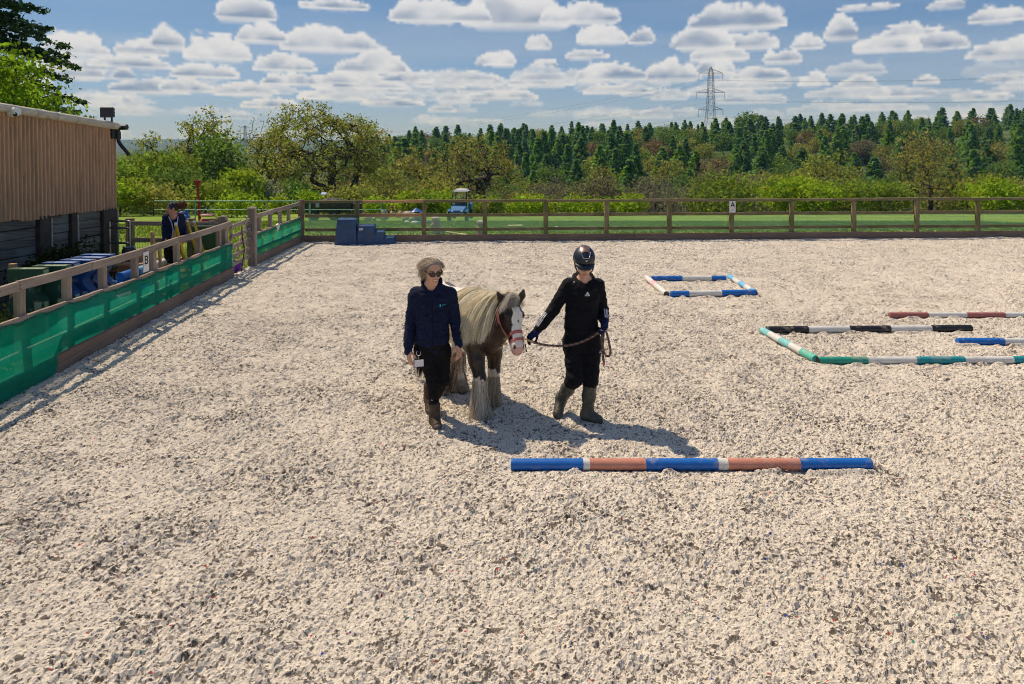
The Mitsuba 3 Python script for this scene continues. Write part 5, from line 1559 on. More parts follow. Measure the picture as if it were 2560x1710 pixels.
def pylon(name, lab, x, y, top, base, width, ht, k_r):
    """lattice tower; arms at given heights below the top"""
    k = thing(name, lab, 'pylon')
    H = top - base
    r = k_r

    def hw(z):      # half width of the body at height z above the base
        return width / 12.0 * float(np.interp(z / H, [0, 0.31, 0.443, 0.668, 0.915, 0.97], [6.0, 3.8, 2.9, 2.35, 1.75, 0.9]))
    body = []
    lv = [0]
    while lv[-1] < H * 0.97:
        lv.append(lv[-1] + max(2.2 * hw(lv[-1]) * 0.9, 0.03 * H))
    lv[-1] = H * 0.97
    for z0, z1 in zip(lv[:-1], lv[1:]):
        a, b = hw(z0), hw(z1)
        for sx, sy in ((1, 1), (1, -1), (-1, -1), (-1, 1)):
            body.append(tube([(x + sx * a, y + sy * a, base + z0), (x + sx * b, y + sy * b, base + z1)], r, 4, False))
        for (p, q) in (((1, 1), (1, -1)), ((1, -1), (-1, -1)), ((-1, -1), (-1, 1)), ((-1, 1), (1, 1))):
            body.append(tube([(x + p[0] * a, y + p[1] * a, base + z0), (x + q[0] * b, y + q[1] * b, base + z1)], r * .6, 3, False))
            body.append(tube([(x + q[0] * a, y + q[1] * a, base + z0), (x + p[0] * b, y + p[1] * b, base + z1)], r * .6, 3, False))
            body.append(tube([(x + p[0] * b, y + p[1] * b, base + z1), (x + q[0] * b, y + q[1] * b, base + z1)], r * .6, 3, False))
    part(k, 'tower', cat(*body), 'lattice_steel')
    part(k, 'peak', cat(*[tube([(x + sx * hw(H * .97), y + sy * hw(H * .97), base + H * .97), (x, y, top)], r, 4, False) for sx in (-1, 1) for sy in (-1, 1)]), 'lattice_steel')
    tips = []
    for zr, half in ((0.915, 0.225), (0.668, 0.268), (0.443, 0.235)):
        z = base + H * zr
        L = ht * half
        arm = []
        for sx in (-1, 1):
            for sy in (-1, 1):
                w = hw(H * zr)
                arm.append(tube([(x + sx * w, y + sy * w, z), (x + sx * L, y, z)], r * .8, 4, False))
                arm.append(tube([(x + sx * w * .8, y + sy * w * .8, z + 0.045 * ht * 1.6), (x + sx * L, y, z)], r * .7, 4, False))
            for t in (0.3, 0.55, 0.78):
                arm.append(tube([(x + sx * L * t, y, z), (x + sx * L * t, y, z + 0.072 * ht * (1 - t))], r * .5, 3, False))
        part(k, 'arm', cat(*arm), 'lattice_steel')
        for sx in (-1, 1):
            part(k, 'insulator', tube([(x + sx * L, y, z), (x + sx * L, y, z - 0.13 * ht)], r * 1.0, 5), 'lattice_steel')
            tips.append(np.array([x + sx * L, y, z - 0.13 * ht]))
    return k, tips


_, tipsA = pylon('pylon', 'tall lattice electricity pylon rising behind the wood', 166.0, 600.0, 68.8, 4.0, 12.0, 44.0, 0.17)
_, tipsB = pylon('pylon', 'tiny distant pylon between the feathery tree and the great oak', -558.0, 1500.0, 45.5, -8.0, 12.0, 40.0, 0.28)
far = np.array([[560.0, 330.0, 62.0]] * 6) + (np.array(tipsA) - tipsA[0])
for n, (a, b, c) in enumerate(zip(tipsA, tipsB, far)):
    for p, q, sag, lab in ((a, b, 26.0, 'power line running from the tall pylon down to the left'), (a, c, 11.0, 'power line running from the tall pylon out to the right')):
        u = np.linspace(0, 1, 40)[:, None]
        pts = p + (q - p) * u
        pts[:, 2] -= (4 * sag * u * (1 - u))[:, 0]
        solo('power_line', tube(pts, 0.05 if q is c else np.linspace(0.05, 0.09, 40), 4, False), 'lattice_steel', lab, 'cable', True, group=lab.replace('power line', 'power lines'))

# ------------------------------------------------------------------ trees behind the barn
rs = np.random.RandomState(77)
k = thing('maple_tree', 'bright fresh green leafy tree rising just behind the barn roof', 'tree')
w, l, c = broadleaf(778, 5.5, 2.9, 420, 34, 0.095, (0.200, 0.330, 0.020), 0.70, lump=0.35, spread=0.26, r_tip=0.012, quad=True, hollow=0.5)
plant(k, -14.6, 18.6, w, l, c, z=-0.1)
k = thing('fir_tree', 'dark fir tree with drooping layered branches at the top left corner', 'tree')
H = 15.0
fx, fy = -20.9, 25.0
wood = [tube([(0, 0, -0.3), (0.05, 0, 7), (0, 0, H)], [0.30, 0.2, 0.02], 8, False)]
C, S_ = [], []
for z in np.arange(2.2, H - 0.3, 0.42):
    r = 5.9 * (1 - z / H) ** 0.5
    for b in range(15):
        a = rs.rand() * 6.283
        rr = r * rs.uniform(0.65, 1.08)
        dvec = np.array([math.cos(a), math.sin(a), 0])
        P = np.array([[0, 0, z], dvec * rr * 0.4 + [0, 0, z + 0.10 * rr], dvec * rr * 0.8 + [0, 0, z + 0.02 * rr], dvec * rr + [0, 0, z - 0.06 * rr + 0.12]])
        P = curve(P, 10)
        wood.append(tube(P, np.linspace(0.05, 0.010, 10), 4, False))
        for t in range(3, 10):
            side = np.array([-dvec[1], dvec[0], 0])
            for sg_ in (-1, 1):
                L = 0.85 * (1 - 0.07 * t) * rs.uniform(0.4, 1.0)
                q = P[t] + (side * sg_ * 0.8 + dvec * 0.55) * L
                q[2] -= 0.20 * L
                uu = rs.uniform(0, 1, 9)[:, None]
                C.append(P[t] + (q - P[t]) * uu + rs.normal(size=(9, 3)) * [0.045, 0.045, 0.05])
        C.append(P[-1] + rs.normal(size=(14, 3)) * [0.14, 0.14, 0.05])
C = np.vstack(C)
v, f, kk = leaf_tris(rs, C, 0.135, 1.7, flat=0.3)
cols = np.array([0.062, 0.110, 0.048]) * (1 + rs.uniform(-.35, .45, (len(C), 1))) * (1 + rs.uniform(-.1, .1, (len(C), 3)))
plant(k, fx, fy, cat(*wood), (v, f), np.repeat(cols, kk, 0), mat_l='leaf', z=-0.1)

# ------------------------------------------------------------------ bodies: a blended distance field, meshed by surface nets
from scipy.spatial import cKDTree
from scipy.sparse import csr_matrix, diags


def seg(p0, p1, r0, r1=None, k=0.02, flat=None):
    """round cone; flat = (direction, factor): squeezed along that direction"""
    return ('seg', np.array(p0, float), np.array(p1, float), float(r0), float(r0 if r1 is None else r1), k, flat)


def ell(c, r, R=None, k=0.02):
    return ('ell', np.array(c, float), np.array(r, float) * np.ones(3), np.eye(3) if R is None else np.asarray(R, float), k)


def cut(prim):
    return ('cut', prim)


def _dist(prim, X):
    if prim[0] == 'seg':
        _, a, b, r0, r1, _, flat = prim
        ab = b - a
        if flat is not None:
            n, s = nrm(flat[0]), flat[1]
            t = np.clip(((X - a) @ ab) / (ab @ ab + 1e-12), 0, 1)
            q = X - a - t[:, None] * ab
            h = q @ n
            q = q + (h * (1 / s - 1))[:, None] * n
            return (np.linalg.norm(q, axis=1) - (r0 + (r1 - r0) * t)) * min(1, s * 1.0 + 0.0)
        t = np.clip(((X - a) @ ab) / (ab @ ab + 1e-12), 0, 1)
        return np.linalg.norm(X - a - t[:, None] * ab, axis=1) - (r0 + (r1 - r0) * t)
    _, c, r, R, _ = prim
    q = (X - c) @ R
    k0 = np.linalg.norm(q / r, axis=1)
    k1 = np.linalg.norm(q / (r * r), axis=1) + 1e-9
    return k0 * (k0 - 1.0) / k1


def _box(prim, m):
    if prim[0] == 'seg':
        _, a, b, r0, r1, k, flat = prim
        r = max(r0, r1) * (1.0 if flat is None else max(1, flat[1])) + m + k
        return np.minimum(a, b) - r, np.maximum(a, b) + r
    r = prim[2].max() + m + prim[4]
    return prim[1] - r, prim[1] + r


def blob(prims, h, clip=None, margin=0.03, smooth=4):
    """mesh of the blended solid at cell size h; clip(X) -> extra distance to intersect with"""
    plain = [p for p in prims if p[0] != 'cut']
    lo = np.min([_box(p, 0.0)[0] for p in plain], 0) - 2 * h
    hi = np.max([_box(p, 0.0)[1] for p in plain], 0) + 2 * h
    ax = [np.arange(lo[i], hi[i] + h, h) for i in range(3)]
    F = np.full([len(a) for a in ax], 1.0, np.float32)
    for p in prims:
        neg = p[0] == 'cut'
        q = p[1] if neg else p
        k = q[5] if q[0] == 'seg' else q[4]
        b0, b1 = _box(q, margin)
        sl = [slice(max(0, np.searchsorted(ax[i], b0[i])), min(len(ax[i]), np.searchsorted(ax[i], b1[i]))) for i in range(3)]
        g = np.stack(np.meshgrid(*[ax[i][sl[i]] for i in range(3)], indexing='ij'), -1)
        if g.size == 0:
            continue
        d = _dist(q, g.reshape(-1, 3)).reshape(g.shape[:3]).astype(np.float32)
        A = F[tuple(sl)]
        if neg:
            d = -d
            u = np.clip(0.5 - 0.5 * (d - A) / k, 0, 1) if False else np.clip(0.5 + 0.5 * (d - A) / k, 0, 1)
            F[tuple(sl)] = A * (1 - u) + d * u + k * u * (1 - u)
        else:
            u = np.clip(0.5 + 0.5 * (A - d) / k, 0, 1)
            F[tuple(sl)] = A * (1 - u) + d * u - k * u * (1 - u)
    if clip is not None:
        near = np.abs(F) < 4 * h
        idx = np.nonzero(np.ones_like(F, bool))
        X = np.stack([ax[0][idx[0]], ax[1][idx[1]], ax[2][idx[2]]], 1)
        F = np.maximum(F, clip(X).reshape(F.shape).astype(np.float32))
    v, f = surfnet(F, ax)
    if smooth:
        e = np.vstack([f[:, [0, 1]], f[:, [1, 2]], f[:, [2, 0]]])
        e = np.vstack([e, e[:, ::-1]])
        A = csr_matrix((np.ones(len(e)), (e[:, 0], e[:, 1])), shape=(len(v), len(v)))
        A.data[:] = 1.0
        W = diags(1.0 / np.maximum(np.asarray(A.sum(1)).ravel(), 1)) @ A
        for _ in range(smooth):
            v = v + 0.5 * (W @ v - v)
            v = v - 0.52 * (W @ v - v)
    return v, f


def surfnet(F, ax):
    S = F < 0
    nx, ny, nz = F.shape
    c = [S[i:nx - 1 + i, j:ny - 1 + j, k:nz - 1 + k] for i in (0, 1) for j in (0, 1) for k in (0, 1)]
    anyc, allc = np.logical_or.reduce(c), np.logical_and.reduce(c)
    I = np.array(np.nonzero(anyc & ~allc)).T
    num = np.full(anyc.shape, -1, np.int64)
    num[tuple(I.T)] = np.arange(len(I))
    acc, cnt = np.zeros((len(I), 3)), np.zeros(len(I))
    corner = [(i, j, k) for i in (0, 1) for j in (0, 1) for k in (0, 1)]
    for a in range(8):
        for b in range(a + 1, 8):
            pa, pb = np.array(corner[a]), np.array(corner[b])
            if np.abs(pa - pb).sum() != 1:
                continue
            fa, fb = F[tuple((I + pa).T)], F[tuple((I + pb).T)]
            m = (fa < 0) != (fb < 0)
            t = np.where(m, fa / np.where(m, fa - fb, 1), 0)
            acc += np.where(m[:, None], pa + t[:, None] * (pb - pa), 0)
            cnt += m
    g = I + acc / cnt[:, None]
    v = np.stack([np.interp(g[:, i], np.arange(len(ax[i])), ax[i]) for i in range(3)], 1)
    faces = []
    for d in range(3):
        e1, e2 = [(1, 2), (2, 0), (0, 1)][d]
        s0 = [slice(1, n - 1) for n in F.shape]
        s1 = list(s0)
        s0[d], s1[d] = slice(0, F.shape[d] - 1), slice(1, F.shape[d])
        A, B = S[tuple(s0)], S[tuple(s1)]
        J = np.array(np.nonzero(A != B)).T
        off = np.ones(3, int); off[d] = 0
        J = J + off
        u1, u2 = np.zeros(3, int), np.zeros(3, int)
        u1[e1], u2[e2] = 1, 1
        q = np.stack([num[tuple((J - u1 - u2).T)], num[tuple((J - u2).T)], num[tuple(J.T)], num[tuple((J - u1).T)]], 1)
        flip = ~S[tuple((J).T)] if False else ~S[tuple(J.T)]
        q[flip] = q[flip][:, ::-1]
        q = q[(q >= 0).all(1)]
        faces.append(q)
    q = np.vstack(faces)
    return v, np.vstack([q[:, [0, 1, 2]], q[:, [0, 2, 3]]])


def vnormals(m):
    v, f = m
    n = np.zeros_like(v)
    fn = np.cross(v[f[:, 1]] - v[f[:, 0]], v[f[:, 2]] - v[f[:, 0]])
    for k in range(3):
        np.add.at(n, f[:, k], fn)
    return nrm(n)


def wrinkle(m, amp, freq, seed=1, mask=None):
    v, f = m
    d = meshkit.fbm(v * np.asarray(freq), 3, seed) - 0.5
    d = 1 - np.abs(2 * d * 1.6)                      # folds: sharp crests, wide valleys
    d = (d - 0.6) * amp * 2
    if mask is not None:
        d = d * mask(v)
    return v + vnormals(m) * d[:, None], f


def outward(m):
    """faces turned so that normals point out"""
    v, f = m
    vol = np.einsum('ij,ij->i', v[f[:, 0]], np.cross(v[f[:, 1]], v[f[:, 2]])).sum()
    return (v, f) if vol > 0 else (v, f[:, ::-1])


def basis(fwd, up=(0, 0, 1)):
    """columns: left, forward, up"""
    f = nrm(fwd)
    l = nrm(np.cross(up, f))
    return np.stack([l, f, np.cross(f, l)], 1)


def decal(cloth, centre, right, up, shape2d, lift=0.004, step=0.006, view=None):
    """a thin badge that lies on the cloth: shapely polygon in metres round (0, 0)"""
    right, up = nrm(right), nrm(up)
    n = nrm(np.cross(right, up)) if view is None else nrm(view)
    vs, fs, at = [], [], 0
    cv, cn = cloth[0], vnormals(cloth)
    ok = cn @ n > 0.15
    P2 = np.stack([(cv[ok] - centre) @ right, (cv[ok] - centre) @ up], 1)
    hgt = (cv[ok] - centre) @ n
    near = (np.abs(P2) < 0.25).all(1) & (np.abs(hgt) < 0.22)
    P2, hgt = P2[near], hgt[near]
    tree = cKDTree(P2)
    for g in getattr(shape2d, 'geoms', [shape2d]):
        m = trimesh.creation.extrude_polygon(g, 0.0015, engine='earcut')
        m = m.subdivide_to_size(step * 3, max_iter=6) if hasattr(m, 'subdivide_to_size') else m
        v = np.array(m.vertices)
        d, i = tree.query(v[:, :2], k=6)
        w = 1 / (d + 1e-4)
        hh = (hgt[i] * w).sum(1) / w.sum(1)
        vs.append(centre + v[:, :1] * right + v[:, 1:2] * up + (hh + lift + v[:, 2])[:, None] * n)
        fs.append(np.array(m.faces) + at)
        at += len(v)
    return np.vstack(vs), np.vstack(fs)


def hand(w, tip, palm_n, thumb_side, size=1.0, curl=0.5, spread=0.5):
    """palm and five fingers; w wrist, tip the direction of the knuckles, palm_n out of the palm, thumb_side towards the thumb"""
    w = np.array(w, float)
    d = nrm(np.subtract(tip, w)); pn = np.array(palm_n, float)
    pn = nrm(pn - d * (pn @ d)); s = np.cross(d, pn)
    if s @ np.asarray(thumb_side, float) < 0:
        s = -s
    out = []
    L = 0.088 * size
    for i, (o, fl, r) in enumerate([(0.030, 0.070, 0.0088), (0.010, 0.078, 0.0090), (-0.010, 0.072, 0.0086), (-0.029, 0.056, 0.0078)]):
        k0 = w + s * o * 0.55 * size + d * 0.012
        k1 = w + d * L * (1.0 - 0.04 * abs(i - 1)) + s * o * size
        out.append(seg(k0, k1, 0.0135 * size, 0.0105 * size, 0.010))
        a, p = curl * (0.85 + 0.12 * i), k1
        dirn = d + s * (o * 2.2 * spread)
        for j, fr in enumerate((0.45, 0.32, 0.25)):
            ang = a * (j + 0.6)
            q = p + (nrm(dirn) * math.cos(ang) + pn * math.sin(ang)) * fl * fr * size * 1.08
            out.append(seg(p, q, r * (1 - 0.08 * j) * size, r * (0.92 - 0.09 * j) * size, 0.003))
            p = q
    t0 = w + d * 0.022 * size + s * 0.022 * size + pn * 0.006
    t1 = t0 + (s * 0.62 + d * 0.62 + pn * 0.35) * 0.040 * size
    t2 = t1 + (s * 0.30 + d * 0.85 + pn * 0.45) * 0.030 * size
    t3 = t2 + (s * 0.05 + d * 0.90 + pn * 0.45) * 0.024 * size
    out += [seg(t0, t1, 0.0145 * size, 0.011 * size, 0.008), seg(t1, t2, 0.0105 * size, 0.0095 * size, 0.004), seg(t2, t3, 0.0095 * size, 0.0075 * size, 0.003)]
    return out


def head_prims(c, B, s=1.0, smile=0.0):
    """B columns: left, forward, up; c the middle of the head"""
    def P(l, f, u):
        return c + B @ (np.array([l, f, u]) * s)
    o = [ell(P(0, -0.008, 0.030), np.array([0.074, 0.094, 0.088]) * s, B, 0.02), ell(P(0, 0.026, -0.045), np.array([0.058, 0.062, 0.062]) * s, B, 0.03),
         seg(P(0, 0.066, -0.093), P(0, 0.060, -0.080), 0.020 * s, 0.022 * s, 0.025), ell(P(0, 0.070, 0.024), np.array([0.050, 0.018, 0.013]) * s, B, 0.015),
         seg(P(0.036, 0.058, -0.022), P(0.030, 0.062, -0.034), 0.024 * s, 0.022 * s, 0.02), seg(P(-0.036, 0.058, -0.022), P(-0.030, 0.062, -0.034), 0.024 * s, 0.022 * s, 0.02),
         cut(ell(P(0.031, 0.096, 0.001), np.array([0.017, 0.016, 0.011]) * s, B, 0.010)), cut(ell(P(-0.031, 0.096, 0.001), np.array([0.017, 0.016, 0.011]) * s, B, 0.010)),
         ell(P(0.031, 0.077, 0.001), np.array([0.012, 0.012, 0.011]) * s, B, 0.003), ell(P(-0.031, 0.077, 0.001), np.array([0.012, 0.012, 0.011]) * s, B, 0.003),
         seg(P(0, 0.084, 0.008), P(0, 0.107, -0.026), 0.0095 * s, 0.0125 * s, 0.010), seg(P(0.012, 0.090, -0.030), P(-0.012, 0.090, -0.030), 0.010 * s, 0.010 * s, 0.008),
         ell(P(0, 0.083, -0.055), np.array([0.024 + 0.006 * smile, 0.011, 0.0055]) * s, B, 0.006), ell(P(0, 0.082, -0.067), np.array([0.021 + 0.005 * smile, 0.011, 0.006]) * s, B, 0.006)]
    for e in (-1, 1):
        o.append(ell(P(e * 0.077, -0.012, -0.004), np.array([0.009, 0.020, 0.031]) * s, B, 0.008))
    return o


def face_colour(v, c, B, s, skin, lip, brow, teeth=False):
    q = (v - c) @ B / s
    col = np.tile(np.array(skin, float), (len(v), 1))
    n = meshkit.fbm(v * 60, 3, 2)[:, None]
    col *= 0.92 + 0.16 * n
    front = q[:, 1] > 0.045
    lips = front & (np.abs(q[:, 2] + 0.061) < 0.012) & (np.abs(q[:, 0]) < 0.029 - 0.9 * np.abs(q[:, 2] + 0.061))
    col[lips] = lip
    if teeth:
        col[lips & (np.abs(q[:, 2] + 0.060) < 0.0045) & (np.abs(q[:, 0]) < 0.021)] = (0.72, 0.68, 0.62)
    br = front & (np.abs(q[:, 2] - 0.026) < 0.006) & (np.abs(np.abs(q[:, 0]) - 0.034) < 0.019)
    col[br] = brow
    eye = front & (np.abs(q[:, 2] - 0.001) < 0.0065) & (np.abs(np.abs(q[:, 0]) - 0.031) < 0.011)
    col[eye] = (0.30, 0.26, 0.22)
    iris = eye & (np.abs(np.abs(q[:, 0]) - 0.031) < 0.005)
    col[iris] = (0.03, 0.025, 0.02)
    blush = np.exp(-((np.abs(q[:, 0]) - 0.042) / 0.018) ** 2 - ((q[:, 2] + 0.03) / 0.02) ** 2) * (q[:, 1] > 0.03)
    col += blush[:, None] * np.array([0.05, -0.01, -0.01])
    return np.clip(col, 0, 1)




def cloth_mat(name, c, rough=0.9):
    return mottled(name, tuple(0.62 * v for v in c), tuple(1.35 * v for v in c), 46.0, rough)


def strands(roots, dirs, lens, width, cols, rs, gravity=0.6, wave=0.06, n=7, surface=None, taper=True, clump=None, facing=None, jit=0.45):
    """hair locks: flat tapering ribbons that start along dirs and fall; surface = KD tree and points to stay outside of"""
    N = len(roots)
    t = np.linspace(0, 1, n)
    P = np.zeros((N, n, 3))
    P[:, 0] = roots
    d = nrm(dirs)
    step = np.asarray(lens)[:, None] / (n - 1)
    wv = rs.normal(size=(N, 3)) * wave
    for k in range(1, n):
        d = nrm(d + np.array([0, 0, -gravity]) + wv * math.sin(k * 1.3 + 1) + rs.normal(size=(N, 3)) * wave * 0.4)
        P[:, k] = P[:, k - 1] + d * step
        if surface is not None:
            tree, pts, nm, off = surface
            dd, i = tree.query(P[:, k])
            h = ((P[:, k] - pts[i]) * nm[i]).sum(1)
            push = np.maximum(0, off - h)
            P[:, k] += nm[i] * push[:, None]
    if clump is not None:                       # tips of neighbouring locks draw together
        root_c, amount = clump
        tree = cKDTree(root_c)
        _, ci = tree.query(roots)
        for k in range(1, n):
            mean = np.zeros((len(root_c), 3)); cn = np.zeros(len(root_c))
            np.add.at(mean, ci, P[:, k]); np.add.at(cn, ci, 1)
            mean /= np.maximum(cn, 1)[:, None]
            P[:, k] += (mean[ci] - P[:, k]) * amount * t[k]
    T = np.gradient(P, axis=1)
    T = nrm(T)
    a = rs.normal(size=(N, 1, 3))
    if surface is not None:                     # ribbons lie flat on what carries them, each a little askew
        _, i = surface[0].query(P.reshape(-1, 3))
        a = surface[2][i].reshape(N, n, 3) + a * jit
    elif facing is not None:
        a = facing[:, None, :] + a * jit
    S = nrm(np.cross(T, a))
    w = np.asarray(width)[:, None] * ((1 - t ** 1.7 * 0.92) if taper else np.ones(n))[None, :]
    Lf, Rt = P - S * w[..., None] / 2, P + S * w[..., None] / 2
    v = np.stack([Lf, Rt], 2).reshape(-1, 3)
    base = (np.arange(N) * n * 2)[:, None]
    k = np.arange(n - 1)[None, :] * 2
    a0 = base + k
    q = np.stack([a0, a0 + 1, a0 + 3, a0 + 2], -1).reshape(-1, 4)
    f = np.vstack([q[:, [0, 1, 2]], q[:, [0, 2, 3]]])
    c = np.repeat(np.asarray(cols)[:, None, :], n * 2, 1) if np.ndim(cols) == 2 else np.repeat(cols, 2, 1)
    return (v, f), c.reshape(-1, 3)

# ------------------------------------------------------------------ people
WOMAN = {'head': (-0.773, 6.960, 1.517), 'neck': (-0.792, 7.010, 1.376), 'chest': (-0.784, 7.020, 1.218), 'waist': (-0.787, 7.040, 0.949), 'pelvis': (-0.781, 7.050, 0.744), 'sh_r': (-0.950, 7.030, 1.279), 'sh_l': (-0.616, 7.050, 1.275), 'el_r': (-1.007, 7.080, 0.981), 'el_l': (-0.564, 7.080, 1.002), 'wr_r': (-1.018, 6.980, 0.732), 'wr_l': (-0.522, 6.990, 0.789), 'ha_r': (-0.995, 6.930, 0.613), 'ha_l': (-0.508, 6.920, 0.685), 'hip_r': (-0.859, 7.040, 0.712), 'hip_l': (-0.692, 7.060, 0.706), 'kn_r': (-0.776, 6.930, 0.448), 'kn_l': (-0.675, 7.020, 0.425), 'an_r': (-0.756, 6.930, 0.084), 'an_l': (-0.856, 7.340, 0.005), 'toe_r': (-0.721, 6.830, -0.005), 'toe_l': (-0.840, 7.240, -0.044)}
HANDLER = {'head': (0.708, 7.020, 1.600), 'neck': (0.713, 7.080, 1.398), 'chest': (0.703, 7.070, 1.250), 'waist': (0.686, 7.070, 1.026), 'pelvis': (0.693, 7.070, 0.830), 'sh_r': (0.565, 7.080, 1.357), 'sh_l': (0.848, 7.100, 1.348), 'el_r': (0.416, 7.060, 1.126), 'el_l': (0.910, 7.160, 1.089), 'wr_r': (0.247, 6.990, 0.923), 'wr_l': (0.909, 7.000, 0.987), 'ha_r': (0.161, 6.950, 0.862), 'ha_l': (0.896, 6.940, 0.933), 'hip_r': (0.606, 7.060, 0.783), 'hip_l': (0.785, 7.080, 0.778), 'kn_r': (0.613, 6.970, 0.462), 'kn_l': (0.779, 7.030, 0.477), 'an_r': (0.499, 7.220, 0.064), 'an_l': (0.749, 7.050, 0.071), 'toe_r': (0.466, 7.160, -0.014), 'toe_l': (0.849, 6.980, 0.007)}
BYSTANDER = {'head': (-6.098, 12.860, 1.606), 'neck': (-6.121, 12.900, 1.503), 'chest': (-6.105, 12.900, 1.357), 'waist': (-6.125, 12.900, 1.181), 'pelvis': (-6.138, 12.900, 1.040), 'sh_r': (-6.208, 12.850, 1.455), 'sh_l': (-6.014, 12.970, 1.449), 'el_r': (-6.229, 12.840, 1.258), 'el_l': (-5.983, 13.000, 1.263), 'wr_r': (-6.208, 12.780, 1.102), 'wr_l': (-5.944, 12.950, 1.104), 'ha_r': (-6.193, 12.760, 1.041), 'ha_l': (-5.942, 12.930, 1.036), 'hip_r': (-6.177, 12.870, 1.021), 'hip_l': (-6.110, 12.950, 1.010), 'kn_r': (-6.149, 12.830, 0.420), 'kn_l': (-6.103, 12.930, 0.420), 'an_r': (-6.186, 12.900, 0.000), 'an_l': (-6.139, 13.000, 0.000), 'toe_r': (-6.157, 12.780, -0.070), 'toe_l': (-6.124, 12.880, -0.070)}



def J_(d):
    return {k: np.array(v, float) for k, v in d.items()}


def body_prims(j, B, s=1.0, hs=1.0, hands=(None, None), slim=1.0, smile=0.0):
    """one continuous body: head, neck, torso, arms with hands, legs with feet"""
    o = []
    m = slim
    o += head_prims(j['head'], B, hs, smile)
    o.append(seg(j['neck'] - [0, 0, 0.02], j['head'] + B @ np.array([0, -0.012, -0.05]), 0.056 * s, 0.050 * s, 0.03))
    up = nrm(j['chest'] - j['pelvis'])
    lat = nrm(j['sh_l'] - j['sh_r'])
    fw = nrm(np.cross(lat, up)) * -1
    R = np.stack([lat, np.cross(up, lat), up], 1)
    o += [ell(j['chest'], np.array([0.142, 0.092, 0.16]) * s * m, R, 0.05), ell((j['chest'] + j['waist']) / 2, np.array([0.125, 0.085, 0.16]) * s * m, R, 0.05), ell(j['waist'], np.array([0.125, 0.088, 0.14]) * s * m, R, 0.05),
          ell(j['pelvis'], np.array([0.145, 0.10, 0.11]) * s * m, R, 0.05), seg(j['neck'], j['sh_r'], 0.055 * s, 0.052 * s, 0.04), seg(j['neck'], j['sh_l'], 0.055 * s, 0.052 * s, 0.04)]
    for e in 'rl':
        o.append(seg(j['sh_' + e], j['el_' + e], 0.050 * s, 0.038 * s, 0.03))
        o.append(seg(j['el_' + e], j['wr_' + e], 0.038 * s, 0.025 * s, 0.02))
        o.append(seg(j['hip_' + e], j['kn_' + e], 0.070 * s * m, 0.042 * s, 0.04))
        o.append(seg(j['kn_' + e], (j['kn_' + e] * .6 + j['an_' + e] * .4), 0.042 * s, 0.041 * s, 0.03))
        o.append(seg((j['kn_' + e] * .6 + j['an_' + e] * .4), j['an_' + e], 0.041 * s, 0.030 * s, 0.02))
        o.append(seg(j['an_' + e], j['toe_' + e], 0.034 * s, 0.026 * s, 0.02))
    for h in hands:
        if h is not None:
            o += h
    return o


def skin_colours(v, j, B, hs, skin, lip, brow, teeth=False):
    return face_colour(v, j['head'], B, hs, skin, lip, brow, teeth)


def foot_frame(j, e):
    d = j['toe_' + e] - j['an_' + e]
    return nrm(d)


SKIN = (0.60, 0.335, 0.235)
cloth_mat('navy_fleece', (0.0085, 0.0130, 0.041))
cloth_mat('black_fleece', (0.0075, 0.0075, 0.011))
cloth_mat('black_leggings', (0.010, 0.0095, 0.011), 0.85)
cloth_mat('blue_glove', (0.010, 0.015, 0.062), 0.85)
mottled('boot_leather', (0.030, 0.020, 0.014), (0.105, 0.070, 0.045), 30.0, 0.7)
mat('boot_toe', (0.075, 0.070, 0.070), 0.55)
mottled('welly_rubber', (0.040, 0.040, 0.033), (0.085, 0.080, 0.066), 16.0, 0.5, None, 0.4)
mat('sock_blue', (0.01, 0.09, 0.16), 0.9)
mat('lens_dark', (0.018, 0.012, 0.010), 0.08, specular=0.6)
mat('frame_brown', (0.022, 0.012, 0.010), 0.3, specular=0.5)
mat('silver', (0.62, 0.62, 0.64), 0.25, metallic=1.0)
mat('card_pale', (0.62, 0.63, 0.70), 0.35, specular=0.5)
mat('thread_teal', (0.03, 0.40, 0.46), 0.8)
mat('thread_white', (0.62, 0.62, 0.68), 0.8)


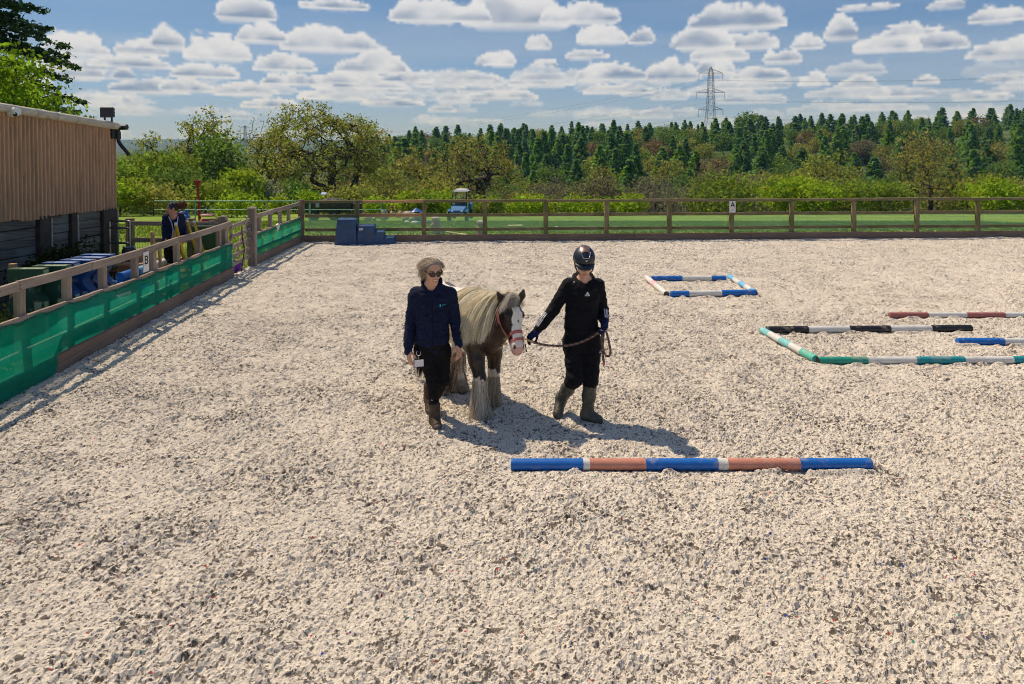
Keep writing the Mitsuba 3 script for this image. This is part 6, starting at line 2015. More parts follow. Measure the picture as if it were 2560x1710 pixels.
def hoodie(owner, j, mt, hem, s=1.0, sleeve_end=1.0, seed=1, wide=1.0, hood_back=True, cuff_t=0.06, throat=1.0):
    up = nrm(j['chest'] - j['pelvis'])
    lat = nrm(j['sh_l'] - j['sh_r'])
    R = np.stack([lat, np.cross(up, lat), up], 1)
    back = np.cross(up, lat) if np.cross(up, lat)[1] > 0 else -np.cross(up, lat)
    o = [ell(j['chest'] + up * 0.01, np.array([0.172, 0.120, 0.18]) * s * wide, R, 0.05), ell((j['chest'] + j['waist']) / 2, np.array([0.160, 0.120, 0.19]) * s * wide, R, 0.05), ell(j['waist'], np.array([0.162, 0.122, 0.17]) * s * wide, R, 0.06),
         ell(j['waist'] * .45 + j['pelvis'] * .55, np.array([0.168, 0.126, 0.16]) * s * wide, R, 0.05),
         seg(j['neck'] - up * 0.045, j['sh_r'] - up * 0.012, 0.060 * s, 0.064 * s, 0.04), seg(j['neck'] - up * 0.045, j['sh_l'] - up * 0.012, 0.060 * s, 0.064 * s, 0.04)]
    for e in 'rl':
        end = j['el_' + e] + (j['wr_' + e] - j['el_' + e]) * sleeve_end
        o.append(seg(j['sh_' + e], j['el_' + e], 0.070 * s, 0.058 * s, 0.022))
        dcuff = nrm(j['wr_' + e] - j['el_' + e])
        o.append(seg(j['el_' + e], end - dcuff * cuff_t, 0.058 * s, 0.052 * s, 0.014))
        o.append(seg(end - dcuff * cuff_t, end, 0.041 * s, 0.039 * s, 0.012))
    # hood lying round the neck
    nk = j['neck']
    ring = []
    for a in np.linspace(-2.85, 2.85, 21):          # 0 at the back of the neck, the ends meet low on the chest
        f_ = (1 - math.cos(a)) / 2                    # 0 behind, 1 in front
        rr = 0.088 * s * (1 - 0.30 * f_ ** 3)
        ring.append(nk + lat * math.sin(a) * rr + back * math.cos(a) * rr * (0.95 + 0.12 * f_) + up * (0.040 - 0.115 * f_ ** 2.2))
    for n_, (a, b) in enumerate(zip(ring[:-1], ring[1:])):
        th = 0.030 - 0.012 * abs(n_ - 9.5) / 9.5
        o.append(seg(a, b, th * s, th * s, 0.010))
    if hood_back:
        o += [seg(nk + back * 0.10 + up * 0.03, nk + back * 0.13 - up * 0.07, 0.055 * s, 0.06 * s, 0.03), seg(nk + back * 0.08 + lat * 0.06 + up * 0.03, nk + back * 0.10 - lat * 0.06 + up * 0.03, 0.04 * s, 0.04 * s, 0.03)]
    o.append(cut(seg(nk - up * 0.035 - back * 0.045, nk + up * 0.2 - back * 0.07, 0.044 * s * throat, 0.085 * s * throat, 0.010)))
    hp = j['pelvis'] + up * hem
    m = blob(o, 0.0085, clip=lambda X: (hp - X) @ up - 0.0 + 0.35 * np.maximum(0, np.abs((X - hp) @ lat) - 0.24 * s * wide) * 0 if False else np.where(np.abs((X - hp) @ lat) < 0.215 * s * wide, (hp - X) @ up, -1.0), smooth=5)
    m = outward(m)
    m = wrinkle(m, 0.0065, (7, 7, 13), seed)
    m = wrinkle(m, 0.0035, (16, 16, 26), seed + 5)
    part(owner, 'hoodie', m, mt, True)
    # ribbed waistband
    n = 40
    band = []
    bv = m[0]
    zc = (bv - hp) @ up
    for h in (0.0, 0.028, 0.056):
        sel = np.abs(zc - (h + 0.012)) < 0.012
        q = bv[sel] - hp
        ang = np.arctan2(q @ R[:, 1], q @ R[:, 0]); rad = np.hypot(q @ R[:, 0], q @ R[:, 1])
        ok = rad < 0.24 * s * wide
        for k in range(n):
            a = -math.pi + 2 * math.pi * k / n
            dd = np.abs((ang - a + math.pi) % (2 * math.pi) - math.pi)
            w = np.exp(-(dd / 0.12) ** 2) * ok
            r = (rad * w).sum() / max(w.sum(), 1e-6)
            r = r * (0.985 if h < 0.05 else 1.0) + 0.004
            band.append(hp + R @ np.array([math.cos(a) * r, math.sin(a) * r, h - 0.012]))
    band = np.array(band)
    i, k = np.meshgrid(np.arange(2), np.arange(n), indexing='ij')
    q = np.stack([i * n + k, i * n + (k + 1) % n, (i + 1) * n + (k + 1) % n, (i + 1) * n + k], -1).reshape(-1, 4)
    part(owner, 'waistband', (band, np.vstack([q[:, [0, 1, 2]], q[:, [0, 2, 3]]])), mt, True)
    return m, R, up, lat, back


def trousers(owner, j, mt, leg_end, s=1.0, loose=1.0, seed=3, name='trousers', knee=0.062, low=0.050):
    up = nrm(j['chest'] - j['pelvis']); lat = nrm(j['sh_l'] - j['sh_r'])
    R = np.stack([lat, np.cross(up, lat), up], 1)
    o = [ell(j['pelvis'] + up * 0.03, np.array([0.158, 0.115, 0.13]) * s * loose ** .5, R, 0.05)]
    for e in 'rl':
        o.append(seg(j['hip_' + e], j['kn_' + e], 0.098 * s * loose ** .5, knee * s * loose, 0.045))
        end = j['kn_' + e] + (j['an_' + e] - j['kn_' + e]) * leg_end
        o.append(seg(j['kn_' + e], end, knee * s * loose, low * s * loose, 0.03))
    m = outward(blob(o, 0.0085, smooth=5))
    m = wrinkle(m, 0.0055 * loose, (9, 9, 15), seed)
    part(owner, name, m, mt, True)
    return m


# ---- the woman with sunglasses -------------------------------------------------------------
j = J_(WOMAN)
BW = basis((0.40, -0.90, -0.20))
P1 = thing('person', 'grey haired woman in navy hoodie and dark sunglasses walking left of the horse', 'person')
hr = hand(j['wr_r'], j['ha_r'] + [0, 0, 0], (0.75, 0.65, 0.1), (0.2, -1, 0), 1.0, 0.42)
hl = hand(j['wr_l'], j['ha_l'] + [0, 0, 0], (-0.75, 0.65, 0.1), (-0.2, -1, 0), 1.0, 0.50)
bodym = outward(blob(body_prims(j, BW, 0.96, 1.0, (hr, hl), 0.95, 1.0), 0.0058, smooth=3))
part(P1, 'body', bodym, 'eggshell', True, color=skin_colours(bodym[0], j, BW, 1.0, SKIN, (0.34, 0.10, 0.085), (0.16, 0.12, 0.09), True))
wood_, R, up, lat, back = hoodie(P1, j, 'navy_fleece', -0.045, 0.97, 1.02, 11, 0.99)
m = trousers(P1, j, 'black_leggings', 0.86, 0.93, 0.97, 4, 'leggings', 0.060, 0.046)
rs = np.random.RandomState(4)


def ankle_boot(owner, an, toe, s=1.0, top=0.13):
    d = nrm((toe - an) * [1, 1, 0]); u = nrm(np.array([0, 0, 1.0]))
    ax = nrm(toe - an - nrm(toe - an) * 0.0)
    heel = an - d * 0.035 + [0, 0, -0.035]
    o = [seg(an + [0, 0, top], an + [0, 0, -0.01], 0.056 * s, 0.054 * s, 0.02), seg(heel, toe + [0, 0, 0.022], 0.042 * s, 0.040 * s, 0.03), seg(an + d * 0.02, toe + [0, 0, 0.035], 0.045 * s, 0.034 * s, 0.03)]
    m = outward(blob(o, 0.007, smooth=3))
    m = wrinkle(m, 0.003, (30, 30, 40), 3)
    part(owner, 'boot', m, 'boot_leather', True)
    part(owner, 'sock', tube([an + [0, 0, top - 0.01], an + [0, 0, top + 0.022]], 0.052 * s, 16, False), 'sock_blue', True)
    cap = outward(blob([ell(toe + d * 0.012 + [0, 0, 0.026], np.array([0.044, 0.050, 0.031]) * s, np.stack([np.cross(d, u), d, u], 1), 0.01)], 0.007, smooth=2))
    part(owner, 'toe_cap', cap, 'boot_toe', True)


an, toe = j['an_r'].copy(), j['toe_r'].copy()
an[2] = 0.075; toe[2] = 0.016
ankle_boot(P1, an, toe)
an, toe = j['an_l'].copy(), j['toe_l'].copy()
an[2] = 0.13; toe[2] = 0.02
ankle_boot(P1, an, toe)
# hair
hc, hs = j['head'], 1.0
rs = np.random.RandomState(21)
cap = []
for _ in range(5200):
    u = nrm(rs.normal(size=3))
    q = u * [0.075, 0.096, 0.089] + [0, -0.010, 0.031]
    if (q[1] > 0.052 and q[2] < 0.092) or q[2] < -0.060 or (q[1] > 0.020 and q[2] < 0.060) or (q[1] > -0.015 and q[2] < 0.0):
        continue
    cap.append((q, u))
Q = np.array([c[0] for c in cap]); U = np.array([c[1] for c in cap])
roots = hc + Q @ BW.T
flow = np.stack([(Q[:, 0] - 0.018) * 11.0, -0.75 + 0 * Q[:, 0], -0.25 - (Q[:, 2] < 0.03) * 0.5], 1) + U * 0.30        # combed back from a side parting
hcol = np.array([0.52, 0.44, 0.35]) * rs.uniform(0.35, 1.6, (len(Q), 1)) * (1 + rs.uniform(-.06, .06, (len(Q), 3)))
hm = outward(blob([ell(hc + BW @ np.array([0, -0.012, 0.033]), [0.0765, 0.0965, 0.0885], BW, 0.01), ell(hc + BW @ np.array([0, -0.080, -0.010]), [0.050, 0.030, 0.060], BW, 0.02), cut(ell(hc + BW @ np.array([0, 0.112, -0.030]), [0.105, 0.120, 0.122], BW, 0.01))], 0.007, smooth=2))
part(P1, 'hair', hm, 'eggshell', True, color=np.array([0.22, 0.18, 0.14]) * (0.8 + 0.4 * meshkit.fbm(hm[0] * 60, 3, 1))[:, None])
tree = cKDTree(hm[0]); nmv = vnormals(hm)
(sv, sf), sc = strands(roots, flow @ BW.T, rs.uniform(0.06, 0.12, len(Q)), rs.uniform(0.003, 0.006, len(Q)), hcol, rs, 0.10, 0.03, 6, (tree, hm[0], nmv, 0.003))
part(P1, 'hair_strands', (sv, sf), 'strand', False, color=sc)


def on_head(l, f, u):
    return j['head'] + BW @ np.array([l, f, u])


for e in (-1, 1):
    lens = []
    for a in np.linspace(0, 2 * math.pi, 22, endpoint=False):
        lens.append((e * 0.0335 + 0.027 * math.cos(a), 0.0205 * math.sin(a) * (1.0 - 0.12 * math.cos(a) * e)))
    ring = [on_head(x, 0.101 - 2.6 * (abs(x) - 0.02) ** 2 * (abs(x) > 0.02) * 4.0, 0.000 + z) for x, z in lens]
    c0 = on_head(e * 0.0335, 0.104, 0.0)
    part(P1, 'lens', (np.vstack([ring, [c0]]), np.array([[i, (i + 1) % 22, 22] for i in range(22)])), 'lens_dark', True)
    part(P1, 'frame', tube(np.array(ring + ring[:1]), 0.0042, 6, False), 'frame_brown', True)
    part(P1, 'temple', tube(curve([on_head(e * 0.060, 0.088, 0.010), on_head(e * 0.076, 0.060, 0.010), on_head(e * 0.083, -0.01, 0.010), on_head(e * 0.080, -0.03, -0.005)], 10), [0.006] * 5 + [0.0035] * 5, 6), 'frame_brown', True)
part(P1, 'bridge', tube(curve([on_head(-0.010, 0.1005, 0.005), on_head(0, 0.104, 0.009), on_head(0.010, 0.1005, 0.005)], 6), 0.004, 6), 'frame_brown', True)
# badge on the chest, draw cords, zip, card
ch = j['chest']
front = -back
lg = sg.Polygon([(x * 0.62, y * 0.62) for x, y in [(-0.018, -0.012), (-0.006, 0.004), (-0.012, 0.018), (0.004, 0.020), (0.014, 0.008), (0.010, -0.006), (0.016, -0.020), (0.002, -0.026), (-0.006, -0.014)]])
part(P1, 'emblem', decal(wood_, ch + lat * 0.082 + up * -0.02 + front * 0.08, -lat if (-lat)[0] > 0 else lat, up, lg, 0.004, view=front), 'thread_teal', label='small turquoise emblem')
tx_ = sg.MultiPolygon([sg.box(0.017 + 0.0072 * i, -0.0028, 0.017 + 0.0072 * i + 0.0050, 0.0034) for i in range(6)])
part(P1, 'emblem_text', decal(wood_, ch + lat * 0.082 + up * -0.02 + front * 0.08, -lat if (-lat)[0] > 0 else lat, up, tx_, 0.004, view=front), 'thread_teal', label='tiny turquoise lettering too small to read')
zp = sg.box(-0.0035, -0.42, 0.0035, 0.04)
part(P1, 'zip', decal(wood_, ch + lat * 0.005 + front * 0.08, lat if lat[0] > 0 else -lat, up, zp, 0.003, view=front), 'black_leggings')
for e, L in ((-0.055, 0.24), (0.060, 0.19)):
    part(P1, 'draw_cord', decal(wood_, ch + lat * e * 0.9 + up * 0.09 + front * 0.08, lat if lat[0] > 0 else -lat, up, sg.box(-0.004, -L, 0.004, 0), 0.005, view=front), 'navy_fleece')
bc = np.array([-0.905, 6.90, 0.705])
part(P1, 'badge_clip', cat(tube(curve([bc + [-0.016, 0, 0.04], bc + [-0.020, -0.004, 0.015], bc + [0, -0.006, 0.0], bc + [0.020, -0.004, 0.015], bc + [0.016, 0, 0.04]], 12), 0.0035, 6), tube([bc + [0, -0.006, 0], bc + [0.003, -0.012, -0.035]], 0.003, 5)), 'silver', True, kind='stuff')
part(P1, 'badge_card', bbox((0.088, 0.004, 0.066), bc + [0.006, -0.018, -0.070], rotz(0.15) @ roty(-0.06), 0.001), 'card_pale', label='blank white identity card')

# ---- the handler in the riding helmet -----------------------------------------------------------
j = J_(HANDLER)
j['head'] = j['head'] + [0.0, -0.005, -0.030]
j['an_r'], j['toe_r'] = np.array([0.503, 7.24, 0.165]), np.array([0.458, 7.12, 0.042])
BH = basis((0.05, -0.93, -0.32))
P2 = thing('person', 'person in black hoodie, riding helmet and rubber boots leading the horse', 'person')
gr_ = hand(j['wr_r'], j['ha_r'], (-0.2, 0.25, -1.0), (-0.3, -1.0, 0.2), 1.06, 0.72)
gl_ = hand(j['wr_l'], j['ha_l'], (-1.0, -0.25, 0.1), (-0.3, -1.0, 0.3), 1.04, 1.05)
bodym = outward(blob(body_prims(j, BH, 1.0, 1.0, (hand(j['wr_r'], j['ha_r'], (-0.2, 0.25, -1.0), (-0.3, -1.0, 0.2), 0.92, 0.72), hand(j['wr_l'], j['ha_l'], (-1.0, -0.25, 0.1), (-0.3, -1.0, 0.3), 0.90, 1.05)), 0.95), 0.006, smooth=3))
part(P2, 'body', bodym, 'eggshell', True, color=skin_colours(bodym[0], j, BH, 1.0, (0.56, 0.33, 0.25), (0.42, 0.15, 0.14), (0.16, 0.10, 0.07)))
hd, R, up, lat, back = hoodie(P2, j, 'black_fleece', 0.065, 1.0, 0.98, 31, 0.97, throat=0.62)
part(P2, 'glove', wrinkle(outward(blob(gr_ + [seg(j['wr_r'] - nrm(j['ha_r'] - j['wr_r']) * 0.02, j['wr_r'] + nrm(j['ha_r'] - j['wr_r']) * 0.03, 0.036, 0.034, 0.015)], 0.0055, smooth=2)), 0.0015, (40, 40, 40), 2), 'blue_glove', True)
part(P2, 'glove', wrinkle(outward(blob(gl_ + [seg(j['wr_l'] - nrm(j['ha_l'] - j['wr_l']) * 0.05, j['wr_l'] + nrm(j['ha_l'] - j['wr_l']) * 0.03, 0.040, 0.036, 0.015)], 0.0055, smooth=2)), 0.0015, (40, 40, 40), 3), 'blue_glove', True)
trm = trousers(P2, j, 'black_fleece', 0.16, 1.0, 1.16, 9, 'trousers', 0.068, 0.068)


def welly(owner, kn, an, toe, t0, s=1.0):
    top = kn + (an - kn) * t0
    d = nrm(toe - an); sh = nrm(an - kn)
    heel = an + sh * 0.035 - d * 0.035
    o = [seg(top, (top + an) / 2, 0.069 * s, 0.064 * s, 0.02), seg((top + an) / 2, an, 0.064 * s, 0.055 * s, 0.03), seg(heel, toe, 0.044 * s, 0.044 * s, 0.03), seg(an, toe + (an - toe) * 0.12, 0.050 * s, 0.036 * s, 0.04)]
    m = outward(blob(o, 0.0085, smooth=4))
    m = wrinkle(m, 0.003, (14, 14, 26), 7)
    part(owner, 'boot', m, 'welly_rubber', True)
    part(owner, 'boot_rim', tube(np.array([top + 0.071 * s * (math.cos(a) * nrm(np.cross(sh, d)) + math.sin(a) * nrm(np.cross(sh, np.cross(sh, d)))) for a in np.linspace(0, 2 * math.pi, 25)]) + sh * 0.01, 0.006, 6, False), 'welly_rubber', True)
    sole = outward(blob([seg(heel + nrm(np.cross(np.cross(d, [0, 0, 1.0]) if abs(d[2]) < 0.9 else [1.0, 0, 0], d)) * -0.030, toe + nrm(np.cross(np.cross(d, [0, 0, 1.0]) if abs(d[2]) < 0.9 else [1.0, 0, 0], d)) * -0.028, 0.030 * s, 0.032 * s, 0.01)], 0.008, smooth=2))
    part(owner, 'sole', sole, 'black_plastic', True)


an, toe = j['an_l'].copy(), j['toe_l'].copy()
an[2] = 0.085; toe[2] = 0.045
welly(P2, j['kn_l'], an, toe, 0.13)
an, toe = j['an_r'].copy(), j['toe_r'].copy()
an = np.array([0.503, 7.24, 0.165]); toe = np.array([0.458, 7.12, 0.042])
welly(P2, j['kn_r'], an, toe, 0.06)
# helmet
hb = j['head'] + BH @ np.array([0, -0.004, 0.030])


def HP(l, f, u):
    return hb + BH @ np.array([l, f, u])


mat('helmet_navy', (0.012, 0.018, 0.034), 0.42, specular=0.45, clearcoat=0.15)
shell = outward(blob([ell(HP(0, -0.010, 0.045), [0.106, 0.130, 0.112], BH, 0.02), ell(HP(0, -0.055, 0.010), [0.098, 0.078, 0.085], BH, 0.03), cut(ell(HP(0, 0.135, -0.075), [0.14, 0.145, 0.105], BH, 0.012)), cut(ell(HP(0, 0.02, -0.16), [0.16, 0.20, 0.115], BH, 0.012))], 0.0065, smooth=3))
part(P2, 'helmet', shell, 'helmet_navy', True)
pk = []
for r, (ff, uu) in enumerate([(0.080, 0.030), (0.112, 0.024), (0.140, 0.012), (0.158, -0.004)]):
    w = [0.092, 0.094, 0.080, 0.048][r]
    for t in np.linspace(-1, 1, 15):
        pk.append(HP(w * t, ff - 0.050 * abs(t) ** 2.4 * (1 - 0.1 * r), uu - 0.016 * t * t))
pk = np.array(pk)
pkl = pk - BH[:, 2] * 0.006
n = 15
i, k = np.meshgrid(np.arange(3), np.arange(n - 1), indexing='ij')
q = np.stack([i * n + k, i * n + k + 1, (i + 1) * n + k + 1, (i + 1) * n + k], -1).reshape(-1, 4)
fp = np.vstack([q[:, [0, 1, 2]], q[:, [0, 2, 3]]])
edge = np.array([[3 * n + a, 3 * n + a + 1, 3 * n + a + 1 + 4 * n] for a in range(n - 1)] + [[3 * n + a, 3 * n + a + 1 + 4 * n, 3 * n + a + 4 * n] for a in range(n - 1)])
part(P2, 'helmet_peak', (np.vstack([pk, pkl]), np.vstack([fp, fp[:, ::-1] + 4 * n, edge])), 'helmet_navy', True)
# glitter panel and silver frame over the crown


def on_shell(l, f, lift=0.003):
    """point of the helmet's outside above the given left / forward place"""
    q = 1 - (l / 0.106) ** 2 - ((f + 0.010) / 0.130) ** 2
    return HP(l, f, 0.045 + 0.112 * math.sqrt(max(q, 0.0))) + 0 * lift


def panel(owner, name, f0, f1, w0, w1, lift, mt, n=10, **kw):
    v = []
    for f in np.linspace(f0, f1, n):
        w = w0 + (w1 - w0) * (f - f0) / (f1 - f0)
        for t in np.linspace(-1, 1, n):
            p = on_shell(w * t, f)
            v.append(p + nrm(p - HP(0, -0.01, 0.045)) * lift)
    i, k = np.meshgrid(np.arange(n - 1), np.arange(n - 1), indexing='ij')
    a = i * n + k
    q = np.stack([a, a + 1, a + n + 1, a + n], -1).reshape(-1, 4)
    part(owner, name, (np.array(v), np.vstack([q[:, [0, 1, 2]], q[:, [0, 2, 3]]])), mt, True, **kw)


mottled('rose_glitter', (0.10, 0.045, 0.04), (0.80, 0.52, 0.45), 420.0, 0.35, metal=True)
panel(P2, 'helmet_panel', -0.06, 0.062, 0.050, 0.041, 0.005, 'rose_glitter', 40, label='rose gold glitter panel on the helmet')
fr_pts = [on_shell(0.043, 0.055), on_shell(0.040, 0.070), on_shell(0.034, 0.090), on_shell(0.026, 0.103), on_shell(-0.026, 0.103), on_shell(-0.034, 0.090), on_shell(-0.040, 0.070), on_shell(-0.043, 0.055), on_shell(0.043, 0.055)]
fr_pts = [p + nrm(p - HP(0, -0.01, 0.045)) * 0.004 for p in fr_pts]
mat('rose_silver', (0.66, 0.60, 0.66), 0.25, metallic=0.9)
part(P2, 'helmet_frame', tube(np.array(fr_pts), 0.0042, 6), 'rose_silver', True)
p_ = on_shell(0.0, 0.1165); p_ = p_ + nrm(p_ - HP(0, -0.01, 0.045)) * 0.003
part(P2, 'helmet_emblem', cat(bbox((0.012, 0.004, 0.014), p_, BH, 0.001), bbox((0.006, 0.004, 0.010), p_ + BH @ np.array([0.007, 0, 0.004]), BH, 0.001)), 'rose_silver', kind='stuff')
for e in (-1, 1):
    part(P2, 'chin_strap', tube(curve([HP(e * 0.090, 0.045, -0.01), HP(e * 0.080, 0.050, -0.06), HP(e * 0.050, 0.052, -0.105), HP(0, 0.045, -0.122)], 12), 0.0065, 6), 'black_plastic', True)
    part(P2, 'chin_strap', tube(curve([HP(e * 0.092, -0.035, -0.01), HP(e * 0.086, 0.01, -0.05), HP(e * 0.078, 0.048, -0.064)], 8), 0.006, 6), 'black_plastic', True)
# chest logo of three slanting bars, trouser logo, sleeve stripes
front = -back
rt = lat if lat[0] > 0 else -lat
bars = sg.MultiPolygon([sg.Polygon([(-0.029, -0.019), (-0.013, -0.019), (-0.0175, -0.0095), (-0.0255, -0.0135)]), sg.Polygon([(-0.008, -0.019), (0.006, -0.019), (-0.008, 0.006), (-0.0185, 0.000)]), sg.Polygon([(0.011, -0.019), (0.027, -0.019), (0.005, 0.022), (-0.008, 0.014)])])
part(P2, 'logo', decal(hd, j['chest'] + rt * 0.022 + up * 0.045 + front * 0.08, rt, up, bars, 0.004, view=front), 'thread_white', label='white logo of three slanting bars')
part(P2, 'logo', decal(trm, j['hip_l'] + rt * 0.070 + np.array([0, -0.07, -0.062]), nrm(rt * 0.8 + np.array([0, 0.5, 0])), up, sg.MultiPolygon([sg.Polygon([(x * 0.62, y * 0.62) for x, y in g.exterior.coords]) for g in bars.geoms]), 0.005, view=nrm(front + rt * 0.6)), 'thread_white', label='small white logo on the trouser hip')


def sleeve_stripes(owner, a, b, r0, r1, cloth, ang0, t0, t1, view):
    ax_ = nrm(b - a); L = np.linalg.norm(b - a)
    s_ = nrm(np.cross(ax_, view)); v_ = np.cross(s_, ax_)
    tr = cKDTree(cloth[0]); nv = vnormals(cloth)
    for q in (-1, 0, 1):
        pts = []
        for t in np.linspace(t0, t1, 16):
            rr = r0 + (r1 - r0) * t
            row = []
            for w in (-0.0045, 0.0045):
                a_ = ang0 + (q * 0.0175 + w) / rr
                p = a + ax_ * L * t + rr * (math.cos(a_) * v_ + math.sin(a_) * s_)
                d_, i_ = tr.query(p, k=4)
                row.append(np.mean(cloth[0][i_], 0) * 0.0 + p + nv[i_[0]] * (((cloth[0][i_[0]] - p) @ nv[i_[0]]) + 0.004))
            pts += row
        pts = np.array(pts)
        f_ = []
        for t in range(15):
            f_ += [[2 * t, 2 * t + 1, 2 * t + 3], [2 * t, 2 * t + 3, 2 * t + 2]]
        part(owner, 'sleeve_stripe', (pts, np.array(f_)), 'thread_white', True)


sleeve_stripes(P2, j['el_r'], j['wr_r'], 0.062, 0.053, hd, 0.35, 0.30, 0.88, nrm([-0.3, -1.0, 0.75]))
sleeve_stripes(P2, j['el_l'], j['wr_l'], 0.062, 0.053, hd, 0.0, 0.22, 0.80, nrm([0.45, -1.0, 0.5]))
part(P2, 'draw_cord_end', bbox((0.012, 0.010, 0.012), j['sh_r'] + [0.045, -0.075, 0.045], None, 0.003), 'thread_white')

# ---- the bystander behind the side fence -------------------------------------------------------------
j = J_(BYSTANDER)
j['an_r'] = np.array([-6.186, 12.90, -0.02]); j['an_l'] = np.array([-6.12, 13.0, -0.02])
j['toe_r'] = np.array([-6.27, 12.82, -0.085]); j['toe_l'] = np.array([-6.20, 12.90, -0.085])
j['head'] = j['head'] + [0.0, 0, 0.0]
BB = basis((-0.93, -0.35, 0.02))
P3 = thing('person', 'dark clothed woman with curly hair bun and pale lanyard standing behind the side fence', 'person')
j['neck'] = j['head'] + [-0.0, 0.0, -0.135]
hr = hand(j['wr_r'], j['wr_r'] + [0.0, -0.01, -0.09], (0.7, 0.6, 0), (-0.3, -1, 0), 1.0, 0.4)
hl = hand(j['wr_l'], j['wr_l'] + [0.0, -0.01, -0.09], (-0.7, 0.6, 0), (-0.3, -1, 0), 1.0, 0.4)
bodym = outward(blob(body_prims(j, BB, 0.98, 1.0, (hr, hl), 0.95), 0.009, smooth=2))
part(P3, 'body', bodym, 'eggshell', True, color=skin_colours(bodym[0], j, BB, 1.0, (0.42, 0.21, 0.14), (0.32, 0.10, 0.09), (0.05, 0.03, 0.02)))
hdB, R, up, lat, back = hoodie(P3, j, 'navy_fleece', 0.0, 0.98, 1.0, 41, 0.96)
trousers(P3, j, 'black_leggings', 0.95, 0.98, 1.05, 12, 'trousers', 0.066, 0.06)
for e in 'rl':
    o = [seg(j['an_' + e], j['toe_' + e] + [0, 0, 0.01], 0.045, 0.038, 0.02)]
    part(P3, 'shoe', outward(blob(o, 0.010, smooth=2)), 'boot_leather', True)
hb = j['head']
hairm = outward(blob([ell(hb + BB @ np.array([0, -0.012, 0.034]), [0.080, 0.100, 0.092], BB, 0.01), cut(ell(hb + BB @ np.array([0, 0.10, -0.05]), [0.095, 0.115, 0.118], BB, 0.01))], 0.009, smooth=2))
part(P3, 'hair', hairm, 'eggshell', True, color=np.array([0.022, 0.016, 0.014]) * (0.7 + 0.6 * meshkit.fbm(hairm[0] * 50, 3, 1))[:, None])
bun = hb + BB @ np.array([0, -0.155, 0.065])
rs = np.random.RandomState(6)
bm = outward(blob([ell(bun, [0.062, 0.062, 0.075], BB, 0.01), seg(bun, hb + BB @ np.array([0, -0.08, 0.05]), 0.04, 0.04, 0.02)], 0.010, smooth=1))
part(P3, 'hair_bun', bm, 'eggshell', True, color=np.array([0.085, 0.042, 0.024]) * (0.6 + 0.8 * meshkit.fbm(bm[0] * 60, 3, 1))[:, None], label='brown curly hair bun')
u = nrm(rs.normal(size=(700, 3)))
(sv, sf), sc = strands(bun + u * 0.055, u + rs.normal(size=(700, 3)) * .6, rs.uniform(0.03, 0.07, 700), np.full(700, 0.006), np.array([0.14, 0.070, 0.038]) * rs.uniform(.5, 1.6, (700, 1)), rs, 0.1, 0.5, 6)
part(P3, 'hair_strands', (sv, sf), 'strand', False, color=sc)
mat('headband_blue', (0.02, 0.04, 0.20), 0.8)
part(P3, 'headband', tube(np.array([hb + BB @ np.array([0.084 * math.cos(a), 0.028 - 0.02 * math.sin(a), 0.030 + 0.098 * math.sin(a)]) for a in np.linspace(-0.3, math.pi + 0.3, 22)]), 0.011, 6), 'headband_blue', True)
mat('lanyard_pale', (0.50, 0.56, 0.72), 0.7)
fr = -back
for e in (-1, 1):
    part(P3, 'lanyard', tube(curve([j['neck'] + lat * 0.075 * e + fr * 0.06 + up * 0.0, j['chest'] + lat * 0.045 * e + fr * 0.128, j['waist'] + lat * 0.004 * e + fr * 0.15 + up * 0.03], 12), 0.0075, 5), 'lanyard_pale', True)
part(P3, 'lanyard_card', bbox((0.055, 0.006, 0.085), j['waist'] + fr * 0.155 - up * 0.03, R, 0.002), 'card_pale')

# ------------------------------------------------------------------ the piebald cob
HO = np.array([-0.52, 7.68, 0.0])
HF, HL_ = nrm(np.array([0.59, -0.807, 0.0])), nrm(np.array([0.807, 0.59, 0.0]))
HB = np.stack([HF, HL_, [0, 0, 1.0]], 1)


def hw_(s, t, z):
    return HO + HB @ np.array([s, t, z])


def E(s, t, z, r, k=0.06):
    return ell(hw_(s, t, z), np.array(r, float), HB, k)


def G(a, b, r0, r1, k=0.05, flat=None):
    return seg(hw_(*a), hw_(*b), r0, r1, k, flat)


POLL, MUZ = np.array([-0.010, 7.085, 1.185]), np.array([0.064, 6.872, 0.765])
HA = nrm(MUZ - POLL)
HN = np.array([0.40, -0.90, 0.30]); HN = nrm(HN - HA * (HN @ HA))
HS = nrm(np.cross(HA, HN)); HS = HS if HS @ HL_ > 0 else -HS            # the horse's left
HBm = np.stack([HA, HS, HN], 1)


def hd_(a, s, n):
    return POLL + HBm @ np.array([a, s, n])


def HE(a, s, n, r, k=0.03):
    return ell(hd_(a, s, n), np.array(r, float), HBm, k)


def HG(a, b, r0, r1, k=0.03, flat=None):
    return seg(hd_(*a), hd_(*b), r0, r1, k, flat)


hp = [E(-0.04, 0, 0.88, (0.50, 0.275, 0.30)), E(0.38, 0, 0.87, (0.27, 0.235, 0.30)), E(0.36, 0.13, 0.86, (0.19, 0.115, 0.27)), E(0.36, -0.13, 0.86, (0.19, 0.115, 0.27)), E(-0.44, 0, 0.93, (0.26, 0.26, 0.265)),
      E(-0.42, 0.13, 0.80, (0.21, 0.14, 0.27)), E(-0.42, -0.13, 0.80, (0.21, 0.14, 0.27)), G((0.30, 0, 1.15), (0.0, 0, 1.09), 0.085, 0.10, 0.08), G((-0.20, 0, 1.07), (-0.52, 0, 1.06), 0.10, 0.12, 0.08),
      seg(hw_(0.36, 0, 0.96), hw_(0.58, 0.01, 1.05), 0.225, 0.165, 0.08, (HL_, 0.82)), seg(hw_(0.56, 0.01, 1.05), POLL + np.array([-0.02, 0.02, -0.03]), 0.165, 0.115, 0.06, (HL_, 0.78)),
      E(0.56, 0.06, 0.82, (0.10, 0.085, 0.12)), E(0.56, -0.06, 0.82, (0.10, 0.085, 0.12))]
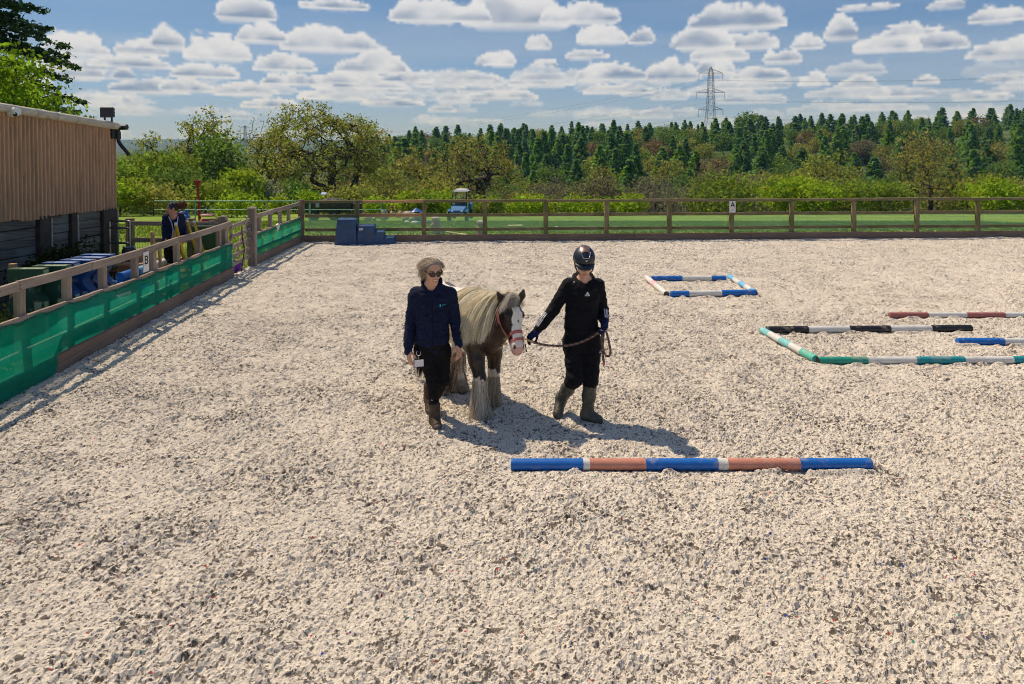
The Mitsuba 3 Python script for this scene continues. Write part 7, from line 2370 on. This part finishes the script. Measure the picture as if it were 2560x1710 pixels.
# head
hp += [HE(0.11, 0, -0.015, (0.14, 0.096, 0.092), 0.04), HE(0.17, 0.045, -0.090, (0.115, 0.050, 0.095), 0.04), HE(0.17, -0.045, -0.090, (0.115, 0.050, 0.095), 0.04), HG((0.14, 0, 0.008), (0.41, 0, -0.005), 0.074, 0.055, 0.04),
       HG((0.22, 0, -0.10), (0.44, 0, -0.058), 0.060, 0.043, 0.04), HE(0.435, 0, -0.018, (0.080, 0.064, 0.060), 0.03), HE(0.478, 0, -0.045, (0.038, 0.050, 0.042), 0.02),
       HE(0.135, 0.083, 0.028, (0.035, 0.022, 0.028), 0.02), HE(0.135, -0.083, 0.028, (0.035, 0.022, 0.028), 0.02), HE(0.148, 0.092, 0.030, (0.021, 0.014, 0.019), 0.004), HE(0.148, -0.092, 0.030, (0.021, 0.014, 0.019), 0.004),
       HE(0.445, 0.045, 0.018, (0.034, 0.018, 0.024), 0.012), HE(0.445, -0.045, 0.018, (0.034, 0.018, 0.024), 0.012), cut(HE(0.452, 0.050, 0.036, (0.018, 0.010, 0.016), 0.006)), cut(HE(0.452, -0.050, 0.036, (0.018, 0.010, 0.016), 0.006))]
EARS = [(np.array([-0.072, 7.060, 1.180]), np.array([-0.112, 7.030, 1.240]), np.array([-0.152, 7.010, 1.315])), (np.array([0.068, 7.120, 1.185]), np.array([0.100, 7.115, 1.245]), np.array([0.120, 7.100, 1.322]))]
for a, b, c in EARS:
    n = nrm(np.array([0.25, -0.95, 0.2]))
    hp += [seg(a, b, 0.034, 0.036, 0.015, (n, 0.55)), seg(b, c, 0.036, 0.006, 0.006, (n, 0.5)), cut(seg(a * .35 + b * .65 - n * -0.022, b * .35 + c * .65 + n * 0.016, 0.014, 0.006, 0.006))]
# legs: elbow or hip down to the hoof
LEGS = [  # (path, radii, front?)
    ([(0.40, -0.145, 0.80), (0.47, -0.145, 0.56), (0.535, -0.145, 0.385), (0.550, -0.143, 0.16), (0.575, -0.143, 0.045)], [0.115, 0.078, 0.062, 0.050, 0.050]),
    ([(0.36, 0.145, 0.80), (0.38, 0.138, 0.56), (0.385, 0.132, 0.385), (0.325, 0.130, 0.16), (0.345, 0.128, 0.045)], [0.115, 0.078, 0.062, 0.050, 0.050]),
    ([(-0.46, -0.14, 0.82), (-0.31, -0.155, 0.60), (-0.43, -0.125, 0.40), (-0.325, -0.112, 0.15), (-0.285, -0.11, 0.045)], [0.15, 0.105, 0.064, 0.050, 0.050]),
    ([(-0.44, 0.14, 0.82), (-0.25, 0.150, 0.60), (-0.36, 0.122, 0.40), (-0.265, 0.112, 0.15), (-0.225, 0.11, 0.045)], [0.15, 0.105, 0.064, 0.050, 0.050])]
for path, rad in LEGS:
    for (a, b, r0, r1) in zip(path[:-1], path[1:], rad[:-1], rad[1:]):
        hp.append(G(a, b, r0, r1, 0.035))
# dock of the tail
hp.append(G((-0.62, 0, 1.05), (-0.70, -0.01, 0.92), 0.05, 0.035, 0.04))
HM = outward(blob(hp, 0.0095, smooth=4))
hv = HM[0]
# a second, finer mesh would join badly, so the head is sharpened by moving its points only
loc = (hv - HO) @ HB
hq = (hv - POLL) @ HBm
ns = meshkit.fbm(hv * 14, 3, 3) - 0.5
nf = meshkit.fbm(hv * np.array([60, 60, 25]), 3, 4) - 0.5
WHITE, DARK, BROWN, GREY, PINK = np.array([0.78, 0.73, 0.66]), np.array([0.012, 0.009, 0.008]), np.array([0.050, 0.026, 0.016]), np.array([0.105, 0.088, 0.085]), np.array([0.56, 0.33, 0.28])
col = np.tile(WHITE, (len(hv), 1)) * (0.92 + 0.3 * nf[:, None])
s_, t_, z_ = loc.T
e = 0.10 * ns + 0.04 * nf
front = (s_ + e * 1.5 > 0.16 + 0.12 * np.maximum(0, z_ - 1.0)) & (z_ + e > 0.36 - 0.10 * (t_ < 0) * (np.abs(np.arctan2(s_ - 0.55, 0.05)) > 1.2)) & (z_ < 1.235)
col[front] = DARK + (BROWN - DARK) * np.clip(0.45 + 2.2 * ns[front] + 0.8 * (z_[front] - 0.65), 0, 1)[:, None]
kneeline = 0.425 + 0.24 * ns + 0.10 * nf - 0.10 * np.exp(-((np.abs(t_) - 0.145) / 0.035) ** 2) * (s_ > 0.36) * (np.sin(s_ * 40) * 0.2 + 0.8)
low = (z_ < kneeline)
col[low] = np.array([0.64, 0.56, 0.46]) * (0.9 + 0.3 * nf[low][:, None])
patch1 = ((s_ + 0.33) / 0.17) ** 2 + ((t_ - 0.10) / 0.11) ** 2 < 1 + 5 * e
patch2 = ((s_ - 0.02) / 0.16) ** 2 + ((t_ + 0.20) / 0.12) ** 2 < 1 + 5 * e
patch3 = ((s_ + 0.62) / 0.12) ** 2 + ((t_ + 0.12) / 0.12) ** 2 < 1 + 5 * e
for pt in (patch1, patch2, patch3):
    m = pt & (z_ > 0.80)
    col[m] = GREY * (0.9 + 0.6 * nf[m][:, None])
head = (hq[:, 0] > -0.03) & (hq[:, 0] < 0.60) & (np.abs(hq[:, 1]) < 0.16) & (np.abs(hq[:, 2]) < 0.22) & (np.linalg.norm(hv - (POLL + MUZ) / 2, axis=1) < 0.36)
a_, l_, n_ = hq.T
hc = np.tile(DARK, (len(hv), 1)) + (BROWN - DARK) * np.clip(0.35 + 1.6 * ns, 0, 1)[:, None]
blaze = (np.abs(l_ - 0.012) < 0.062 + 0.35 * e - 0.02 * (a_ < 0.12)) & (a_ > 0.075 + 0.25 * e) & (n_ > -0.055)
hc[blaze] = WHITE * 0.95
mz = (a_ > 0.385 + 0.25 * e) & (n_ > -0.09)
hc[mz] = (PINK * 0.35 + WHITE * 0.65)
pk_ = (a_ > 0.455 + 0.2 * e)
hc[pk_] = PINK
spot = ((a_ - 0.215) / 0.018) ** 2 + ((l_ - 0.012) / 0.010) ** 2 < 1 + 4 * e
hc[spot] = GREY
eyep = ((a_ - 0.125) / 0.055) ** 2 + ((l_ + 0.070) / 0.036) ** 2 < 1 + 5 * e
hc[eyep] = DARK
nost = (np.linalg.norm((hq - [0.452, 0.050, 0.034]) / [0.022, 0.014, 0.02], axis=1) < 1) | (np.linalg.norm((hq - [0.452, -0.050, 0.034]) / [0.022, 0.014, 0.02], axis=1) < 1)
hc[nost] = (0.08, 0.045, 0.04)
chin_ = (a_ > 0.40) & (np.abs(n_ + 0.055) < 0.005)
hc[chin_] = (0.16, 0.09, 0.08)
col[head] = hc[head]
for a, b, c in EARS:
    m = np.linalg.norm(hv - (b + c) / 2, axis=1) < 0.085
    col[m] = DARK + BROWN * 0.3
HK = thing('horse', 'brown black and white cob with long cream mane and feathered feet, led between two people', 'horse')
part(HK, 'body', HM, 'satin', True, color=np.clip(col, 0, 1))
mat('eye_dark', (0.010, 0.007, 0.006), 0.08, specular=0.7)
for s in (-1, 1):
    part(HK, 'eye', (trimesh.creation.icosphere(2, 0.0175).vertices * [1, 1, 1] + hd_(0.148, s * 0.0935, 0.031), np.array(trimesh.creation.icosphere(2, 0.0175).faces)), 'eye_dark', True)
mottled('hoof_horn', (0.10, 0.080, 0.062), (0.26, 0.21, 0.16), 30.0, 0.6)
for path, rad in LEGS:
    f_ = hw_(*path[-1])
    part(HK, 'hoof', outward(blob([seg(f_ + [0, 0, 0.02] + HF * 0.0, f_ + HF * 0.022 - [0, 0, 0.025], 0.052, 0.062, 0.01)], 0.010, clip=lambda X: np.maximum(-0.005 - X[:, 2], X[:, 2] - 0.075), smooth=2)), 'hoof_horn', True)
# ---- hair -------------------------------------------------------------------------------
tree_h, nrm_h = cKDTree(hv), vnormals(HM)


def cream(rs, n, base=(0.88, 0.80, 0.64), spread=0.18):
    c = np.array(base) * (1 + rs.uniform(-spread, spread * 0.7, (n, 1)))
    tone = rs.rand(n, 1)
    c = c * (1 - 0.35 * (tone < 0.22)) * np.where(tone < 0.22, [[1.0, 0.88, 0.66]], [[1, 1, 1]]) + (tone > 0.72) * np.array([0.04, 0.06, 0.10])
    return np.clip(c, 0.02, 0.85)


def clear_of_ears(m, c, n, reach=0.036):
    """leaves out the locks that would lie across an ear (n rows of two points each)"""
    v, f = m
    P = v.reshape(-1, n, 2, 3).mean(2)
    bad = np.zeros(len(P), bool)
    w = nrm(np.array([0.1, -0.97, 0.2]))
    for a, b, t in EARS:
        for p, q in ((a * .4 + b * .6, b), (b, t)):
            ab = q - p
            u = np.clip(((P - p) @ ab) / (ab @ ab), 0, 1)
            d = P - p - u[..., None] * ab
            along = d @ w
            bad |= ((np.linalg.norm(d, axis=2) < reach) | ((np.linalg.norm(d - along[..., None] * w, axis=2) < 0.032) & (along > 0) & (along < 0.3))).any(1)
    keep = np.repeat(~bad, 2 * n)
    new = np.cumsum(keep) - 1
    fk = keep[f].all(1)
    return (v[keep], new[f[fk]]), c[keep]


rs = np.random.RandomState(51)
crest = curve([hw_(0.14, 0.0, 1.185), hw_(0.30, 0.0, 1.225), hw_(0.46, 0.0, 1.225), hw_(0.60, 0.015, 1.215), POLL + np.array([-0.035, 0.055, 0.065]), POLL + np.array([0.0, 0.02, 0.075])], 60)


def crest_roots(n, rs, spread=0.018):
    u = rs.rand(n) * 58.99
    i = u.astype(int)
    p = crest[i] + (crest[i + 1] - crest[i]) * (u - i)[:, None]
    return p + rs.normal(size=(n, 3)) * spread * [1, 1, 0.5], u / 59


N = 5600
R0, uu = crest_roots(N, rs)
keep = (uu < 0.95) & (uu > 0.10)
R0, uu = R0[keep], uu[keep]
N = len(R0)
side = -HL_ * rs.uniform(0.75, 1.15, (N, 1)) + HF * rs.normal(size=(N, 1)) * 0.14 - HF * (0.30 * (1 - uu))[:, None] + np.array([0, 0, 0.30])
ln = rs.uniform(0.46, 0.78, N) * np.where(uu > 0.72, 0.86, 1.0)
off = rs.uniform(0.006, 0.050, N) * np.where(uu > 0.72, 0.5, 1.0)
side[uu > 0.72] += HF * 0.06 - np.array([0, 0, 0.22])
cl, _ = crest_roots(120, rs, 0.01)
(mv, mf), mc = strands(R0, side, ln, rs.uniform(0.0045, 0.0085, N), cream(rs, N), rs, 0.26, 0.030, 12, (tree_h, hv, nrm_h, off), clump=(cl, 0.55))
(mv, mf), mc = clear_of_ears((mv, mf), mc, 12)
part(HK, 'mane', (mv, mf), 'strand', True, color=mc, label='long cream mane hanging on the near side of the neck')
# a little of it on the far side
N = 500
R0, uu = crest_roots(N, rs)
(mv, mf), mc = strands(R0, HL_ * rs.uniform(0.7, 1.1, (N, 1)) + HF * rs.normal(size=(N, 1)) * .2 + [0, 0, .3], rs.uniform(0.15, 0.30, N), rs.uniform(0.005, 0.009, N), cream(rs, N), rs, 0.35, 0.04, 8, (tree_h, hv, nrm_h, np.full(N, 0.012)))
(mv, mf), mc = clear_of_ears((mv, mf), mc, 8)
part(HK, 'mane', (mv, mf), 'strand', True, color=mc)
# forelock
N = 520
R0 = POLL + np.array([0.0, -0.02, 0.070]) + rs.normal(size=(N, 3)) * [0.024, 0.016, 0.010]
lf_ = rs.rand(N) < 0.82
dr_ = HN * rs.uniform(0.5, 0.9, (N, 1)) + HS * np.where(lf_, rs.uniform(-1.9, -0.45, N), rs.uniform(0.5, 1.3, N))[:, None] + np.array([0, 0, 0.10])
cl = POLL + np.array([0, 0, 0.075]) + rs.normal(size=(26, 3)) * [0.03, 0.02, 0.01]
fc_ = np.clip(np.array([0.66, 0.61, 0.54]) * rs.uniform(0.40, 1.2, (N, 1)), 0, 0.8)
(mv, mf), mc = strands(R0, dr_, rs.uniform(0.22, 0.44, N) * np.where(lf_, 1.0, 0.6), rs.uniform(0.003, 0.006, N), fc_, rs, 0.17, 0.03, 10, (tree_h, hv, nrm_h, rs.uniform(0.004, 0.014, N)), clump=(cl, 0.6))
(mv, mf), mc = clear_of_ears((mv, mf), mc, 10)
part(HK, 'forelock', (mv, mf), 'strand', True, color=mc)
# tail
N = 900
R0 = hw_(-0.69, -0.005, 0.96) + rs.normal(size=(N, 3)) * [0.025, 0.025, 0.06]
td = -HF * rs.uniform(0.05, 0.40, (N, 1)) + HL_ * rs.normal(size=(N, 1)) * 0.16 + np.array([-0.46, 0.08, -0.6])
tc = np.where(rs.rand(N, 1) < 0.75, np.array([[0.022, 0.018, 0.018]]), np.array([[0.16, 0.135, 0.12]])) * rs.uniform(0.6, 1.6, (N, 1))
cl = hw_(-0.69, 0, 0.96) + rs.normal(size=(30, 3)) * 0.03
(mv, mf), mc = strands(R0, td, rs.uniform(0.70, 0.98, N), rs.uniform(0.006, 0.011, N), tc, rs, 0.40, 0.05, 12, None, clump=(cl, 0.45))
mv[:, 2] = np.maximum(mv[:, 2], 0.02)
part(HK, 'tail', (mv, mf), 'strand', True, color=mc, label='long dark tail')


def feather(path, rad, n, z_top, L0, L1, flare, base, seed, stain=0.0):
    rs = np.random.RandomState(seed)
    P = np.array([hw_(*p) for p in path])
    z = rs.uniform(0, 1, n) ** 0.8 * (z_top - 0.07) + 0.07
    k = np.clip(np.searchsorted(-P[:, 2], -z) - 1, 0, len(P) - 2)
    t = (z - P[k, 2]) / (P[k + 1, 2] - P[k, 2])
    c = P[k] + (P[k + 1] - P[k]) * t[:, None]
    a = rs.uniform(0, 2 * math.pi, n)
    back_bias = 0.5
    o = np.stack([np.cos(a), np.sin(a), a * 0], 1)
    rr = np.array([rad[i] for i in k])
    root = c + o * (rr * 0.92)[:, None]
    d = o * (flare * rs.uniform(0.5, 1.15, n) * np.clip(1.15 - z / z_top, 0.18, 1.0))[:, None] - HF * 0.06 + np.array([0, 0, -1.0])
    ln = np.minimum(rs.uniform(L0, L1, n), (z - 0.004) * 1.20)
    colr = np.clip(np.array(base) * rs.uniform(0.62, 1.25, (n, 1)) * (1 + rs.uniform(-.05, .05, (n, 3))), 0, 0.8)
    if stain:
        m = rs.rand(n) < stain
        colr[m] = np.array([0.26, 0.165, 0.090]) * rs.uniform(0.6, 1.4, (m.sum(), 1))
    cl = root[rs.randint(0, n, max(20, n // 26))]
    (v, f), c_ = strands(root, d, ln, rs.uniform(0.0035, 0.0065, n), colr, rs, -0.015, 0.06, 8, None, clump=(cl, 0.42), facing=o)
    v[:, 2] = np.maximum(v[:, 2], 0.008 + 0.012 * rs.rand(len(v)))
    part(HK, 'feather', (v, f), 'strand', True, color=c_)


feather(*LEGS[0], 4200, 0.400, 0.16, 0.40, 0.55, (0.74, 0.66, 0.55), 61, 0.05)
feather(*LEGS[1], 2200, 0.385, 0.14, 0.36, 0.48, (0.70, 0.60, 0.47), 62, 0.22)
feather(*LEGS[2], 2000, 0.430, 0.14, 0.36, 0.48, (0.68, 0.58, 0.46), 63, 0.30)
feather(*LEGS[3], 2800, 0.430, 0.14, 0.38, 0.50, (0.66, 0.55, 0.43), 64, 0.34)
# long hair at the back of the knees and on the chest
N = 60
R0 = hw_(0.60, 0.0, 0.66) + rs.normal(size=(N, 3)) * [0.05, 0.04, 0.05]
(mv, mf), mc = strands(R0, HF * rs.uniform(.1, .6, (N, 1)) + rs.normal(size=(N, 3)) * .25 + [0, 0, -1], rs.uniform(0.08, 0.18, N), rs.uniform(0.002, 0.004, N), np.array([0.20, 0.10, 0.045]) * rs.uniform(.4, 1.5, (N, 1)), rs, 0.2, 0.05, 7, (tree_h, hv, nrm_h, np.full(N, 0.006)))
part(HK, 'chest_hair', (mv, mf), 'strand', True, color=mc)

# ---- head collar and lead rope -------------------------------------------------------------------
mottled('collar_rose', (0.36, 0.085, 0.085), (0.52, 0.165, 0.155), 60.0, 0.75)
mat('brass', (0.60, 0.42, 0.18), 0.3, metallic=1.0)


def ring_on(pts, c, e1, e2, ax_, hwid, lift, n=36, rmax=0.2):
    """a strap round the cloud of points: measured radius by angle in the plane through c across ax_"""
    q = pts - c
    rows = []
    for h in (-hwid, 0, hwid):
        m = (np.abs(q @ ax_ - h) < 0.010)
        x, y = q[m] @ e1, q[m] @ e2
        r, a = np.hypot(x, y), np.arctan2(y, x)
        ok = r < rmax
        r, a = r[ok], a[ok]
        row = []
        for k in range(n):
            b = -math.pi + 2 * math.pi * k / n
            dd = np.abs((a - b + math.pi) % (2 * math.pi) - math.pi)
            w = np.exp(-(dd / 0.13) ** 2) + 1e-9
            rr = (r * w).sum() / w.sum() + lift
            row.append(c + e1 * math.cos(b) * rr + e2 * math.sin(b) * rr + ax_ * h)
        rows.append(row)
    inner = [[p + (c + ax_ * h - p) * 0.045 for p in row] for row, h in ((rows[0], -hwid), (rows[2], hwid))]
    allr = np.array([inner[0]] + rows + [inner[1]]).reshape(-1, 3)
    i, k = np.meshgrid(np.arange(4), np.arange(n), indexing='ij')
    qd = np.stack([i * n + k, i * n + (k + 1) % n, (i + 1) * n + (k + 1) % n, (i + 1) * n + k], -1).reshape(-1, 4)
    return allr, np.vstack([qd[:, [0, 1, 2]], qd[:, [0, 2, 3]]])


hpts = hv[head]
KH = thing('head_collar', 'dull rose red head collar with brass rings on the head of the horse', 'head collar')
ax1 = nrm(HA + HN * 0.16)
c1 = hd_(0.325, 0, -0.035)
part(KH, 'noseband', ring_on(hpts, c1, HS, nrm(np.cross(ax1, HS)), ax1, 0.0145, 0.0045), 'collar_rose', True)
ax2 = nrm(HA + HN * 0.05)
c2 = hd_(0.385, 0, -0.035)
part(KH, 'noseband', ring_on(hpts, c2, HS, nrm(np.cross(ax2, HS)), ax2, 0.0125, 0.0065), 'collar_rose', True, label='lower padded band')


def strap(owner, name, pts, w, mt, lift=0.006):
    p = curve(pts, 14)
    d_, i_ = tree_h.query(p)
    p = p + nrm_h[i_] * (np.maximum(0, lift - ((p - hv[i_]) * nrm_h[i_]).sum(1)))[:, None]
    T = nrm(np.gradient(p, axis=0))
    S = nrm(np.cross(T, nrm_h[i_]))
    v = np.stack([p - S * w / 2, p + S * w / 2, p + S * w / 2 + nrm_h[i_] * 0.003, p - S * w / 2 + nrm_h[i_] * 0.003], 1).reshape(-1, 3)
    f = []
    for k in range(len(p) - 1):
        for m in range(4):
            f += [[4 * k + m, 4 * k + (m + 1) % 4, 4 * k + 4 + (m + 1) % 4], [4 * k + m, 4 * k + 4 + (m + 1) % 4, 4 * k + 4 + m]]
    part(owner, name, (v, np.array(f)), mt, True)


for s in (-1, 1):
    strap(KH, 'cheek_strap', [hd_(0.32, s * 0.075, -0.05), hd_(0.24, s * 0.100, -0.085), hd_(0.14, s * 0.11, -0.105), hd_(0.03, s * 0.105, -0.08)], 0.024, 'collar_rose', 0.009)
    strap(KH, 'side_strap', [hd_(0.325, s * 0.075, -0.035), hd_(0.355, s * 0.074, -0.035), hd_(0.39, s * 0.070, -0.035)], 0.018, 'collar_rose', 0.010)
tor = trimesh.creation.torus(0.021, 0.0033, 24, 8)
tv_, tf_ = np.array(tor.vertices), np.array(tor.faces)
part(KH, 'ring', xf((tv_, tf_), basis(-HS + HN * 0.4, HA), hd_(0.345, -0.092, -0.060)), 'brass', True)
part(KH, 'ring', xf((tv_ * 1.25, tf_), basis(-HS + HN * 0.8, HA), hd_(0.385, -0.090, -0.105)), 'brass', True)
part(KH, 'ring', xf((tv_, tf_), basis(HS + HN * 0.5, HA), hd_(0.345, 0.085, -0.050)), 'brass', True)
part(KH, 'buckle', bbox((0.030, 0.010, 0.022), hd_(0.39, 0.076, -0.020), HBm, 0.003), 'brass')
part(KH, 'buckle', bbox((0.026, 0.010, 0.022), hd_(0.355, -0.080, -0.022), HBm, 0.003), 'brass')
part(KH, 'strap_end', bbox((0.075, 0.006, 0.018), hd_(0.455, 0.094, -0.03), HBm, 0.002), 'black_plastic', label='dark strap end hanging beside the muzzle')



def rope(owner, name, pts, r, n=160, turns=55.0, seed=1):
    p = curve(pts, n)
    L = np.r_[0, np.cumsum(np.linalg.norm(np.diff(p, axis=0), axis=1))]
    sides = 12
    v, f = tube(p, r, sides, True)
    ang = np.tile(np.arange(sides) * 2 * np.pi / sides, n)
    ph = np.repeat(L, sides) * 2 * np.pi * turns / 3
    lob = np.cos(3 * (ang - ph))
    ctr = np.repeat(p, sides, 0)
    v[:n * sides] = ctr + (v[:n * sides] - ctr) * (1 + 0.20 * lob)[:, None]
    which = np.floor(((ang - ph) / (2 * np.pi) * 3) % 3)
    rs_ = np.random.RandomState(seed)
    c = np.where((which == 0)[:, None], [[0.235, 0.155, 0.135]], [[0.120, 0.070, 0.060]]) * rs_.uniform(0.8, 1.2, (len(ang), 1))
    c = np.vstack([c, c[:1], c[-1:]])
    part(owner, name, (v, f), 'matt', True, color=c)


LR = thing('lead_rope', 'twisted brown lead rope from the head collar to the gloved hand', 'rope')
part(LR, 'clip', cat(tube([(0.120, 6.900, 0.868), (0.150, 6.902, 0.858), (0.205, 6.915, 0.834)], [0.006, 0.010, 0.011], 8), xf((tv_ * 0.85, tf_), basis((0.2, -1, 0.2)), (0.125, 6.898, 0.866))), 'brass', True, kind='stuff')
rope(LR, 'line', [(0.200, 6.914, 0.836), (0.30, 6.92, 0.806), (0.40, 6.925, 0.794), (0.53, 6.925, 0.796), (0.65, 6.915, 0.826), (0.76, 6.905, 0.878), (0.835, 6.905, 0.925), (0.885, 6.925, 0.935)], 0.0105, 220)
rope(LR, 'loop', [(0.880, 6.925, 0.930), (0.872, 6.915, 0.86), (0.880, 6.905, 0.78), (0.905, 6.900, 0.715), (0.938, 6.900, 0.700), (0.955, 6.900, 0.735), (0.945, 6.905, 0.81), (0.928, 6.920, 0.89), (0.915, 6.93, 0.935)], 0.0105, 150)
rope(LR, 'tail_end', [(0.892, 6.93, 0.93), (0.886, 6.922, 0.84), (0.878, 6.918, 0.76), (0.884, 6.918, 0.69), (0.892, 6.916, 0.635)], 0.0110, 90)
part(LR, 'whipping', tube([(0.892, 6.916, 0.640), (0.894, 6.915, 0.612), (0.893, 6.915, 0.588)], [0.012, 0.010, 0.004], 8), 'collar_rose', True)
